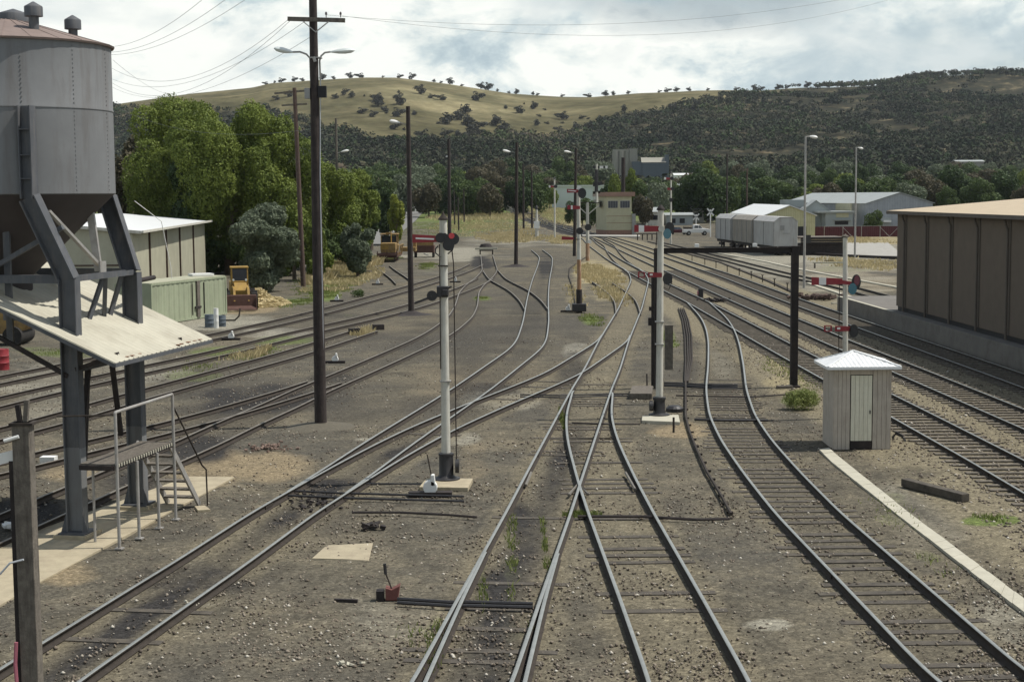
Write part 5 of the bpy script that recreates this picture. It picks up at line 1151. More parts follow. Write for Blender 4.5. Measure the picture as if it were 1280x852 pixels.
MB().bar(CP(-.25, -.68, zc-.02), CP(Lc+.2, -.68, zc-.02), .14, .16).build('gutter', m_white, cb)
MB().bar(CP(-.3, -.6, zc-.05), CP(-.3, hwid, zc+rs-.0), .06, .2).build('barge_board', m_white, cb)
for x in (186, 207, 224, 241):
    d = ray(x, 310); nn = n_; q = ((c1_[0])*nn[0]+(c1_[1])*nn[1])/(d[0]*nn[0]+d[1]*nn[1]); p = CAM+d*q; t_ = float((p[0]-c1_[0])*d_[0]+(p[1]-c1_[1])*d_[1])
    MB().bar(CP(t_, -.07, .1), CP(t_, -.07, zc-.2), .14, .1).build('downpipe', m_pole2, cb)
q = CP(10.5, 5, 0); mb = MB(); mb.prism([(q[0]-.55, q[1]-.5, zc+.4), (q[0]+.55, q[1]-.5, zc+.4), (q[0]+.55, q[1]+.5, zc+.4), (q[0]-.55, q[1]+.5, zc+.4)], (0, 0, .85)); mb.build('roof_vent', m_roofw, cb, bevel=.05)
q = CP(0.5, 5.5, 0); mb = MB(); mb.box((q[0], q[1]+1, zc+.75), (1.1, 1, .8)); mb.build('roof_vent', m_roofw, cb, bevel=.05)
MB().bar(CP(-.04, .5, 3.1), CP(-.04, 2*hwid-.5, 3.1), .05, .1).build('girt', m_pole2, cb)

# container
k0 = P(190, 408); k1 = P(284, 393)
dk = k1-k0; Lk = np.linalg.norm(dk); dk /= Lk; nk = np.array([-dk[1], dk[0], 0]); nk = nk if nk[0] < 0 else -nk
ct = thing('shipping_container', 'pale green shipping container with faded roof left of the yellow loader', 'container', k0)
hk = 2.5
def KP(t_, w_, z): q = k0+dk*t_+nk*w_; return (q[0], q[1], z)
mb = MB(); n = 66; V = []; 
for i in range(n+1):
    t_ = Lk*i/n; o_ = .03 if (i//2) % 2 else 0
    V += [KP(t_, .03+o_, .12), KP(t_, .03+o_, hk-.12)]
F = [(2*i, 2*i+2, 2*i+3, 2*i+1) for i in range(n)]; mb.add(V, F)
mb.prism([KP(.02, .12, .1), KP(Lk-.02, .12, .1), KP(Lk-.02, 2.4, .1), KP(.02, 2.4, .1)], (0, 0, hk-.14)); mb.build('body', m_cont, ct)
mb = MB()
for (t_, w_) in ((.08, .06), (Lk-.08, .06), (.08, 2.36), (Lk-.08, 2.36)): mb.box(KP(t_, w_, hk/2), (.14, .14, hk-.1), math.atan2(dk[1], dk[0]))
for w_ in (.05, 2.37):
    for z in (.1, hk-.06): mb.bar(KP(.1, w_, z), KP(Lk-.1, w_, z), .1, .13)
for t_ in (.06, Lk-.06):
    for z in (.1, hk-.06): mb.bar(KP(t_, .1, z), KP(t_, 2.3, z), .1, .13)
mb.build('frame', m_cont, ct)
MB().prism([KP(.05, .08, hk-.02), KP(Lk-.05, .08, hk-.02), KP(Lk-.05, 2.35, hk-.02), KP(.05, 2.35, hk-.02)], (0, 0, .05)).build('roof', m_controof, ct)
MB().box(KP(Lk*.60, 0.0, hk/2), (.35, .1, hk-.25), math.atan2(dk[1], dk[0])).build('door_post', m_timber, ct)
for t_ in (.52, .68): MB().bar(KP(Lk*t_, -.01, .3), KP(Lk*t_, -.01, hk-.25), .06, .05).build('lock_rod', m_tar, ct)
MB().box(KP(Lk*.59, -.04, .75), (.7, .08, .14), math.atan2(dk[1], dk[0])).build('latch', m_tar, ct)
MB().box(KP(Lk-1.1, 1.2, hk+.12), (1.4, 1.0, .14), .5).build('white_crate_lid', m_whitec, None, label='flat white board lying on the container roof', cat='board')
# drums in front
for i, (x, y, h_, r_, m_, lb) in enumerate(((262, 409, .75, .27, m_bluegrey, 'dark drum at the right end of the container'), (270.5, 410, 1.15, .14, m_whitec, 'upright pale gas cylinder between the dark drums'), (277, 408, .65, .26, m_bluegrey, 'second dark drum with pale top beside the gas cylinder'))):
    q = P(x, y); mb = MB(); mb.lathe((q[0], q[1], 0), [(r_, 0), (r_, h_*.33), (r_*1.04, h_*.35), (r_, h_*.37), (r_, h_*.64), (r_*1.04, h_*.66), (r_, h_*.68), (r_, h_), (r_*.9, h_), (r_*.85, h_-.02)], 18)
    mb.build('drum' if i != 1 else 'gas_cylinder', m_, None, smooth=True, label=lb, cat='drum' if i != 1 else 'gas cylinder')
q = P(297, 402); MB().tube([(q[0]-1.2, q[1]+.6, .05), (q[0]-.2, q[1]+.2, .08), (q[0]+.1, q[1], .35), (q[0]+.15, q[1]+.1, .8)], .05, 7).build('bent_pipe', m_rust, None, label='bent rusty pipe hooked up from the ground by the loader bucket', cat='pipe')
# red drum, yellow machine at far left
q = P(3, 462); MB().lathe((q[0], q[1], 0), [(.3, 0), (.3, .3), (.315, .32), (.3, .34), (.3, .6), (.315, .62), (.3, .64), (.3, .92), (.27, .92), (.26, .9)], 20).build('oil_drum', m_red, None, smooth=True, label='red oil drum at the left edge under the canopy', cat='drum')
def roller(loc):
    t = thing('yellow_roller', 'dirty yellow road machine half hidden under the left of the silo canopy', 'machine', loc); x, y = loc[0], loc[1]
    mb = MB(); mb.prism([(x-2.6, y, .6), (x+.7, y, .6), (x+1.2, y, 1.2), (x+.4, y, 1.75), (x-2.6, y, 1.9)], (0, 1.6, 0)); mb.build('body', m_yellow2, t, bevel=.06)
    for dx in (.4, -1.8): MB().cyl((x+dx, y-.3, .5), (x+dx, y+1.9, .5), .5, n=22).build('wheel', m_tyre, t, smooth=True)
    MB().box((x-1.2, y+.8, 2.2), (1.1, 1.2, .9)).build('cab', m_yellow2, t, bevel=.05)
roller(P(8, 432))

# ------------------------------------------------------------------ loader
def loader():
    g = P(294, 389); x, y = g[0]+.1, g[1]+1.5; t = thing('wheel_loader', 'yellow wheel loader with brown bucket parked beside the green container', 'wheel loader', (x, y, 0))
    hw = .95
    mb = MB(); mb.prism([(x-hw+.25, y+.6, .9), (x-hw+.25, y+.6, 1.9), (x-hw+.25, y+3.6, 2.0), (x-hw+.25, y+4.3, 1.75), (x-hw+.25, y+4.3, .9)], (2*hw-.5, 0, 0)); mb.build('rear_body', m_yellow, t, bevel=.06)
    mb = MB(); mb.prism([(x-.5, y-.8, .7), (x-.5, y-.9, 1.5), (x-.5, y-.1, 2.0), (x-.5, y+.7, 2.0), (x-.5, y+.7, .7)], (1., 0, 0)); mb.build('front_frame', m_yellow, t, bevel=.05)
    for sx in (-1, 1):
        for dy in (-.35, 2.75):
            cx = x+sx*(hw+.12); mb = MB(); mb.cyl((cx-.25, y+dy, .72), (cx+.25, y+dy, .72), .7, n=24)
            for k in range(16): a = k*math.pi/8; mb.box((cx, y+dy+math.cos(a)*.71, .72+math.sin(a)*.71), (.46, .1, .07), rx=a+math.pi/2)
            w = mb.build('wheel', m_tyre, t); MB().cyl((cx+sx*.2, y+dy, .72), (cx+sx*.28, y+dy, .72), .34, n=16).build('rim', m_yellow, w, smooth=True)
            w.name = 'wheel'
    mb = MB(); cx0, cx1, cy0, cy1 = x-.62, x+.62, y+.5, y+1.9
    for (a_, b_) in ((cx0, cy0), (cx1, cy0), (cx0, cy1), (cx1, cy1)): mb.box((a_, b_, 2.5), (.1, .1, 1.2))
    mb.box((x, (cy0+cy1)/2, 3.12), (1.45, 1.6, .12)); mb.box((x, (cy0+cy1)/2, 2.0), (1.34, 1.5, .25)); cbn = mb.build('cab', m_yellow, t, bevel=.03)
    MB().box((x, (cy0+cy1)/2, 2.55), (1.18, 1.36, .95)).build('window', m_glass, cbn)
    for sx in (-1, 1): MB().tube([(x+sx*.55, y+.4, 1.7), (x+sx*.55, y-.9, 1.6), (x+sx*.55, y-1.7, .7)], [.13, .13, .1], 6).build('lift_arm', m_yellow, t)
    mb = MB(); mb.prism([(x-1.15, y-1.6, .15), (x-1.15, y-2.3, .12), (x-1.15, y-2.2, .25), (x-1.15, y-1.75, .4), (x-1.15, y-1.7, 1.15), (x-1.15, y-1.6, 1.2)], (2.3, 0, 0))
    for sx in (-1.15, 1.12): mb.prism([(x+sx, y-1.6, .15), (x+sx, y-2.3, .12), (x+sx, y-1.75, 1.15)], (.03, 0, 0))
    mb.build('bucket', m_bucket, t)
    MB().cyl((x+.3, y+3, 2.), (x+.3, y+3, 2.9), .07, n=10).build('exhaust', m_tar, t)
    t.rotation_euler[2] = R(13); t.scale = (.84, .84, .9)
    for sx in (-.5, .5): MB().cyl((x+sx, y+.42, 2.2), (x+sx, y+.5, 2.2), .09, n=12).build('headlight', m_lampglass, t)
loader()

# ------------------------------------------------------------------ track machine (yellow) and small trolley
def tamper():
    g = P(484, 328); x, y = g[0], g[1]; t = thing('track_machine', 'dirty yellow track maintenance machine standing at the end of the stub siding', 'rail vehicle', g)
    MB().box((x, y+4, .75), (2.3, 8, .35)).build('chassis', m_bucket, t, bevel=.03)
    mb = MB()
    for k in range(4): mb.bar((x-1.2, y-.1, .35+k*.22), (x+1.2, y-.1, .35+k*.22), .12, .1)
    for sx in (-1.1, 0, 1.1): mb.bar((x+sx, y-.12, .2), (x+sx, y-.12, 1.3), .1, .1)
    mb.build('buffer_beam', m_bucket, t)
    MB().box((x+.1, y+1.4, 1.65), (1.7, 2.2, 1.1)).build('engine_housing', m_yellow2, t, bevel=.06)
    MB().box((x-.3, y+.27, 1.75), (.9, .03, .5)).build('yellow_panel', m_yellow, t)
    mb = MB()
    for a_, b_ in ((-.9, 3), (.9, 3), (-.9, 5), (.9, 5)): mb.box((x+a_, y+b_, 2.3), (.12, .12, 1.7))
    mb.box((x, y+4, 3.15), (2.1, 2.4, .12)); mb.box((x, y+4, 1.6), (2., 2.2, .8)); c = mb.build('cab', m_yellow2, t, bevel=.04); MB().box((x, y+4, 2.5), (1.7, 1.9, .9)).build('window', m_glass, c)
    MB().box((x+.3, y+3.2, 3.35), (.6, .4, .25), ry=-.3).build('roof_panel', m_whitec, t)
    mb = MB(); mb.tube([(x+.3, y+2.4, 2.2), (x+.3, y+2.4, 3.5)], .07, 8); mb.box((x-.05, y+2.3, 3.25), (.5, .3, .25)); mb.build('work_lamp', m_yellow, t)
    mb = MB()
    for k in range(5): mb.tube([(x+1.2, y+.5+k*1.6, .8), (x+1.25+.25*(k % 2), y+.6+k*1.6, 1.9)], .05, 6)
    mb.bar((x+1.25, y+.5, 1.9), (x+1.35, y+7, 1.9), .08, .08); mb.build('side_rail', m_yellow2, t)
    mb = MB(); mb.box((x+1.9, y+9, 1.2), (1.8, 2.4, .5)); mb.box((x+2.0, y+8.5, 1.7), (.5, .5, 1.1)); mb.box((x+2.6, y+9.3, 1.6), (.4, .8, .9)); mb.build('front_workhead', m_yellow2, t, bevel=.05)
    for dy in (1.2, 6.5):
        for sx in (-.75, .75): MB().cyl((x+sx-.05, y+dy, .42), (x+sx+.05, y+dy, .42), .38, n=18).build('wheel', m_rust, t)
tamper()
def trolley():
    g = P(530, 322); x, y = g[0], g[1]; t = thing('rail_trolley', 'small brown rail trailer with white domed tank behind the red signal arm', 'rail vehicle', g)
    MB().box((x, y+1.5, 1.05), (2.5, 3, .9)).build('body', m_bucket, t, bevel=.04); MB().box((x, y-.05, 1.75), (2.4, .1, .5)).build('headboard', m_yellow2, t)
    MB().lathe((x-.1, y+1.3, 1.5), [(.62, 0), (.62, .25), (.5, .42), (.25, .54), (.02, .58)], 16).build('tank_dome', m_whitec, t, smooth=True)
    MB().cyl((x+.9, y+.5, 1.5), (x+.9, y+.5, 2.3), .12, n=8).build('filler_pipe', m_whitec, t)
    for dy in (.5, 2.4):
        for sx in (-1.1, 1.1): MB().cyl((x+sx-.1, y+dy, .42), (x+sx+.1, y+dy, .42), .42, n=16).build('wheel', m_tyre, t)
    MB().bar((x, y, .5), (x+.6, y-1.6, .35), .1, .1).build('drawbar', m_grey, t)
trolley()
# buffer stop
g = P(608, 318); t = thing('buffer_stop', 'white painted buffer beam at the end of the yard tracks', 'buffer stop', g)
MB().box((g[0], g[1], .75), (2.9, .3, .28)).build('beam', m_concw, t, bevel=.02)
for sx in (-.8, .8): MB().bar((g[0]+sx, g[1]+.1, 0), (g[0]+sx, g[1]+.1, .7), .16, .16).build('post', m_tar, t); MB().bar((g[0]+sx, g[1]+1.2, 0), (g[0]+sx, g[1]+.2, .7), .12, .12).build('stay', m_tar, t)
q = P(607, 314); MB().lathe((q[0], q[1]+2, 0), [(.9, 0), (.9, .5), (.7, .9), (.2, 1.0)], 12).build('scrap_heap', m_tar, None, label='dark rounded scrap heap behind the white buffer beam', cat='scrap heap')

# ------------------------------------------------------------------ signal box
g = G(758, 293.5); Yb = g[1]; zb = g[2]; bx0 = Q(758, 290, Yb)[0]; bx1 = Q(789.5, 290, Yb)[0]
sb = thing('signal_box', 'two storey cream signal box with brick base and flat brown roof', 'signal box', ((bx0+bx1)/2, Yb, zb))
zt = zat(770, 245.5, Yb); zbr = zat(770, 287.5, Yb); D = 6.0; wsb = bx1-bx0
# angled slightly: left flank runs back and left
sk = -(Q(758, 290, Yb)[0]-Q(750.5, 290, Yb+D)[0])
def SB(x, y, z): return (bx0+x+(sk if False else 0)*0+(y/D)*(-1.6), Yb+y, z)
def quadbox(x0, x1, z0, z1, e=0): return [SB(x0-e, -e, z0), SB(x1+e, -e, z0), SB(x1+e, D+e, z0), SB(x0-e, D+e, z0)], (0, 0, z1-z0)
p_, v_ = quadbox(0, wsb, zb-.3, zbr, .02); MB().prism(p_, v_).build('brick_base', m_boxbrick, sb)
p_, v_ = quadbox(0, wsb, zbr, zt); MB().prism(p_, v_).build('wall', m_boxcream, sb)
p_, v_ = quadbox(0, wsb, zt, zat(770, 240.3, Yb), .5); MB().prism(p_, v_).build('roof', m_boxroof, sb, bevel=.03)
for (a_, b_) in ((759.5, 772.5), (774.5, 787.5)):
    xa, xb = Q(a_, 255, Yb)[0]-bx0, Q(b_, 255, Yb)[0]-bx0; za, zb_ = zat(770, 260.5, Yb), zat(770, 250.5, Yb)
    fr = MB().box(SB((xa+xb)/2, -.04, (za+zb_)/2), (xb-xa, .08, zb_-za)).build('window', m_hutdoor, sb)
    MB().box(SB((xa+xb)/2, -.09, (za+zb_)/2), (xb-xa-.14, .03, zb_-za-.14)).build('pane', m_glass, fr)
    mb = MB()
    for f_ in (.25, .5, .75): mb.box(SB(xa+(xb-xa)*f_, -.115, (za+zb_)/2), (.035, .02, zb_-za-.14))
    mb.build('glazing_bar', m_grey, fr)
mb = MB()
for yy in (270, 278.5): mb.box(SB(wsb/2, -.02, zat(770, yy, Yb)), (wsb, .04, .07))
mb.build('wall_joint', m_boxbrick, sb)
MB().box(SB(-.35, 3, zat(752, 255, Yb)), (.06, 2.6, 1.3)).build('side_window', m_glass, sb)
MB().box(SB(wsb+.4, 0, zb+1.9), (.7, .9, 4)).build('side_lobby', m_grey, sb)
g3 = G(822, 295.2); a = G(726, 295); 
mb = MB(); mb.prism([tuple(G(728, 296)+[0, 0, .2]), tuple(G(800, 297)+[0, 0, .2]), tuple(G(800, 295)+[0, 0, .2]), tuple(G(728, 294.5)+[0, 0, .2])], (0, 0, -.4)); mb.build('pavement', m_concg, None, kind='structure')
# level crossing gate-like stand & red drum
t = thing('trestle_stand', 'low black trestle stand just right of the signal box', 'stand', G(809, 300)); g = t.location
mb = MB(); mb.box((g.x, g.y, 1.0), (3.6, .6, .15)); mb.build('top', m_tar, t)
for k in range(5): MB().box((g.x-1.6+k*.8, g.y, .5), (.14, .5, 1.)).build('leg', m_tar, t)
# ute
def ute():
    g = G(871, 294.3); x, y, z = g; s = 1.; t = thing('parked_ute', 'white dual cab ute parked beyond the signal box, nose to the right', 'ute', g)
    L = 5.0; x0 = x-L/2; w = 1.75
    mb = MB(); mb.prism([(x0, y, z+.45), (x0+L-.1, y, z+.4), (x0+L, y, z+.6), (x0+L-.05, y, z+.95), (x0+L-.9, y, z+1.1), (x0+1.9, y, z+1.12), (x0+1.85, y, z+1.0), (x0, y, z+1.0)], (0, w, 0)); mb.build('body', m_whitec, t, bevel=.06)
    mb = MB(); mb.prism([(x0+1.75, y+.08, z+1.08), (x0+L-1.25, y+.08, z+1.08), (x0+L-2.0, y+.2, z+1.68), (x0+2.0, y+.2, z+1.7)], (0, w-.2, 0)); cb_ = mb.build('cab', m_whitec, t, bevel=.06)
    for (a0, a1, b0, b1) in ((2.05, 2.75, 2.12, 2.75), (2.85, 3.6, 2.85, 3.1)): MB().prism([(x0+a0, y+.1, z+1.14), (x0+a1, y+.1, z+1.14), (x0+b1, y+.17, z+1.6), (x0+b0, y+.17, z+1.6)], (0, -.04, 0)).build('window', m_glass, cb_)
    mb = MB(); 
    for a_ in (0.05, .9, 1.75): mb.tube([(x0+a_, y+.1, z+1), (x0+a_, y+.1, z+1.45)], .04, 6)
    mb.bar((x0, y+.1, z+1.45), (x0+1.8, y+.1, z+1.45), .05, .05); mb.box((x0+.9, y+.9, z+1.15), (1.5, 1.2, .3)); mb.build('tray_rack', m_rust, t)
    for a_ in (1.05, 3.95):
        for yy in (0, w): wh = MB().cyl((x0+a_, y+yy-.13, z+.36), (x0+a_, y+yy+.13, z+.36), .36, n=20).build('wheel', m_tyre, t, smooth=True); MB().cyl((x0+a_, y+yy-.15, z+.36), (x0+a_, y+yy-.12, z+.36), .2, n=12).build('rim', m_grey, wh)
    MB().box((x0+L-.04, y+.3, z+.75), (.06, .35, .18)).build('headlight', m_lampglass, t); MB().box((x0+L-.02, y+w-.3, z+.75), (.06, .35, .18)).build('headlight', m_lampglass, t); MB().box((x0+.0, y+.15, z+.8), (.06, .15, .25)).build('tail_light', m_red, t)
ute(); bpy.data.objects['parked_ute'].scale = (1, 1, 1.15)
def car():
    g = G(848, 293.5); x, y, z = g; t = thing('parked_car', 'dark maroon car mostly hidden behind the two arm signal, left of the ute', 'car', g)
    MB().prism([(x-1.6, y+1, z+.35), (x+1.9, y+1, z+.35), (x+1.9, y+1, z+.85), (x+1.1, y+1, z+.95), (x-1.6, y+1, z+.95)], (0, 1.6, 0)).build('body', m_redfence, t, bevel=.06); MB().prism([(x-1.4, y+1.1, z+.93), (x+1., y+1.1, z+.93), (x+.4, y+1.2, z+1.4), (x-1.1, y+1.2, z+1.4)], (0, 1.4, 0)).build('cabin', m_glass, t, bevel=.06)
    for dx in (-1, 1.2): MB().cyl((x+dx, y+.95, z+.3), (x+dx, y+1.2, z+.3), .3, n=14).build('wheel', m_tyre, t)
car()
# crossing signals (white crossbucks)
for (x, yt, yb, lb) in ((870, 268, 290, 'white crossbuck on a short post behind the ute'), (888, 262, 296, 'white crossbuck and lamp post in front of the goods wagons')):
    g = G(x, yb); Y = g[1]; t = thing('crossing_sign', lb, 'level crossing sign', g, 'level crossing signs'); MB().tube([tuple(g), W_(x, yt, Y)], .1, 8).build('post', m_whitec, t)
    c = Q(x, yt+3, Y); 
    for s_ in (1, -1): MB().box((c[0], Y-.12, c[2]), (1.7, .03, .26), ry=s_*.8).build('cross_board', m_whitec, t)
    if x == 888: 
        for s_ in (-.4, .4): MB().cyl((c[0]+s_, Y-.1, c[2]-1.4), (c[0]+s_, Y-.02, c[2]-1.4), .22, n=14).build('lamp', m_black, t)

# ------------------------------------------------------------------ wagons
def wagon(label, Y0_, Y1_, m_, panels):
    def X_(Y): return 29.5+(31.8-29.5)*(220-Y)/36.
    p0 = np.array([X_(Y0_), Y0_, 0]); p1 = np.array([X_(Y1_), Y1_, 0]); d = p1-p0; L = np.linalg.norm(d); d /= L; n = np.array([-d[1], d[0], 0]); n = n if n[0] > 0 else -n
    def w(t, k, z): q = p0+d*t+n*k; return (q[0], q[1], z)
    t = thing('goods_wagon', label, 'goods wagon', p0, 'louvred goods wagons in the siding'); an = math.atan2(d[1], d[0])
    zb, ze, zr = 1.15, 4.15, 4.65
    mb = MB(); mb.prism([w(.2, 0, zb), w(.2, 2.9, zb), w(.2, 2.9, ze), w(.2, 2.2, zr), w(.2, .7, zr), w(.2, 0, ze)], tuple(d*(L-.4))); mb.build('body', m_, t, bevel=.04)
    mb = MB(); mb.prism([w(.12, -.06, ze-.03), w(.12, .65, zr+.03), w(.12, 2.25, zr+.03), w(.12, 2.96, ze-.03), w(.12, 2.9, ze-.06), w(.12, 2.2, zr-.02), w(.12, .7, zr-.02), w(.12, 0, ze-.06)], tuple(d*(L-.24))); mb.build('roof', m_wagl if m_ is m_wagl else m_wagd, t)
    for k in range(panels+1):
        MB().bar(w(.3+(L-.6)*k/panels, -.03, zb+.05), w(.3+(L-.6)*k/panels, -.03, ze-.1), .1, .06, up=(1, 0, 0)).build('side_rib', m_grey, t)
    MB().bar(w(.2, .3, .95), w(L-.2, .3, .95), .2, .35).build('underframe', m_tar, t); MB().bar(w(.2, 2.6, .95), w(L-.2, 2.6, .95), .2, .35).build('underframe', m_tar, t)
    for b_ in (1.8, L-1.8):
        for dd in (-.8, .8):
            for k in (.72, 2.18): MB().cyl(w(b_+dd, k-.06, .45), w(b_+dd, k+.06, .45), .44, n=16).build('wheel', m_tar, t)
        MB().box(w(b_, .45, .5), (2.2, .2, .35), an).build('bogie_frame', m_tar, t)
    # end door details
    mb = MB(); mb.box(w(L-.17, 1.0, 3.4), (.04, .5, .5), an); mb.box(w(L-.17, 1.0, 3.1), (.04, .5, .06), an); mb.box(w(L-.17, 1.5, 2.7), (.04, .9, .07), an); mb.build('end_ladder', m_grey, t)
    MB().bar(w(L-.2, 1.45, 1.), w(L+.35, 1.45, 1.), .25, .25).build('coupler', m_tar, t)
wagon('furthest pale goods wagon, directly right of the crossbucks', 220, 209, m_wagl, 3)
wagon('middle goods wagon, dusty brown with dark door gaps', 208.5, 196, m_wagd, 4)
wagon('nearest goods wagon, pale grey, showing its plain end', 195.5, 184, m_wagl, 2)

# ------------------------------------------------------------------ town buildings right
def gable(name, label, pxl, pxr, pye, pyb, pxa, pya, back, mw, mr, cat='building', Y=None, ov=.3, zsink=1.):
    """gable end facing the camera between pxl..pxr; apex at pxa,pya; runs back metres along the view"""
    g = G((pxl+pxr)/2, pyb) if Y is None else None; Y = Y or g[1]; zb = float(hz(0, Y))
    xl, xr, xa = Q(pxl, pye, Y)[0], Q(pxr, pye, Y)[0], Q(pxa, pya, Y)[0]; ze, za = zat((pxl+pxr)/2, pye, Y), zat(pxa, pya, Y)
    t = thing(name, label, cat, ((xl+xr)/2, Y, zb)); d = (0, back, 0)
    MB().prism([(xl, Y, zb-zsink), (xr, Y, zb-zsink), (xr, Y, ze), (xa, Y, za), (xl, Y, ze)], d).build('wall', mw, t)
    for (x0, z0, x1, z1) in ((xl-ov, ze-ov*(za-ze)/(xa-xl), xa, za), (xa, za, xr+ov, ze-ov*(za-ze)/(xr-xa))):
        MB().prism([(x0, Y-ov, z0+.03), (x1, Y-ov, z1+.03), (x1, Y-ov, z1+.15), (x0, Y-ov, z0+.15)], (0, back+2*ov, 0)).build('roof_slope', mr, t)
    return t, Y, zb
def skew_gable(name, label, A_, B_, ze, za, back, mw, mr, zb, ov=.3, cat='building'):
    """gable wall from A_ to B_ (xy), extruded by vector back (xy)"""
    A_ = np.array([*A_, 0.]); B_ = np.array([*B_, 0.]); C_ = (A_+B_)/2; bk = np.array([*back, 0.])
    t = thing(name, label, cat, (C_[0], C_[1], zb)); e = (B_-A_)/np.linalg.norm(B_-A_); u = bk/np.linalg.norm(bk)
    MB().prism([(A_[0], A_[1], zb-1), (B_[0], B_[1], zb-1), (B_[0], B_[1], ze), (C_[0], C_[1], za), (A_[0], A_[1], ze)], tuple(bk)).build('wall', mw, t)
    sl = (za-ze)/np.linalg.norm(C_-A_)
    for P0, sg in ((A_, -1), (B_, 1)):
        o_ = P0+e*sg*ov-u*ov; c_ = C_-u*ov
        MB().prism([(o_[0], o_[1], ze-sl*ov+.03), (c_[0], c_[1], za+.03), (c_[0], c_[1], za+.16), (o_[0], o_[1], ze-sl*ov+.16)], tuple(bk+u*2*ov)).build('roof_slope', mr, t)
    return t
# yellow shed: gable end faces camera, long roof running back
Yy = 256.; t = skew_gable('yellow_shed', 'yellow gable ended shed with white iron roof behind the goods wagons', Q(955, 270, Yy)[:2], Q(1019, 270, Yy)[:2], zat(1000, 269.5, Yy), zat(985, 257.5, Yy), (1.0, 44), m_shedy, m_roofw, 0.)
q = Q(1001, 294, Yy); MB().box((q[0]+.2, Yy-.05, 1.), (1.4, .1, 2.)).build('doorway', m_dark, t)
# small white gabled house
Yw = 300.; zb0 = float(hz(0, Yw)); t = skew_gable('white_cottage', 'small pale iron gabled cottage between the yellow shed and the flat roofed house', Q(1001, 262, Yw)[:2], Q(1039, 262, Yw)[:2], zat(1037, 265, Yw), zat(1012, 251, Yw), (2, 14), m_palblue, m_shedr, zb0)
q = Q(1000, 253, Yw); MB().box((q[0], Yw+8, q[2]-.2), (4, 6, 1.4)).build('roof_lantern', m_palblue, t)
q = Q(1062, 236, 310)
# flat roofed house
Yf = 296.; zf = float(hz(0, Yf)); xa, xb = Q(1032, 270, Yf)[0], Q(1066, 270, Yf)[0]; t = thing('flat_roof_house', 'pale flat roofed house with one wide window left of the large grey shed', 'house', ((xa+xb)/2, Yf, zf)); zt = zat(1050, 266, Yf)
MB().prism([(xa, Yf, zf-1), (xb, Yf, zf-1), (xb, Yf, zt), (xa, Yf, zt)], (0, 9, 0)).build('wall', m_palblue, t); MB().prism([(xa-1.6, Yf-.5, zt), (xb+.6, Yf-.5, zt), (xb+.6, Yf-.5, zt+.3), (xa-1.6, Yf-.5, zt+.3)], (0, 10, 0)).build('roof', m_shedr, t)
w_ = MB().box((Q(1053, 268, Yf)[0], Yf-.03, zat(1053, 269, Yf)), (2.4, .08, .85)).build('window', m_boxcream, t); MB().box((Q(1053, 268, Yf)[0], Yf-.3, zat(1053, 275, Yf)), (3.4, .6, .1)).build('awning', m_shedr, t); MB().box((Q(1052, 268, Yf)[0], Yf-.03, zat(1053, 278.5, Yf)), (2.6, .08, .7)).build('window', m_dark, t)
# large grey shed
Yg = 300.; zg = float(hz(0, Yg)); A_ = Q(1083, 254, Yg)[:2]; B_ = Q(1166, 254, Yg)[:2]
t = skew_gable('iron_warehouse', 'large grey corrugated iron warehouse with broad gable behind the red fence', A_, B_, zat(1083, 254.5, Yg), zat(1124, 241.2, Yg), (-8, 46), m_shedg, m_shedr, zg)
MB().box((Q(1083, 260, Yg)[0]-2.6, Yg+22, zat(1075, 259, Yg)), (.3, 40, 1.5)).build('skylight_band', m_boxcream, t)
MB().box((Q(1107, 275, Yg)[0], Yg-.1, zat(1107, 277, Yg)), (2.2, .15, 1.6)).build('loading_door', m_shedr, t); MB().box((Q(1108, 276, Yg)[0], Yg-.6, zat(1108, 276.5, Yg)), (1.4, 1, .4)).build('white_hood', m_whitec, t)
xq = Q(1068, 258, 320)[0]; t = thing('side_annex', 'lower white roofed annex against the left of the grey warehouse', 'building', (xq-2, 330, float(hz(0, 330)))); MB().box((xq-1, 334, zat(1062, 252, 330)-1.6), (8, 9, 4)).build('wall', m_palblue, t); MB().box((xq-1, 334, zat(1062, 249.5, 330)+.05), (8.4, 9.4, .25)).build('roof', m_roofw, t)
# red fence
Yr = 262.; f0 = Q(1019, 284, Yr)[0]; f1 = Q(1180, 284, Yr)[0]; t = thing('red_fence', 'dark red sheet fence along the back of the paved yard', 'fence', ((f0+f1)/2, Yr, 0)); zt = zat(1070, 283, Yr); zb1 = zat(1070, 295.5, Yr)
mb = MB(); n = 120
V = []
for i in range(n+1): x = f0+(f1-f0)*i/n; V += [(x, Yr+(.04 if i % 2 else 0), zb1-.3), (x, Yr+(.04 if i % 2 else 0), zt)]
mb.add(V, [(2*i, 2*i+2, 2*i+3, 2*i+1) for i in range(n)]); o = mb.build('sheet', m_redfence, t); so = o.modifiers.new('t', 'SOLIDIFY'); so.thickness = .02
for k in range(12): x = f0+(f1-f0)*k/11; MB().box((x, Yr+.15, (zb1+zt)/2-.1), (.1, .1, zt-zb1)).build('fence_post', m_tar, t)
t = thing('chain_link_fence', 'pale pipe framed chain link fence standing in front of the red fence', 'fence', ((f0+f1)/2, Yr-3, 0)); Yc = Yr-3; zt2 = zat(1070, 282.5, Yc); zb2 = zat(1070, 296, Yc)
for k in range(7): x = f0+(f1-f0)*(k+.3)/7; MB().cyl((x, Yc, zb2-.3), (x, Yc, zt2), .05, n=6).build('fence_post', m_beamlite, t)
for k in (1, 3, 4): x = f0+(f1-f0)*(k+.3)/7; MB().cyl((x, Yc, zt2-.2), (x+1.6*(1 if k % 2 else -1), Yc, zb2), .035, n=5).build('stay', m_beamlite, t)
MB().bar((f0, Yc, zt2), (f1, Yc, zt2), .05, .05).build('top_rail', m_beamlite, t)
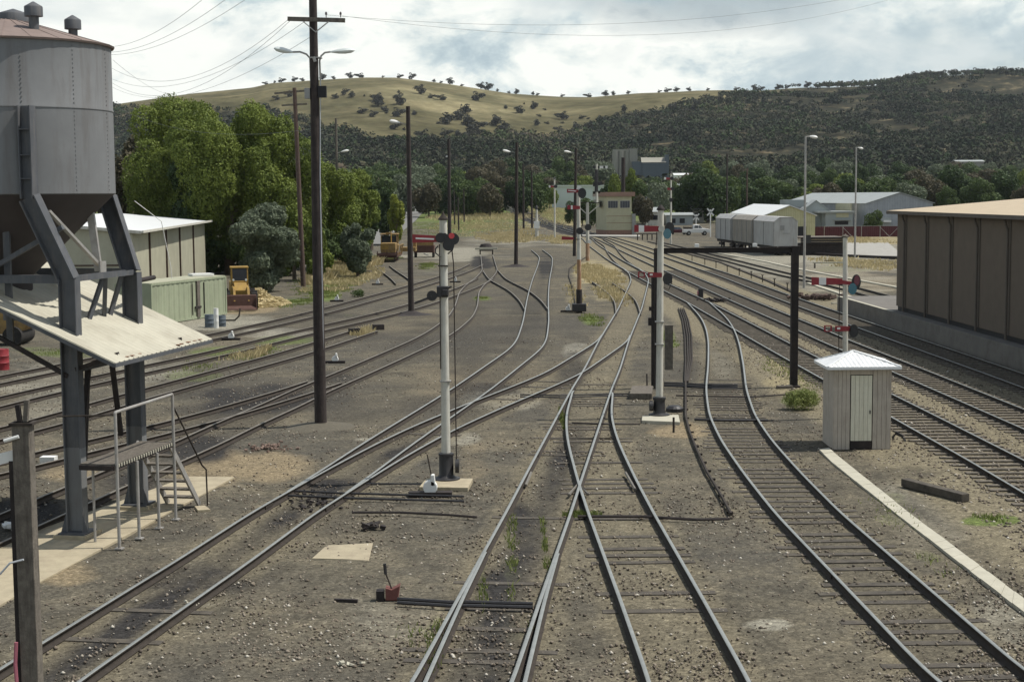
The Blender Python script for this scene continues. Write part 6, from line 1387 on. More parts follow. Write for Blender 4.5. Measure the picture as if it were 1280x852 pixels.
# loading ramp timbers
Yt = 185.; xa, xb = Q(1001, 300, Yt)[0], Q(1057, 300, Yt)[0]; t = thing('loading_ramp', 'dark timber walled loading ramp left of the slim signal post', 'ramp', ((xa+xb)/2, Yt, 0)); z1, z2 = zat(1030, 296.5, Yt), zat(1030, 305, Yt)
for k in range(3): MB().box(((xa+xb)/2, Yt, z2+(k+.5)*(z1-z2)/3), (xb-xa, .3, (z1-z2)/3-.03)).build('wall_timber', m_tar, t)
MB().box(((xa+xb)/2, Yt+3.2, z1-.05), (xb-xa, 6, .12)).build('deck', m_timber, t); MB().box(((xa+xb)/2, Yt+3.2, z2/2), (xb-xa-.1, 5.8, z2)).build('fill', m_tar, t)
MB().box((xa+.8, Yt-.25, z1-.2), (.7, .2, 1.0)).build('end_post', m_black, t)
# raised paving edge, its shade painted in as black colour
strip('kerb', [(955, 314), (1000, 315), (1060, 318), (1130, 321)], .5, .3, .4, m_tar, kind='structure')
# bench-like white rail and indicator behind slim signal
t = thing('white_rail', 'low pale rail on short legs behind the slim white signal', 'rail', P(1037, 335)); g = t.location; MB().box((g.x, g.y, .55), (3.4, .2, .14)).build('beam', m_concw, t)
for dx in (-1.5, 1.5): MB().box((g.x+dx, g.y, .25), (.15, .15, .5)).build('leg', m_timber, t)
# row of short rodding posts along R1
for k, (x, y) in enumerate(((865, 326), (881, 331), (895, 335), (909, 340), (924, 344), (939, 348), (953, 353), (968, 358), (984, 364))):
    q = P(x, y); mb = MB(); mb.box((q[0], q[1], .3), (.07, .07, .6)); mb.box((q[0], q[1], .62), (.2, .1, .06)); mb.build('rodding_stake', m_rust, None, label='short rusty stake in the row between the main line and goods siding', cat='stake', group='rusty stakes between main line and siding')
strip('signal_rodding', [(837, 311), (900, 327), (960, 350), (1000, 368)], .3, .1, .08, m_rust, label='long rusty point rodding run beside the main line', cat='point rodding')
# rubble on the right
def rubble(label, x, y, w, d, n, m, s=.12, seed=1, name='rubble_pile'):
    r = random.Random(seed); q = P(x, y); mb = MB()
    for k in range(n): mb.box((q[0]+r.gauss(0, w/3), q[1]+r.gauss(0, d/3), s*.3+r.random()*s*.6), (s*r.uniform(.5, 1.6), s*r.uniform(.5, 1.2), s*r.uniform(.3, .8)), r.uniform(0, 3), r.uniform(-.4, .4), r.uniform(-.4, .4))
    mb.build(name, m, None, label=label, cat='rubble', kind='stuff')
rubble('broken timber and brick rubble behind the right main line', 1025, 374, 3.0, 2.5, 60, m_pole2, .3, 2)
rubble('small scatter of pinkish broken brick left of the tallest pole foot', 340, 560, 1.1, .9, 60, mat('brick_bits', (.17, .12, .095), .9, .3, 10), .08, 3)
rubble('dark clinker heap between the rails of the slanting crossover', 395, 628, 1.2, 1.6, 60, m_tar, .07, 4)
rubble('dark debris lump on the yard floor above the tan concrete patch', 465, 661, .35, .2, 10, m_tar, .12, 5)
rubble('white limestone crumbs beside the slanting track', 240, 757, .3, .3, 18, m_concw, .05, 6)
rubble('white rag of rubbish near the bottom edge', 434, 832, .22, .08, 7, m_concw, .07, 11)
rubble('white bag of rubbish under the silo at the left edge', 10, 661, .5, .3, 10, m_whitec, .15, 13)
def lying(label, p, q, w, h, m, name='timber_baulk', cat='timber'):
    a = P(*p, .05); b = P(*q, .05); MB().bar((a[0], a[1], h/2+.01), (b[0], b[1], h/2+.01), w, h).build(name, m, None, label=label, cat=cat)
lying('thin dark rod lying left of the red point lever', (418, 749), (447, 750), .06, .06, m_tar, 'iron_rod', 'rod')
lying('black timber crossing the slab under the canopy', (52, 577), (70, 577), .3, .2, m_whitec, 'painted_block', 'block')
# point rodding across the tracks
def rods(label, pts, off=(0,), r=.03, m=m_black, z=.08, name='point_rodding', cat='point rodding'):
    mb = MB()
    for o_ in off: mb.tube([tuple(P(x, y+o_, z)) for x, y in pts], r, 6)
    return mb.build(name, m, None, label=label, cat=cat)
rods('pair of black throw rods crossing the middle track near the bottom', [(497, 748), (560, 752), (584, 752), (666, 754)], (0, 4.5), .035)
rods('throw rods from the white lever across the slanting track', [(360, 613), (430, 616), (500, 618), (580, 620)], (0, 6), .03)
rods('thin rods running from the signal base to the slanting track', [(437, 604), (480, 604), (528, 605)], (0,), .02)
rods('long rod lying across the foreground yard floor', [(440, 640), (500, 640), (560, 643), (596, 646)], (0,), .03, m_tar)
rods('long rod crossing the diverging track', [(722, 645), (800, 645), (870, 649), (912, 648)], (0,), .035, m_tar)
rods('dark crank rods level with the catch point', [(830, 478), (857, 479), (890, 481), (922, 481)], (0, 2.2, 4), .035)
rods('thin rods crossing under the bowed siding', [(845, 494), (880, 495), (940, 496), (1010, 491)], (0,), .03, m_tar)
rods('black rod below the bowed siding catch point', [(868, 524), (900, 525), (960, 525)], (0,), .05)
rods('rod crossing the middle track beside the timber box', [(650, 493), (700, 494), (760, 492), (785, 492)], (0, 2.5), .03)
rods('rods crossing the crossing track below the plank box', [(715, 528), (760, 530), (800, 530)], (0,), .025, m_tar)
rods('four parallel rusty rods running beside the two arm signal', [(848, 385), (853, 400), (856, 420), (857, 450), (856, 477)], (0,), .04, m_rust)
for k, dx in enumerate((3.5, 6.5, 9.5)): rods('%s of the four rusty rods beside the two arm signal' % ('second', 'third', 'right hand')[k], [(848+dx*.7, 385), (853+dx*.8, 400), (856+dx*.9, 420), (857+dx*.85, 450), (856+dx*.4, 477)], (0,), .04, m_rust)
rods('rusty rodding run winding down beside the bowed siding', [(857, 477), (857, 500), (857, 520), (862, 540), (871, 562), (884, 590), (902, 620), (914, 642)], (0,), .045, m_rust)
for k in range(16):
    f_ = k/15; x = np.interp(f_, [0, .2, .5, 1], [857, 858, 872, 912]); y = np.interp(f_, [0, .2, .5, 1], [490, 522, 562, 640]); q = P(x, y, .03)
    MB().box((q[0], q[1], .03), (.15, .08, .05)).build('rodding_stool', m_rust, None, label='small iron stool under the winding rodding run beside the bowed siding', cat='rodding stool', group='rodding stools along the winding run')
rods('rusty rodding down the left of the slim straw patch', [(737, 318), (712, 335), (711, 345), (716, 360), (719, 378), (721, 390)], (0,), .05, m_rust)
# levers
def lever(label, x, y, s, m_, tip, hb=.35, name='point_lever', white=True):
    q = P(x, y); t = thing(name, label, 'point lever', q, 'hand point levers')
    mb = MB(); mb.box((q[0], q[1], .06), (1.2*s, .3*s, .12)); mb.build('base', m_tar, t)
    mb = MB(); mb.cyl((q[0], q[1]-.1*s, .26*s), (q[0], q[1]+.1*s, .26*s), .2*s, n=16); mb.prism([(q[0]+.0, q[1]-.1*s, .3*s), (q[0]+.15*s, q[1]-.1*s, .3*s), (q[0]+.12*s, q[1]-.1*s, .62*s), (q[0]+.02*s, q[1]-.1*s, .62*s)], (0, .2*s, 0)); mb.build('weight', m_, t, smooth=False, bevel=.02)
    if tip: MB().tube([(q[0]+.05*s, q[1], .5*s), tuple(Q(tip[0], tip[1], q[1]))], .018, 6).build('handle', m_rust, t)
    return t
lever('white weighted point lever in front of the nearest signal plinth', 538, 620, .9, m_whitec, (534, 568))
for (x, y, lb) in ((419, 454, 'white point lever just right of the tallest pole'), (421, 377, 'white point lever in the grass beside the green bank'), (472, 356, 'small white point lever below the bushy dark tree'), (569, 353, 'small white point lever right of the nearest signal post'), (710, 390, 'small white point lever left of the rusty signal foot'), (289, 425, 'tiny pale lever stand between the container tracks')):
    lever(lb, x, y, .8 if y < 440 else .75, m_whitec, None)
# red lever
q = P(489, 750); t = thing('point_lever', 'faded red lever box with upright black handled lever near the bottom', 'point lever', q, 'hand point levers')
mb = MB(); mb.prism([(q[0]-.1, q[1]-.08, .02), (q[0]+.13, q[1]-.08, .02), (q[0]+.17, q[1]-.08, .3), (q[0]+.02, q[1]-.08, .22), (q[0]-.1, q[1]-.08, .26)], (0, .22, 0)); mb.build('lever_box', mat('faded_red_iron', (.15, .06, .05), .8, .2, 6), t, bevel=.01); MB().box((q[0]-.2, q[1], .1), (.14, .2, .2)).build('bracket', m_tar, t)
MB().tube([(q[0]+.02, q[1], .2), tuple(Q(482, 716, q[1]))], .016, 6).build('handle', m_rust, t); MB().tube([tuple(Q(482, 717, q[1])), tuple(Q(480.7, 704, q[1]))], .03, 8).build('grip', m_black, t)
# plank box by signal 825
w = [P(787, 499), P(815, 499), P(816, 489), P(790, 489)]; MB().prism([(p[0], p[1], 0) for p in w], (0, 0, .22)).build('timber_box', m_timber, None, bevel=.01, label='low grey timber lidded box left of the two arm signal', cat='box')
q = P(809, 488); MB().tube([(q[0], q[1], 0), tuple(Q(808.5, 467, q[1]))], .03, 6).build('lever_stake', m_tar, None, label='dark upright lever behind the timber box', cat='lever')
q = P(843, 514); MB().lathe((q[0], q[1], 0), [(.3, 0), (.3, .12), (.2, .2), (.05, .22)], 14).build('pulley_housing', m_black, None, label='round black pulley housing right of the two arm signal base', cat='pulley')
q = P(842, 541); MB().cyl((q[0], q[1], 0), (q[0], q[1], .5), .035, n=8).build('iron_stake', m_rust, None, label='short iron stake in front of the pale signal plinth', cat='stake')
q = P(876, 372); t = thing('ground_signal', 'small black dwarf signal with pale side between the main lines', 'railway signal', q); MB().box((q[0], q[1], .35), (.35, .3, .7)).build('housing', m_black, t, bevel=.05); MB().cyl((q[0]-.25, q[1], .35), (q[0]-.18, q[1], .35), .16, n=12).build('lens', m_pink, t)
rubble('dark cable clutter beside the dwarf signal', 895, 377, 1.6, 2.0, 30, m_tar, .2, 15)
MB().box(tuple(P(1036, 340)+[0, 0, 1.1]), (.9, .1, .08)).build('sign_bracket', m_rust, None, label='small rusty bracket frame behind the slim signal arm', cat='bracket')
for x, y, lb in ((443, 417, 'short dark block at the left of the straw tuft'), (473, 412, 'short dark block at the right of the straw tuft')):
    q = P(x, y); MB().box((q[0], q[1], .15), (.6, .4, .3), .3).build('timber_block', m_tar, None, label=lb, cat='block')
lying('fallen grey log on the grass below the bushy dark tree', (436, 339), (464, 341), .25, .25, m_timber, 'log', 'log')

# ------------------------------------------------------------------ far industrial
def farbox(name, label, x0, x1, yt, yb, Y, D, m_, cat='building', parts=None):
    xa, xb = Q(x0, yt, Y)[0], Q(x1, yt, Y)[0]; z1 = zat((x0+x1)/2, yt, Y); z0 = min(float(hz((xa+xb)/2, Y))-2, zat(x0, yb, Y)); t = thing(name, label, cat, ((xa+xb)/2, Y, z0)); MB().box(((xa+xb)/2, Y+D/2, (z0+z1)/2), (xb-xa, D, z1-z0)).build('wall', m_, t); return t, xa, xb, z1
Y = 820.; t = thing('wheat_silos', 'distant concrete grain silo cluster with square head tower above the signal box', 'silo', (Q(780, 200, Y)[0], Y, 8))
for k in range(3): xq = Q(769.5+k*7.6, 200, Y)[0]; MB().lathe((xq, Y, 8), [(1.75, 0), (1.75, zat(770, 189, Y)-8)], 20).build('silo_cell', m_grain, t, smooth=True)
MB().box((Q(776, 189, Y)[0], Y, zat(776, 188, Y)), (8.5, 3, 1.)).build('gallery', m_grain, t); MB().box((Q(791.5, 200, Y)[0], Y, (8+zat(791, 186, Y))/2), (4.2, 5, zat(791, 186, Y)-8)).build('head_tower', m_grain, t)
t, xa, xb, z1 = farbox('feed_mill', 'distant blue grey mill building right of the concrete silos', 803, 832, 203, 225, 810, 12, m_bluegrey); Y = 810
MB().prism([(xa-.5, Y-.5, z1), (xb+.3, Y-.5, z1), (xb+.3, Y+4, z1+2.6), (xa-.5, Y+4, z1+2.6)], (0, .3, .1)).build('roof', m_grain, t); MB().box((xb+.8, Y+2, z1-2), (2, 4, 12)).build('lift_tower', m_bluegrey, t); MB().box((xa-2.6, Y+3, z1-3), (5.2, 5, 7)).build('side_block', m_bluegrey, t)
t, xa, xb, z1 = farbox('pale_factory', 'long pale blue white factory shed behind the bracket signal', 691, 756, 233, 252, 480, 10, mat('factory_wall', (.52, .55, .55), .6, .1, .1))
MB().box(((xa+xb)/2, 485, z1+.2), (xb-xa+1, 11, .4)).build('roof', m_roofw, t)
for i_, (x0, x1, yt, yb, Y, m_, lb) in enumerate(((843, 866, 219, 226, 700, m_roofw, 'distant low white roofed building right of the mill'), (872, 883, 212, 217, 800, m_grain, 'distant tan roofed house above the dark trees'), (842, 852, 233, 240, 480, m_palblue, 'small pale blue roof among the trees beside the tall thin signal'), (833, 866, 269, 288, 330, m_palblue, 'low pale building with flat roof behind the ute'), (866, 880, 262, 288, 345, m_grain, 'tan walled building behind the white crossbuck'), (1192, 1205, 228, 236, 640, m_roofw, 'small white gable peeping over the brown building'), (1195, 1230, 202, 206, 900, m_grain, 'grey roofed house far up the hill on the right'), (812, 826, 265, 275, 330, m_white, 'small white hut behind the near signal'), (1008, 1016, 236, 240, 600, m_grain, 'small grey roof in the trees behind the tall lamp'))):
    t, xa, xb, z1 = farbox('town_building', lb, x0, x1, yt, yb, Y, 8, m_); h_ = .9 if i_ not in (3,) else .4
    MB().prism([(xa-.4, Y-.4, z1), (xb+.4, Y-.4, z1), (xb+.4, Y+4, z1+h_), (xa-.4, Y+4, z1+h_)], (0, .1, .15)).build('roof_front', m_roofw if i_ in (0, 5) else m_shedr, t); MB().prism([(xa-.4, Y+8.4, z1), (xb+.4, Y+8.4, z1), (xb+.4, Y+4, z1+h_), (xa-.4, Y+4, z1+h_)], (0, -.1, .15)).build('roof_back', m_shedr, t)
    if i_ in (3, 4, 7):
        for f_ in (.25, .6): MB().box((xa+(xb-xa)*f_, Y-.03, z1-1.2), (1.1, .08, 1.)).build('window', m_dark, t)

# ------------------------------------------------------------------ town trees (individuals)
protos = []
PL = [('gum_tree', L_dark, .03, 'dark'), ('leafy_tree', L_mid, .02, 'mid green'), ('gum_tree', L_brown, .05, 'brownish'), ('leafy_tree', L_olive, .03, 'grey green'), ('leafy_tree', L_bright, .03, 'bright green')]
hid = []
for i, (nm, lf, bs, cn) in enumerate(PL):
    tp_ = tree(nm, 'x', (0, -500, 0), 10, 9, 10*bs, 16, 6500, .45, lf, 40+i, r=(.3, .48)); protos.append(tp_)
used = [False]*5
def ttree(k, x, ytop, Y, wpx, label, group='town trees below the hill', ybase=None):
    X = Q(x, 200, Y)[0]; zb = float(hz(X, Y)); h = max(2.5, zat(x, ytop, Y)-zb); w = wpx*Y/FPX
    p = protos[k]; s = (w/9., w/9., h/10.)
    if not used[k]:
        used[k] = True; p.location = (X, Y, zb); p.scale = s; p['label'] = label; p['group'] = group; return p
    return dup(p, (X, Y, zb), random.uniform(0, 6.28), label, s, group)
CN = [c[3] for c in PL]
named = [ # kind, px, ytop, Y, wpx, label
 (0, 885, 213, 345, 62, 'very broad dark tree directly behind the ute and crossbucks'), (1, 905, 220, 365, 50, 'green tree overlapping the right of the broad dark tree'), (0, 862, 222, 372, 40, 'dark tree between the tall thin signal and the broad dark tree'),
 (4, 772, 214, 360, 20, 'bright poplar like tree behind the left of the signal box roof'), (4, 788, 207, 365, 18, 'bright poplar like tree behind the right of the signal box roof'), (1, 805, 225, 350, 34, 'round green tree right of the signal box roof'), (3, 818, 222, 340, 34, 'grey green tree left of the tall thin signal'), (2, 803, 240, 318, 26, 'brownish tree against the right wall of the signal box'),
 (1, 745, 245, 322, 22, 'round dark green bush between the bracket signal and the box'), (1, 728, 246, 330, 26, 'dense green bush behind the two red arms'), (0, 712, 252, 345, 18, 'dark green bush left of the two red arms'),
 (2, 600, 205, 500, 46, 'brownish gum left of the straw bank'), (2, 623, 214, 420, 34, 'brown wispy gum where the main line disappears'), (0, 575, 214, 470, 40, 'dark gum behind the thin poles in the grass'), (0, 549, 222, 430, 40, 'dark gum at the right of the road end'), (3, 520, 200, 560, 44, 'hazy green gum beyond the road end'), (2, 640, 218, 560, 40, 'brownish gum behind the lone slim lamp pole'),
 (4, 687, 232, 470, 20, 'bright tree left of the pale factory'), (1, 672, 238, 520, 24, 'green tree between the poles and the pale factory'), (1, 1093, 262, 270, 24, 'small round tree in front of the red fence'), (2, 1042, 246, 330, 30, 'olive shrub tree behind the cottage roof'), (1, 1185, 232, 380, 26, 'light green bush behind the brown building roof')]
for a in named: ttree(*a)
named2 = []
for i_, (k_, x_, yt_, Y_, w_) in enumerate(((2, 535, 226, 395, 40), (0, 560, 228, 405, 44), (1, 590, 222, 400, 44), (2, 612, 226, 390, 34), (0, 648, 222, 760, 30), (1, 470, 214, 380, 50), (3, 505, 212, 420, 44), (0, 965, 236, 372, 34), (1, 990, 228, 380, 40), (4, 1012, 238, 372, 30), (2, 1035, 226, 385, 40), (0, 1065, 220, 395, 46), (1, 1100, 222, 390, 46), (3, 1135, 224, 385, 40), (2, 1160, 216, 400, 44), (0, 1195, 208, 410, 50), (1, 1225, 222, 380, 44), (0, 1255, 216, 400, 48), (2, 1290, 226, 380, 46), (0, 930, 232, 390, 40), (1, 845, 240, 420, 30))):
    zn = {0: 'left of the nearest signal top', 1: 'directly behind the nearest signal top', 2: 'just right of the nearest signal top', 3: 'where the rails vanish', 4: 'beside the straw bank', 5: 'beyond the pointed conifer', 6: 'behind the lime poplar', 7: 'at the left end of the yellow shed roof', 8: 'over the yellow shed ridge', 9: 'behind the tall lamp post', 10: 'over the cottage', 11: 'over the flat roofed house', 12: 'over the warehouse left roof', 13: 'over the warehouse ridge', 14: 'over the warehouse right slope', 15: 'at the left of the brown roof', 16: 'over the middle of the brown roof', 17: 'over the right of the brown roof', 18: 'at the right picture edge', 19: 'behind the brown pole', 20: 'behind the ute cab'}[i_]
    ttree(k_, x_, yt_, Y_, w_, 'large %s tree %s' % (CN[k_], zn))
# generated belt, each one named by its neighbourhood
rr = random.Random(11)
zones = [(455, 'beyond the track machine'), (520, 'up the road'), (560, 'behind the nearest signal'), (610, 'behind the buffer stop'), (660, 'behind the slim lamp pole'), (705, 'behind the pale factory'), (750, 'behind the bracket signal'), (830, 'behind the signal box'), (900, 'above the ute'), (950, 'above the goods wagons'), (1000, 'above the yellow shed'), (1050, 'above the cottage'), (1110, 'above the grey warehouse'), (1170, 'right of the warehouse'), (1290, 'above the brown building')]
cnt = {}
for row, (Y, yt, step, wp) in enumerate(((430, 226, 26, 40), (560, 214, 24, 36), (720, 203, 24, 32))):
    x = 440+row*9
    while x < 1300:
        xx = x+rr.uniform(-8, 8); zn = next(z[1] for z in zones if xx <= z[0]) if xx <= 1290 else zones[-1][1]
        k = rr.choice([0, 0, 1, 1, 2, 2, 3, 3, 0, 1, 2, 0, 1, 2, 3, 4])
        if (row == 0 and 480 < xx < 560) : x += step; continue
        if 690 < xx < 860 and row > 0: kk = rr.choice([0, 2, 3])
        ytop = yt+rr.uniform(-9, 9)
        if 755 < xx < 845: ytop = max(ytop, 226-row*2)
        if 685 < xx < 760 and row == 0: x += step; continue
        key = (CN[k], row, zn); cnt[key] = cnt.get(key, 0)+1
        lab = '%s tree in the %s row %s' % (CN[k], ('nearest', 'middle', 'furthest')[row], zn)
        ttree(k, xx, ytop, Y+rr.uniform(-30, 30), wp*rr.uniform(.8, 1.35), lab, group='%s trees of the %s row %s' % (CN[k], ('nearest', 'middle', 'furthest')[row], zn))
        x += step*rr.uniform(.75, 1.15)

# ------------------------------------------------------------------ hillside trees (individuals on the grass and skyline)
ht = tree('hill_tree', 'x', (0, -600, 0), 8, 8.5, .7, 8, 420, .95, L_hill, 77, r=(.3, .48)); hcount = 0
def crest(x):
    Y = np.arange(YR0, 2700, 6.); d = ray(x, 120); X = d[0]/d[1]*Y; Z = hz(X, Y); i = int(np.argmax((Z-H)/Y)); return np.array([X[i], Y[i]-8, float(hz(X[i], Y[i]-8))])
def htree(x, y, wpx, label, group):
    global hcount
    g = G(x, y) if y is not None else crest(x)
    if g is None: return
    s = wpx*g[1]/FPX/8.5; sv = (s*random.uniform(.95, 1.2), s, s*random.uniform(.6, .95))
    if hcount == 0: ht.location = tuple(g-[0, 0, .3]); ht.scale = sv; ht['label'] = label; ht['group'] = group
    else: dup(ht, g-[0, 0, .3], random.uniform(0, 6), label, sv, group)
    hcount += 1
ridge = [(333, 112, 7), (345, 110, 4), (354, 110, 9), (370, 107, 8), (379, 107, 7), (405, 104, 10), (418, 104, 6), (438, 106, 10), (450, 106, 11), (480, 101, 4), (501, 102, 7), (516, 103, 10), (543, 106, 7), (552, 107, 5), (563, 108, 12), (578, 111, 5), (601, 113, 11), (611, 114, 13), (622, 114, 5), (636, 116, 5), (646, 117, 8), (666, 119, 6), (672, 121, 5), (703, 123, 5), (734, 124.5, 9), (756, 124, 12), (766, 124, 7), (785, 123, 6), (824, 120, 5), (834, 120, 8), (845, 119, 9), (860, 119, 7), (884, 119, 5), (920, 119, 8), (942, 120, 10), (950, 120, 8), (972, 122, 11), (983, 122, 7), (1008, 119, 10), (1024, 118, 11), (1035, 118, 8), (1050, 117, 9), (1062, 116, 12), (1078, 115, 9), (1090, 113, 7), (1101, 112, 7), (1110, 110, 8), (1122, 109, 12), (1141, 105, 13), (1157, 103, 12), (1175, 102, 11), (1190, 100, 14), (1205, 100, 9), (1219, 99, 13), (1228, 99, 9), (1241, 99, 11), (1256, 99, 13), (1272, 98, 12)]
for (x, y, w) in ridge:
    htree(x, None, w*1.05, 'dark tree standing on the hill skyline', 'trees along the hill skyline')
slope = [(473, 127, 17), (471, 122, 13), (499, 126, 15), (525, 113, 13), (551, 121, 11), (453, 138, 11), (467, 143, 9), (481, 137, 8), (499, 142, 12), (518, 141, 8), (540, 120, 8), (598, 122, 13), (582, 136, 16), (573, 145, 15), (560, 149, 18), (585, 150, 18), (597, 156, 20), (620, 152, 15), (630, 159, 16), (632, 134, 6), (649, 137, 13), (668, 133, 10), (671, 154, 9), (702, 144, 15), (728, 146, 7), (750, 149, 9), (698, 162, 9), (720, 160, 12), (736, 158, 11), (780, 136, 9), (494, 158, 11), (528, 170, 14), (541, 171, 9), (558, 166, 12), (572, 166, 10), (587, 168, 13), (600, 165, 10), (612, 176, 8), (648, 170, 14), (440, 118, 10), (430, 116, 8), (419, 120, 8), (395, 116, 9), (360, 118, 9), (345, 122, 8), (691, 175, 10), (705, 177, 9), (740, 170, 10), (760, 160, 12), (790, 152, 14), (800, 145, 12), (790, 143, 9), (815, 140, 12), (842, 136, 13), (870, 132, 14), (885, 128, 12), (900, 126, 12)]
for (x, y, w) in slope: htree(x, y+w*.35, w*1.25, 'grey green tree scattered on the dry grass slope', 'trees scattered on the grass slope')
r5 = random.Random(5)
for _ in range(70):
    x = r5.uniform(430, 900); y = r5.uniform(112, 176)
    if grassmask(np.array([x]), np.array([y+6]))[0] > .5 and r5.random() < .6: htree(x, y, r5.uniform(3, 7), 'grey green tree scattered on the dry grass slope', 'trees scattered on the grass slope')
# --- the wooded slopes as one mass
def forest():
    r = np.random.default_rng(9); n = 52000
    px = r.uniform(-250, 1560, n); Y = YR0-120+(YR1+60-YR0+120)*r.random(n)**.85
    X = (px-640)/1900*Y; Z = hz(X, Y); ppx, ppy = Jv(X, Y, Z)
    gm = grassmask(ppx, ppy+4); cl = vnoise(X, Y, 75, 31)*.55+vnoise(X, Y, 28, 32)*.45
    # more open patches up on the right hand slope
    openp = np.clip((ppy-0), 0, 999)*0+np.where((ppx > 800), np.clip((170-ppy)/50, 0, 1)*.22, 0)+np.where(ppx > 860, .05, 0)
    keep = (gm < .5) & (cl > .22+openp) & (Y < YR1-35) 
    X, Y, Z, ppx = X[keep], Y[keep], Z[keep], ppx[keep]; n = len(X)
    q = 18; rad = r.uniform(2.2, 4.6, n)*(.8+.4*vnoise(X, Y, 50, 33)); 
    d = r.normal(size=(n, q, 3)); d[..., 2] = np.abs(d[..., 2])*.9-.1; d /= np.linalg.norm(d, axis=-1, keepdims=True)
    c = np.stack([X, Y, Z+rad*1.0], -1)[:, None, :]+d*rad[:, None, None]*r.uniform(.6, 1., (n, q, 1))
    nr = d+r.normal(size=(n, q, 3))*.5; nr /= np.linalg.norm(nr, axis=-1, keepdims=True)
    a = np.cross(nr, r.normal(size=(n, q, 3))); a /= np.linalg.norm(a, axis=-1, keepdims=True); b = np.cross(nr, a)
    s = (rad*.27)[:, None, None]*r.uniform(.6, 1.3, (n, q, 1)); a = a*s; b = b*s
    V = np.stack([c-a-b*.4, c-b, c+a+b*.4, c+b], 2).reshape(-1, 3)
    m, nt, bb = newmat('forest_leaf'); tc = node(nt, 'ShaderNodeTexCoord'); g = node(nt, 'ShaderNodeNewGeometry')
    c1 = ramp(nt, noise(nt, tc.outputs['Object'], .02, 5, .65), [(.36, (.018, .03, .014)), (.45, (.03, .04, .02)), (.52, (.052, .052, .034)), (.58, (.03, .055, .017)), (.66, (.07, .062, .045))])
    c2 = mixc(nt, .8, c1, ramp(nt, g.outputs['Random Per Island'], [(0, .6), (1, 1.5)]), 'MULTIPLY')
    c2 = mixc(nt, 1., c2, ramp(nt, noise(nt, tc.outputs['Object'], .007, 4, .6), [(.36, (.55, .6, .62)), (.52, (.95, .95, .95)), (.66, (1.5, 1.35, 1.3))]), 'MULTIPLY')
    nt.links.new(c2, bb.inputs['Base Color']); bb.inputs['Roughness'].default_value = .9; bb.inputs['Specular IOR Level'].default_value = .1
    npmesh('hillside_forest', V, np.arange(len(V)).reshape(-1, 4), m, kind='stuff', label='dark mixed gum forest covering the lower and right hand slopes', cat='forest')
forest()

# ------------------------------------------------------------------ haze
HAZE = True
if HAZE:
    m = bpy.data.materials.new('haze'); m.use_nodes = True; nt = m.node_tree; nt.nodes.clear()
    o = nt.nodes.new('ShaderNodeOutputMaterial'); v = nt.nodes.new('ShaderNodeVolumePrincipled'); v.inputs['Density'].default_value = .00004; v.inputs['Color'].default_value = (.8, .86, .95, 1); v.inputs['Anisotropy'].default_value = .2
    nt.links.new(v.outputs[0], o.inputs['Volume'])
    mb = MB(); mb.box((0, 1550, 129), (5200, 3300, 262)); hb = mb.build('haze', m, None, kind='stuff', label='thin pale air haze over the valley', cat='haze')

# ------------------------------------------------------------------ sky & light
SUN_EL, SUN_AZ = 60., 4.  # azimuth measured from +X towards +Y
w = bpy.data.worlds.new('World'); scn.world = w; w.use_nodes = True; nt = w.node_tree; nt.nodes.clear()
out = nt.nodes.new('ShaderNodeOutputWorld'); bg = nt.nodes.new('ShaderNodeBackground'); sky = nt.nodes.new('ShaderNodeTexSky'); sky.sky_type = 'NISHITA'; sky.sun_disc = False
sky.sun_elevation = R(SUN_EL); sky.sun_rotation = R(90-SUN_AZ); sky.air_density = 1.2; sky.dust_density = 1.5; sky.ozone_density = 1.2
tc = nt.nodes.new('ShaderNodeTexCoord')
sx = nt.nodes.new('ShaderNodeSeparateXYZ'); nt.links.new(tc.outputs['Generated'], sx.inputs[0])
def mth(op, a, b=None, c=None):
    n = nt.nodes.new('ShaderNodeMath'); n.operation = op
    for i, v in enumerate((a, b, c)):
        if v is None: continue
        if isinstance(v, (int, float)): n.inputs[i].default_value = v
        else: nt.links.new(v, n.inputs[i])
    return n.outputs[0]
# cloud deck coordinates: softened projection onto a layer
den = mth('ADD', mth('MAXIMUM', sx.outputs[2], 0.), .16)
cx = mth('DIVIDE', sx.outputs[0], den); cy = mth('DIVIDE', sx.outputs[1], den)
cb2 = nt.nodes.new('ShaderNodeCombineXYZ'); nt.links.new(sx.outputs[0], cb2.inputs[0]); nt.links.new(sx.outputs[1], cb2.inputs[1]); nt.links.new(mth('MULTIPLY', sx.outputs[2], 2.1), cb2.inputs[2])
def nz(scale, detail, rough, off, dist=0.):
    mp = nt.nodes.new('ShaderNodeMapping'); mp.inputs['Location'].default_value = off; nt.links.new(cb2.outputs[0], mp.inputs[0])
    n = nt.nodes.new('ShaderNodeTexNoise'); n.inputs['Scale'].default_value = scale; n.inputs['Detail'].default_value = detail; n.inputs['Roughness'].default_value = rough; n.inputs['Distortion'].default_value = dist
    nt.links.new(mp.outputs[0], n.inputs[0]); return n.outputs[0]
cover = nz(3.2, 8, .58, (3.1, 1.7, 0.4), .2)
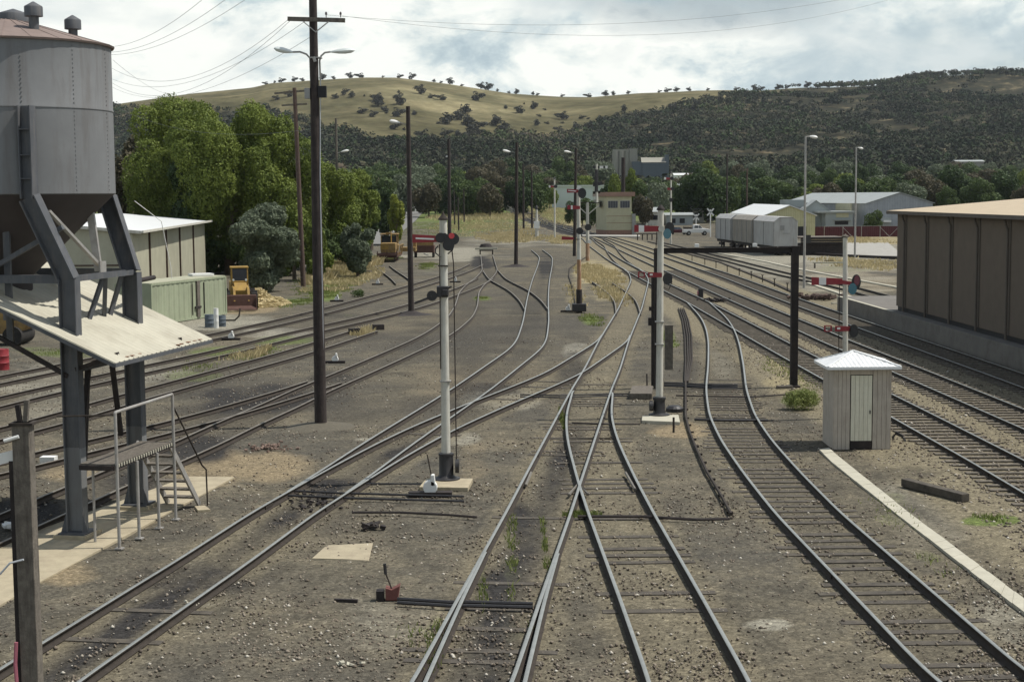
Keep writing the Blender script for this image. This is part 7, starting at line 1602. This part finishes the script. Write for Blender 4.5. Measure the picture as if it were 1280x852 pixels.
puff = nz(10.5, 12, .6, (1.3, 4.7, 2.0), .25)
shade = nz(4.2, 6, .55, (8.2, 2.2, 1.0), .2)
fac = ramp(nt, cover, [(.22, .55), (.42, 1.)])
cc = ramp(nt, puff, [(.36, (4.6, 5.7, 6.2)), (.42, (6.2, 7.2, 7.4)), (.465, (8.4, 9.0, 8.7)), (.52, (10.2, 10.4, 9.8))])
cc = mixc(nt, ramp(nt, shade, [(.46, 0.), (.56, .62)]), cc, (5.0, 6.0, 6.4))
dx_ = mth('DIVIDE', mth('SUBTRACT', sx.outputs[0], .13), .1); dz_ = mth('DIVIDE', mth('SUBTRACT', sx.outputs[2], .127), .03)
bl_ = mth('ADD', mth('SUBTRACT', 1., mth('ADD', mth('MULTIPLY', dx_, dx_), mth('MULTIPLY', dz_, dz_))), mth('MULTIPLY', mth('SUBTRACT', puff, .5), 3.))
cc = mixc(nt, ramp(nt, bl_, [(.0, 0.), (.9, .85)]), cc, (3.7, 4.5, 4.9))
over = ramp(nt, mth('ADD', sx.outputs[2], mth('MULTIPLY', mth('SUBTRACT', shade, .5), .8)), [(.28, 1.), (.5, .16)])
col = mixc(nt, mth('MULTIPLY', fac, over), sky.outputs[0], cc)
nt.links.new(col, bg.inputs[0]); bg.inputs[1].default_value = .086
nt.links.new(bg.outputs[0], out.inputs[0])
sl = bpy.data.lights.new('sun', 'SUN'); sl.energy = 4.2; sl.angle = R(.6); sl.color = (1, .955, .88); so_ = bpy.data.objects.new('sun', sl); COL.objects.link(so_)
dv = Vector((math.cos(R(SUN_EL))*math.cos(R(SUN_AZ)), math.cos(R(SUN_EL))*math.sin(R(SUN_AZ)), math.sin(R(SUN_EL))))
so_.rotation_euler = dv.to_track_quat('Z', 'Y').to_euler()
vs = scn.view_settings; vs.view_transform = 'Standard'; vs.look = 'None'; vs.exposure = 0.25; vs.gamma = 1; vs.use_curve_mapping = False
scn.cycles.max_bounces = 5; scn.cycles.volume_bounces = 0; scn.cycles.volume_max_steps = 32
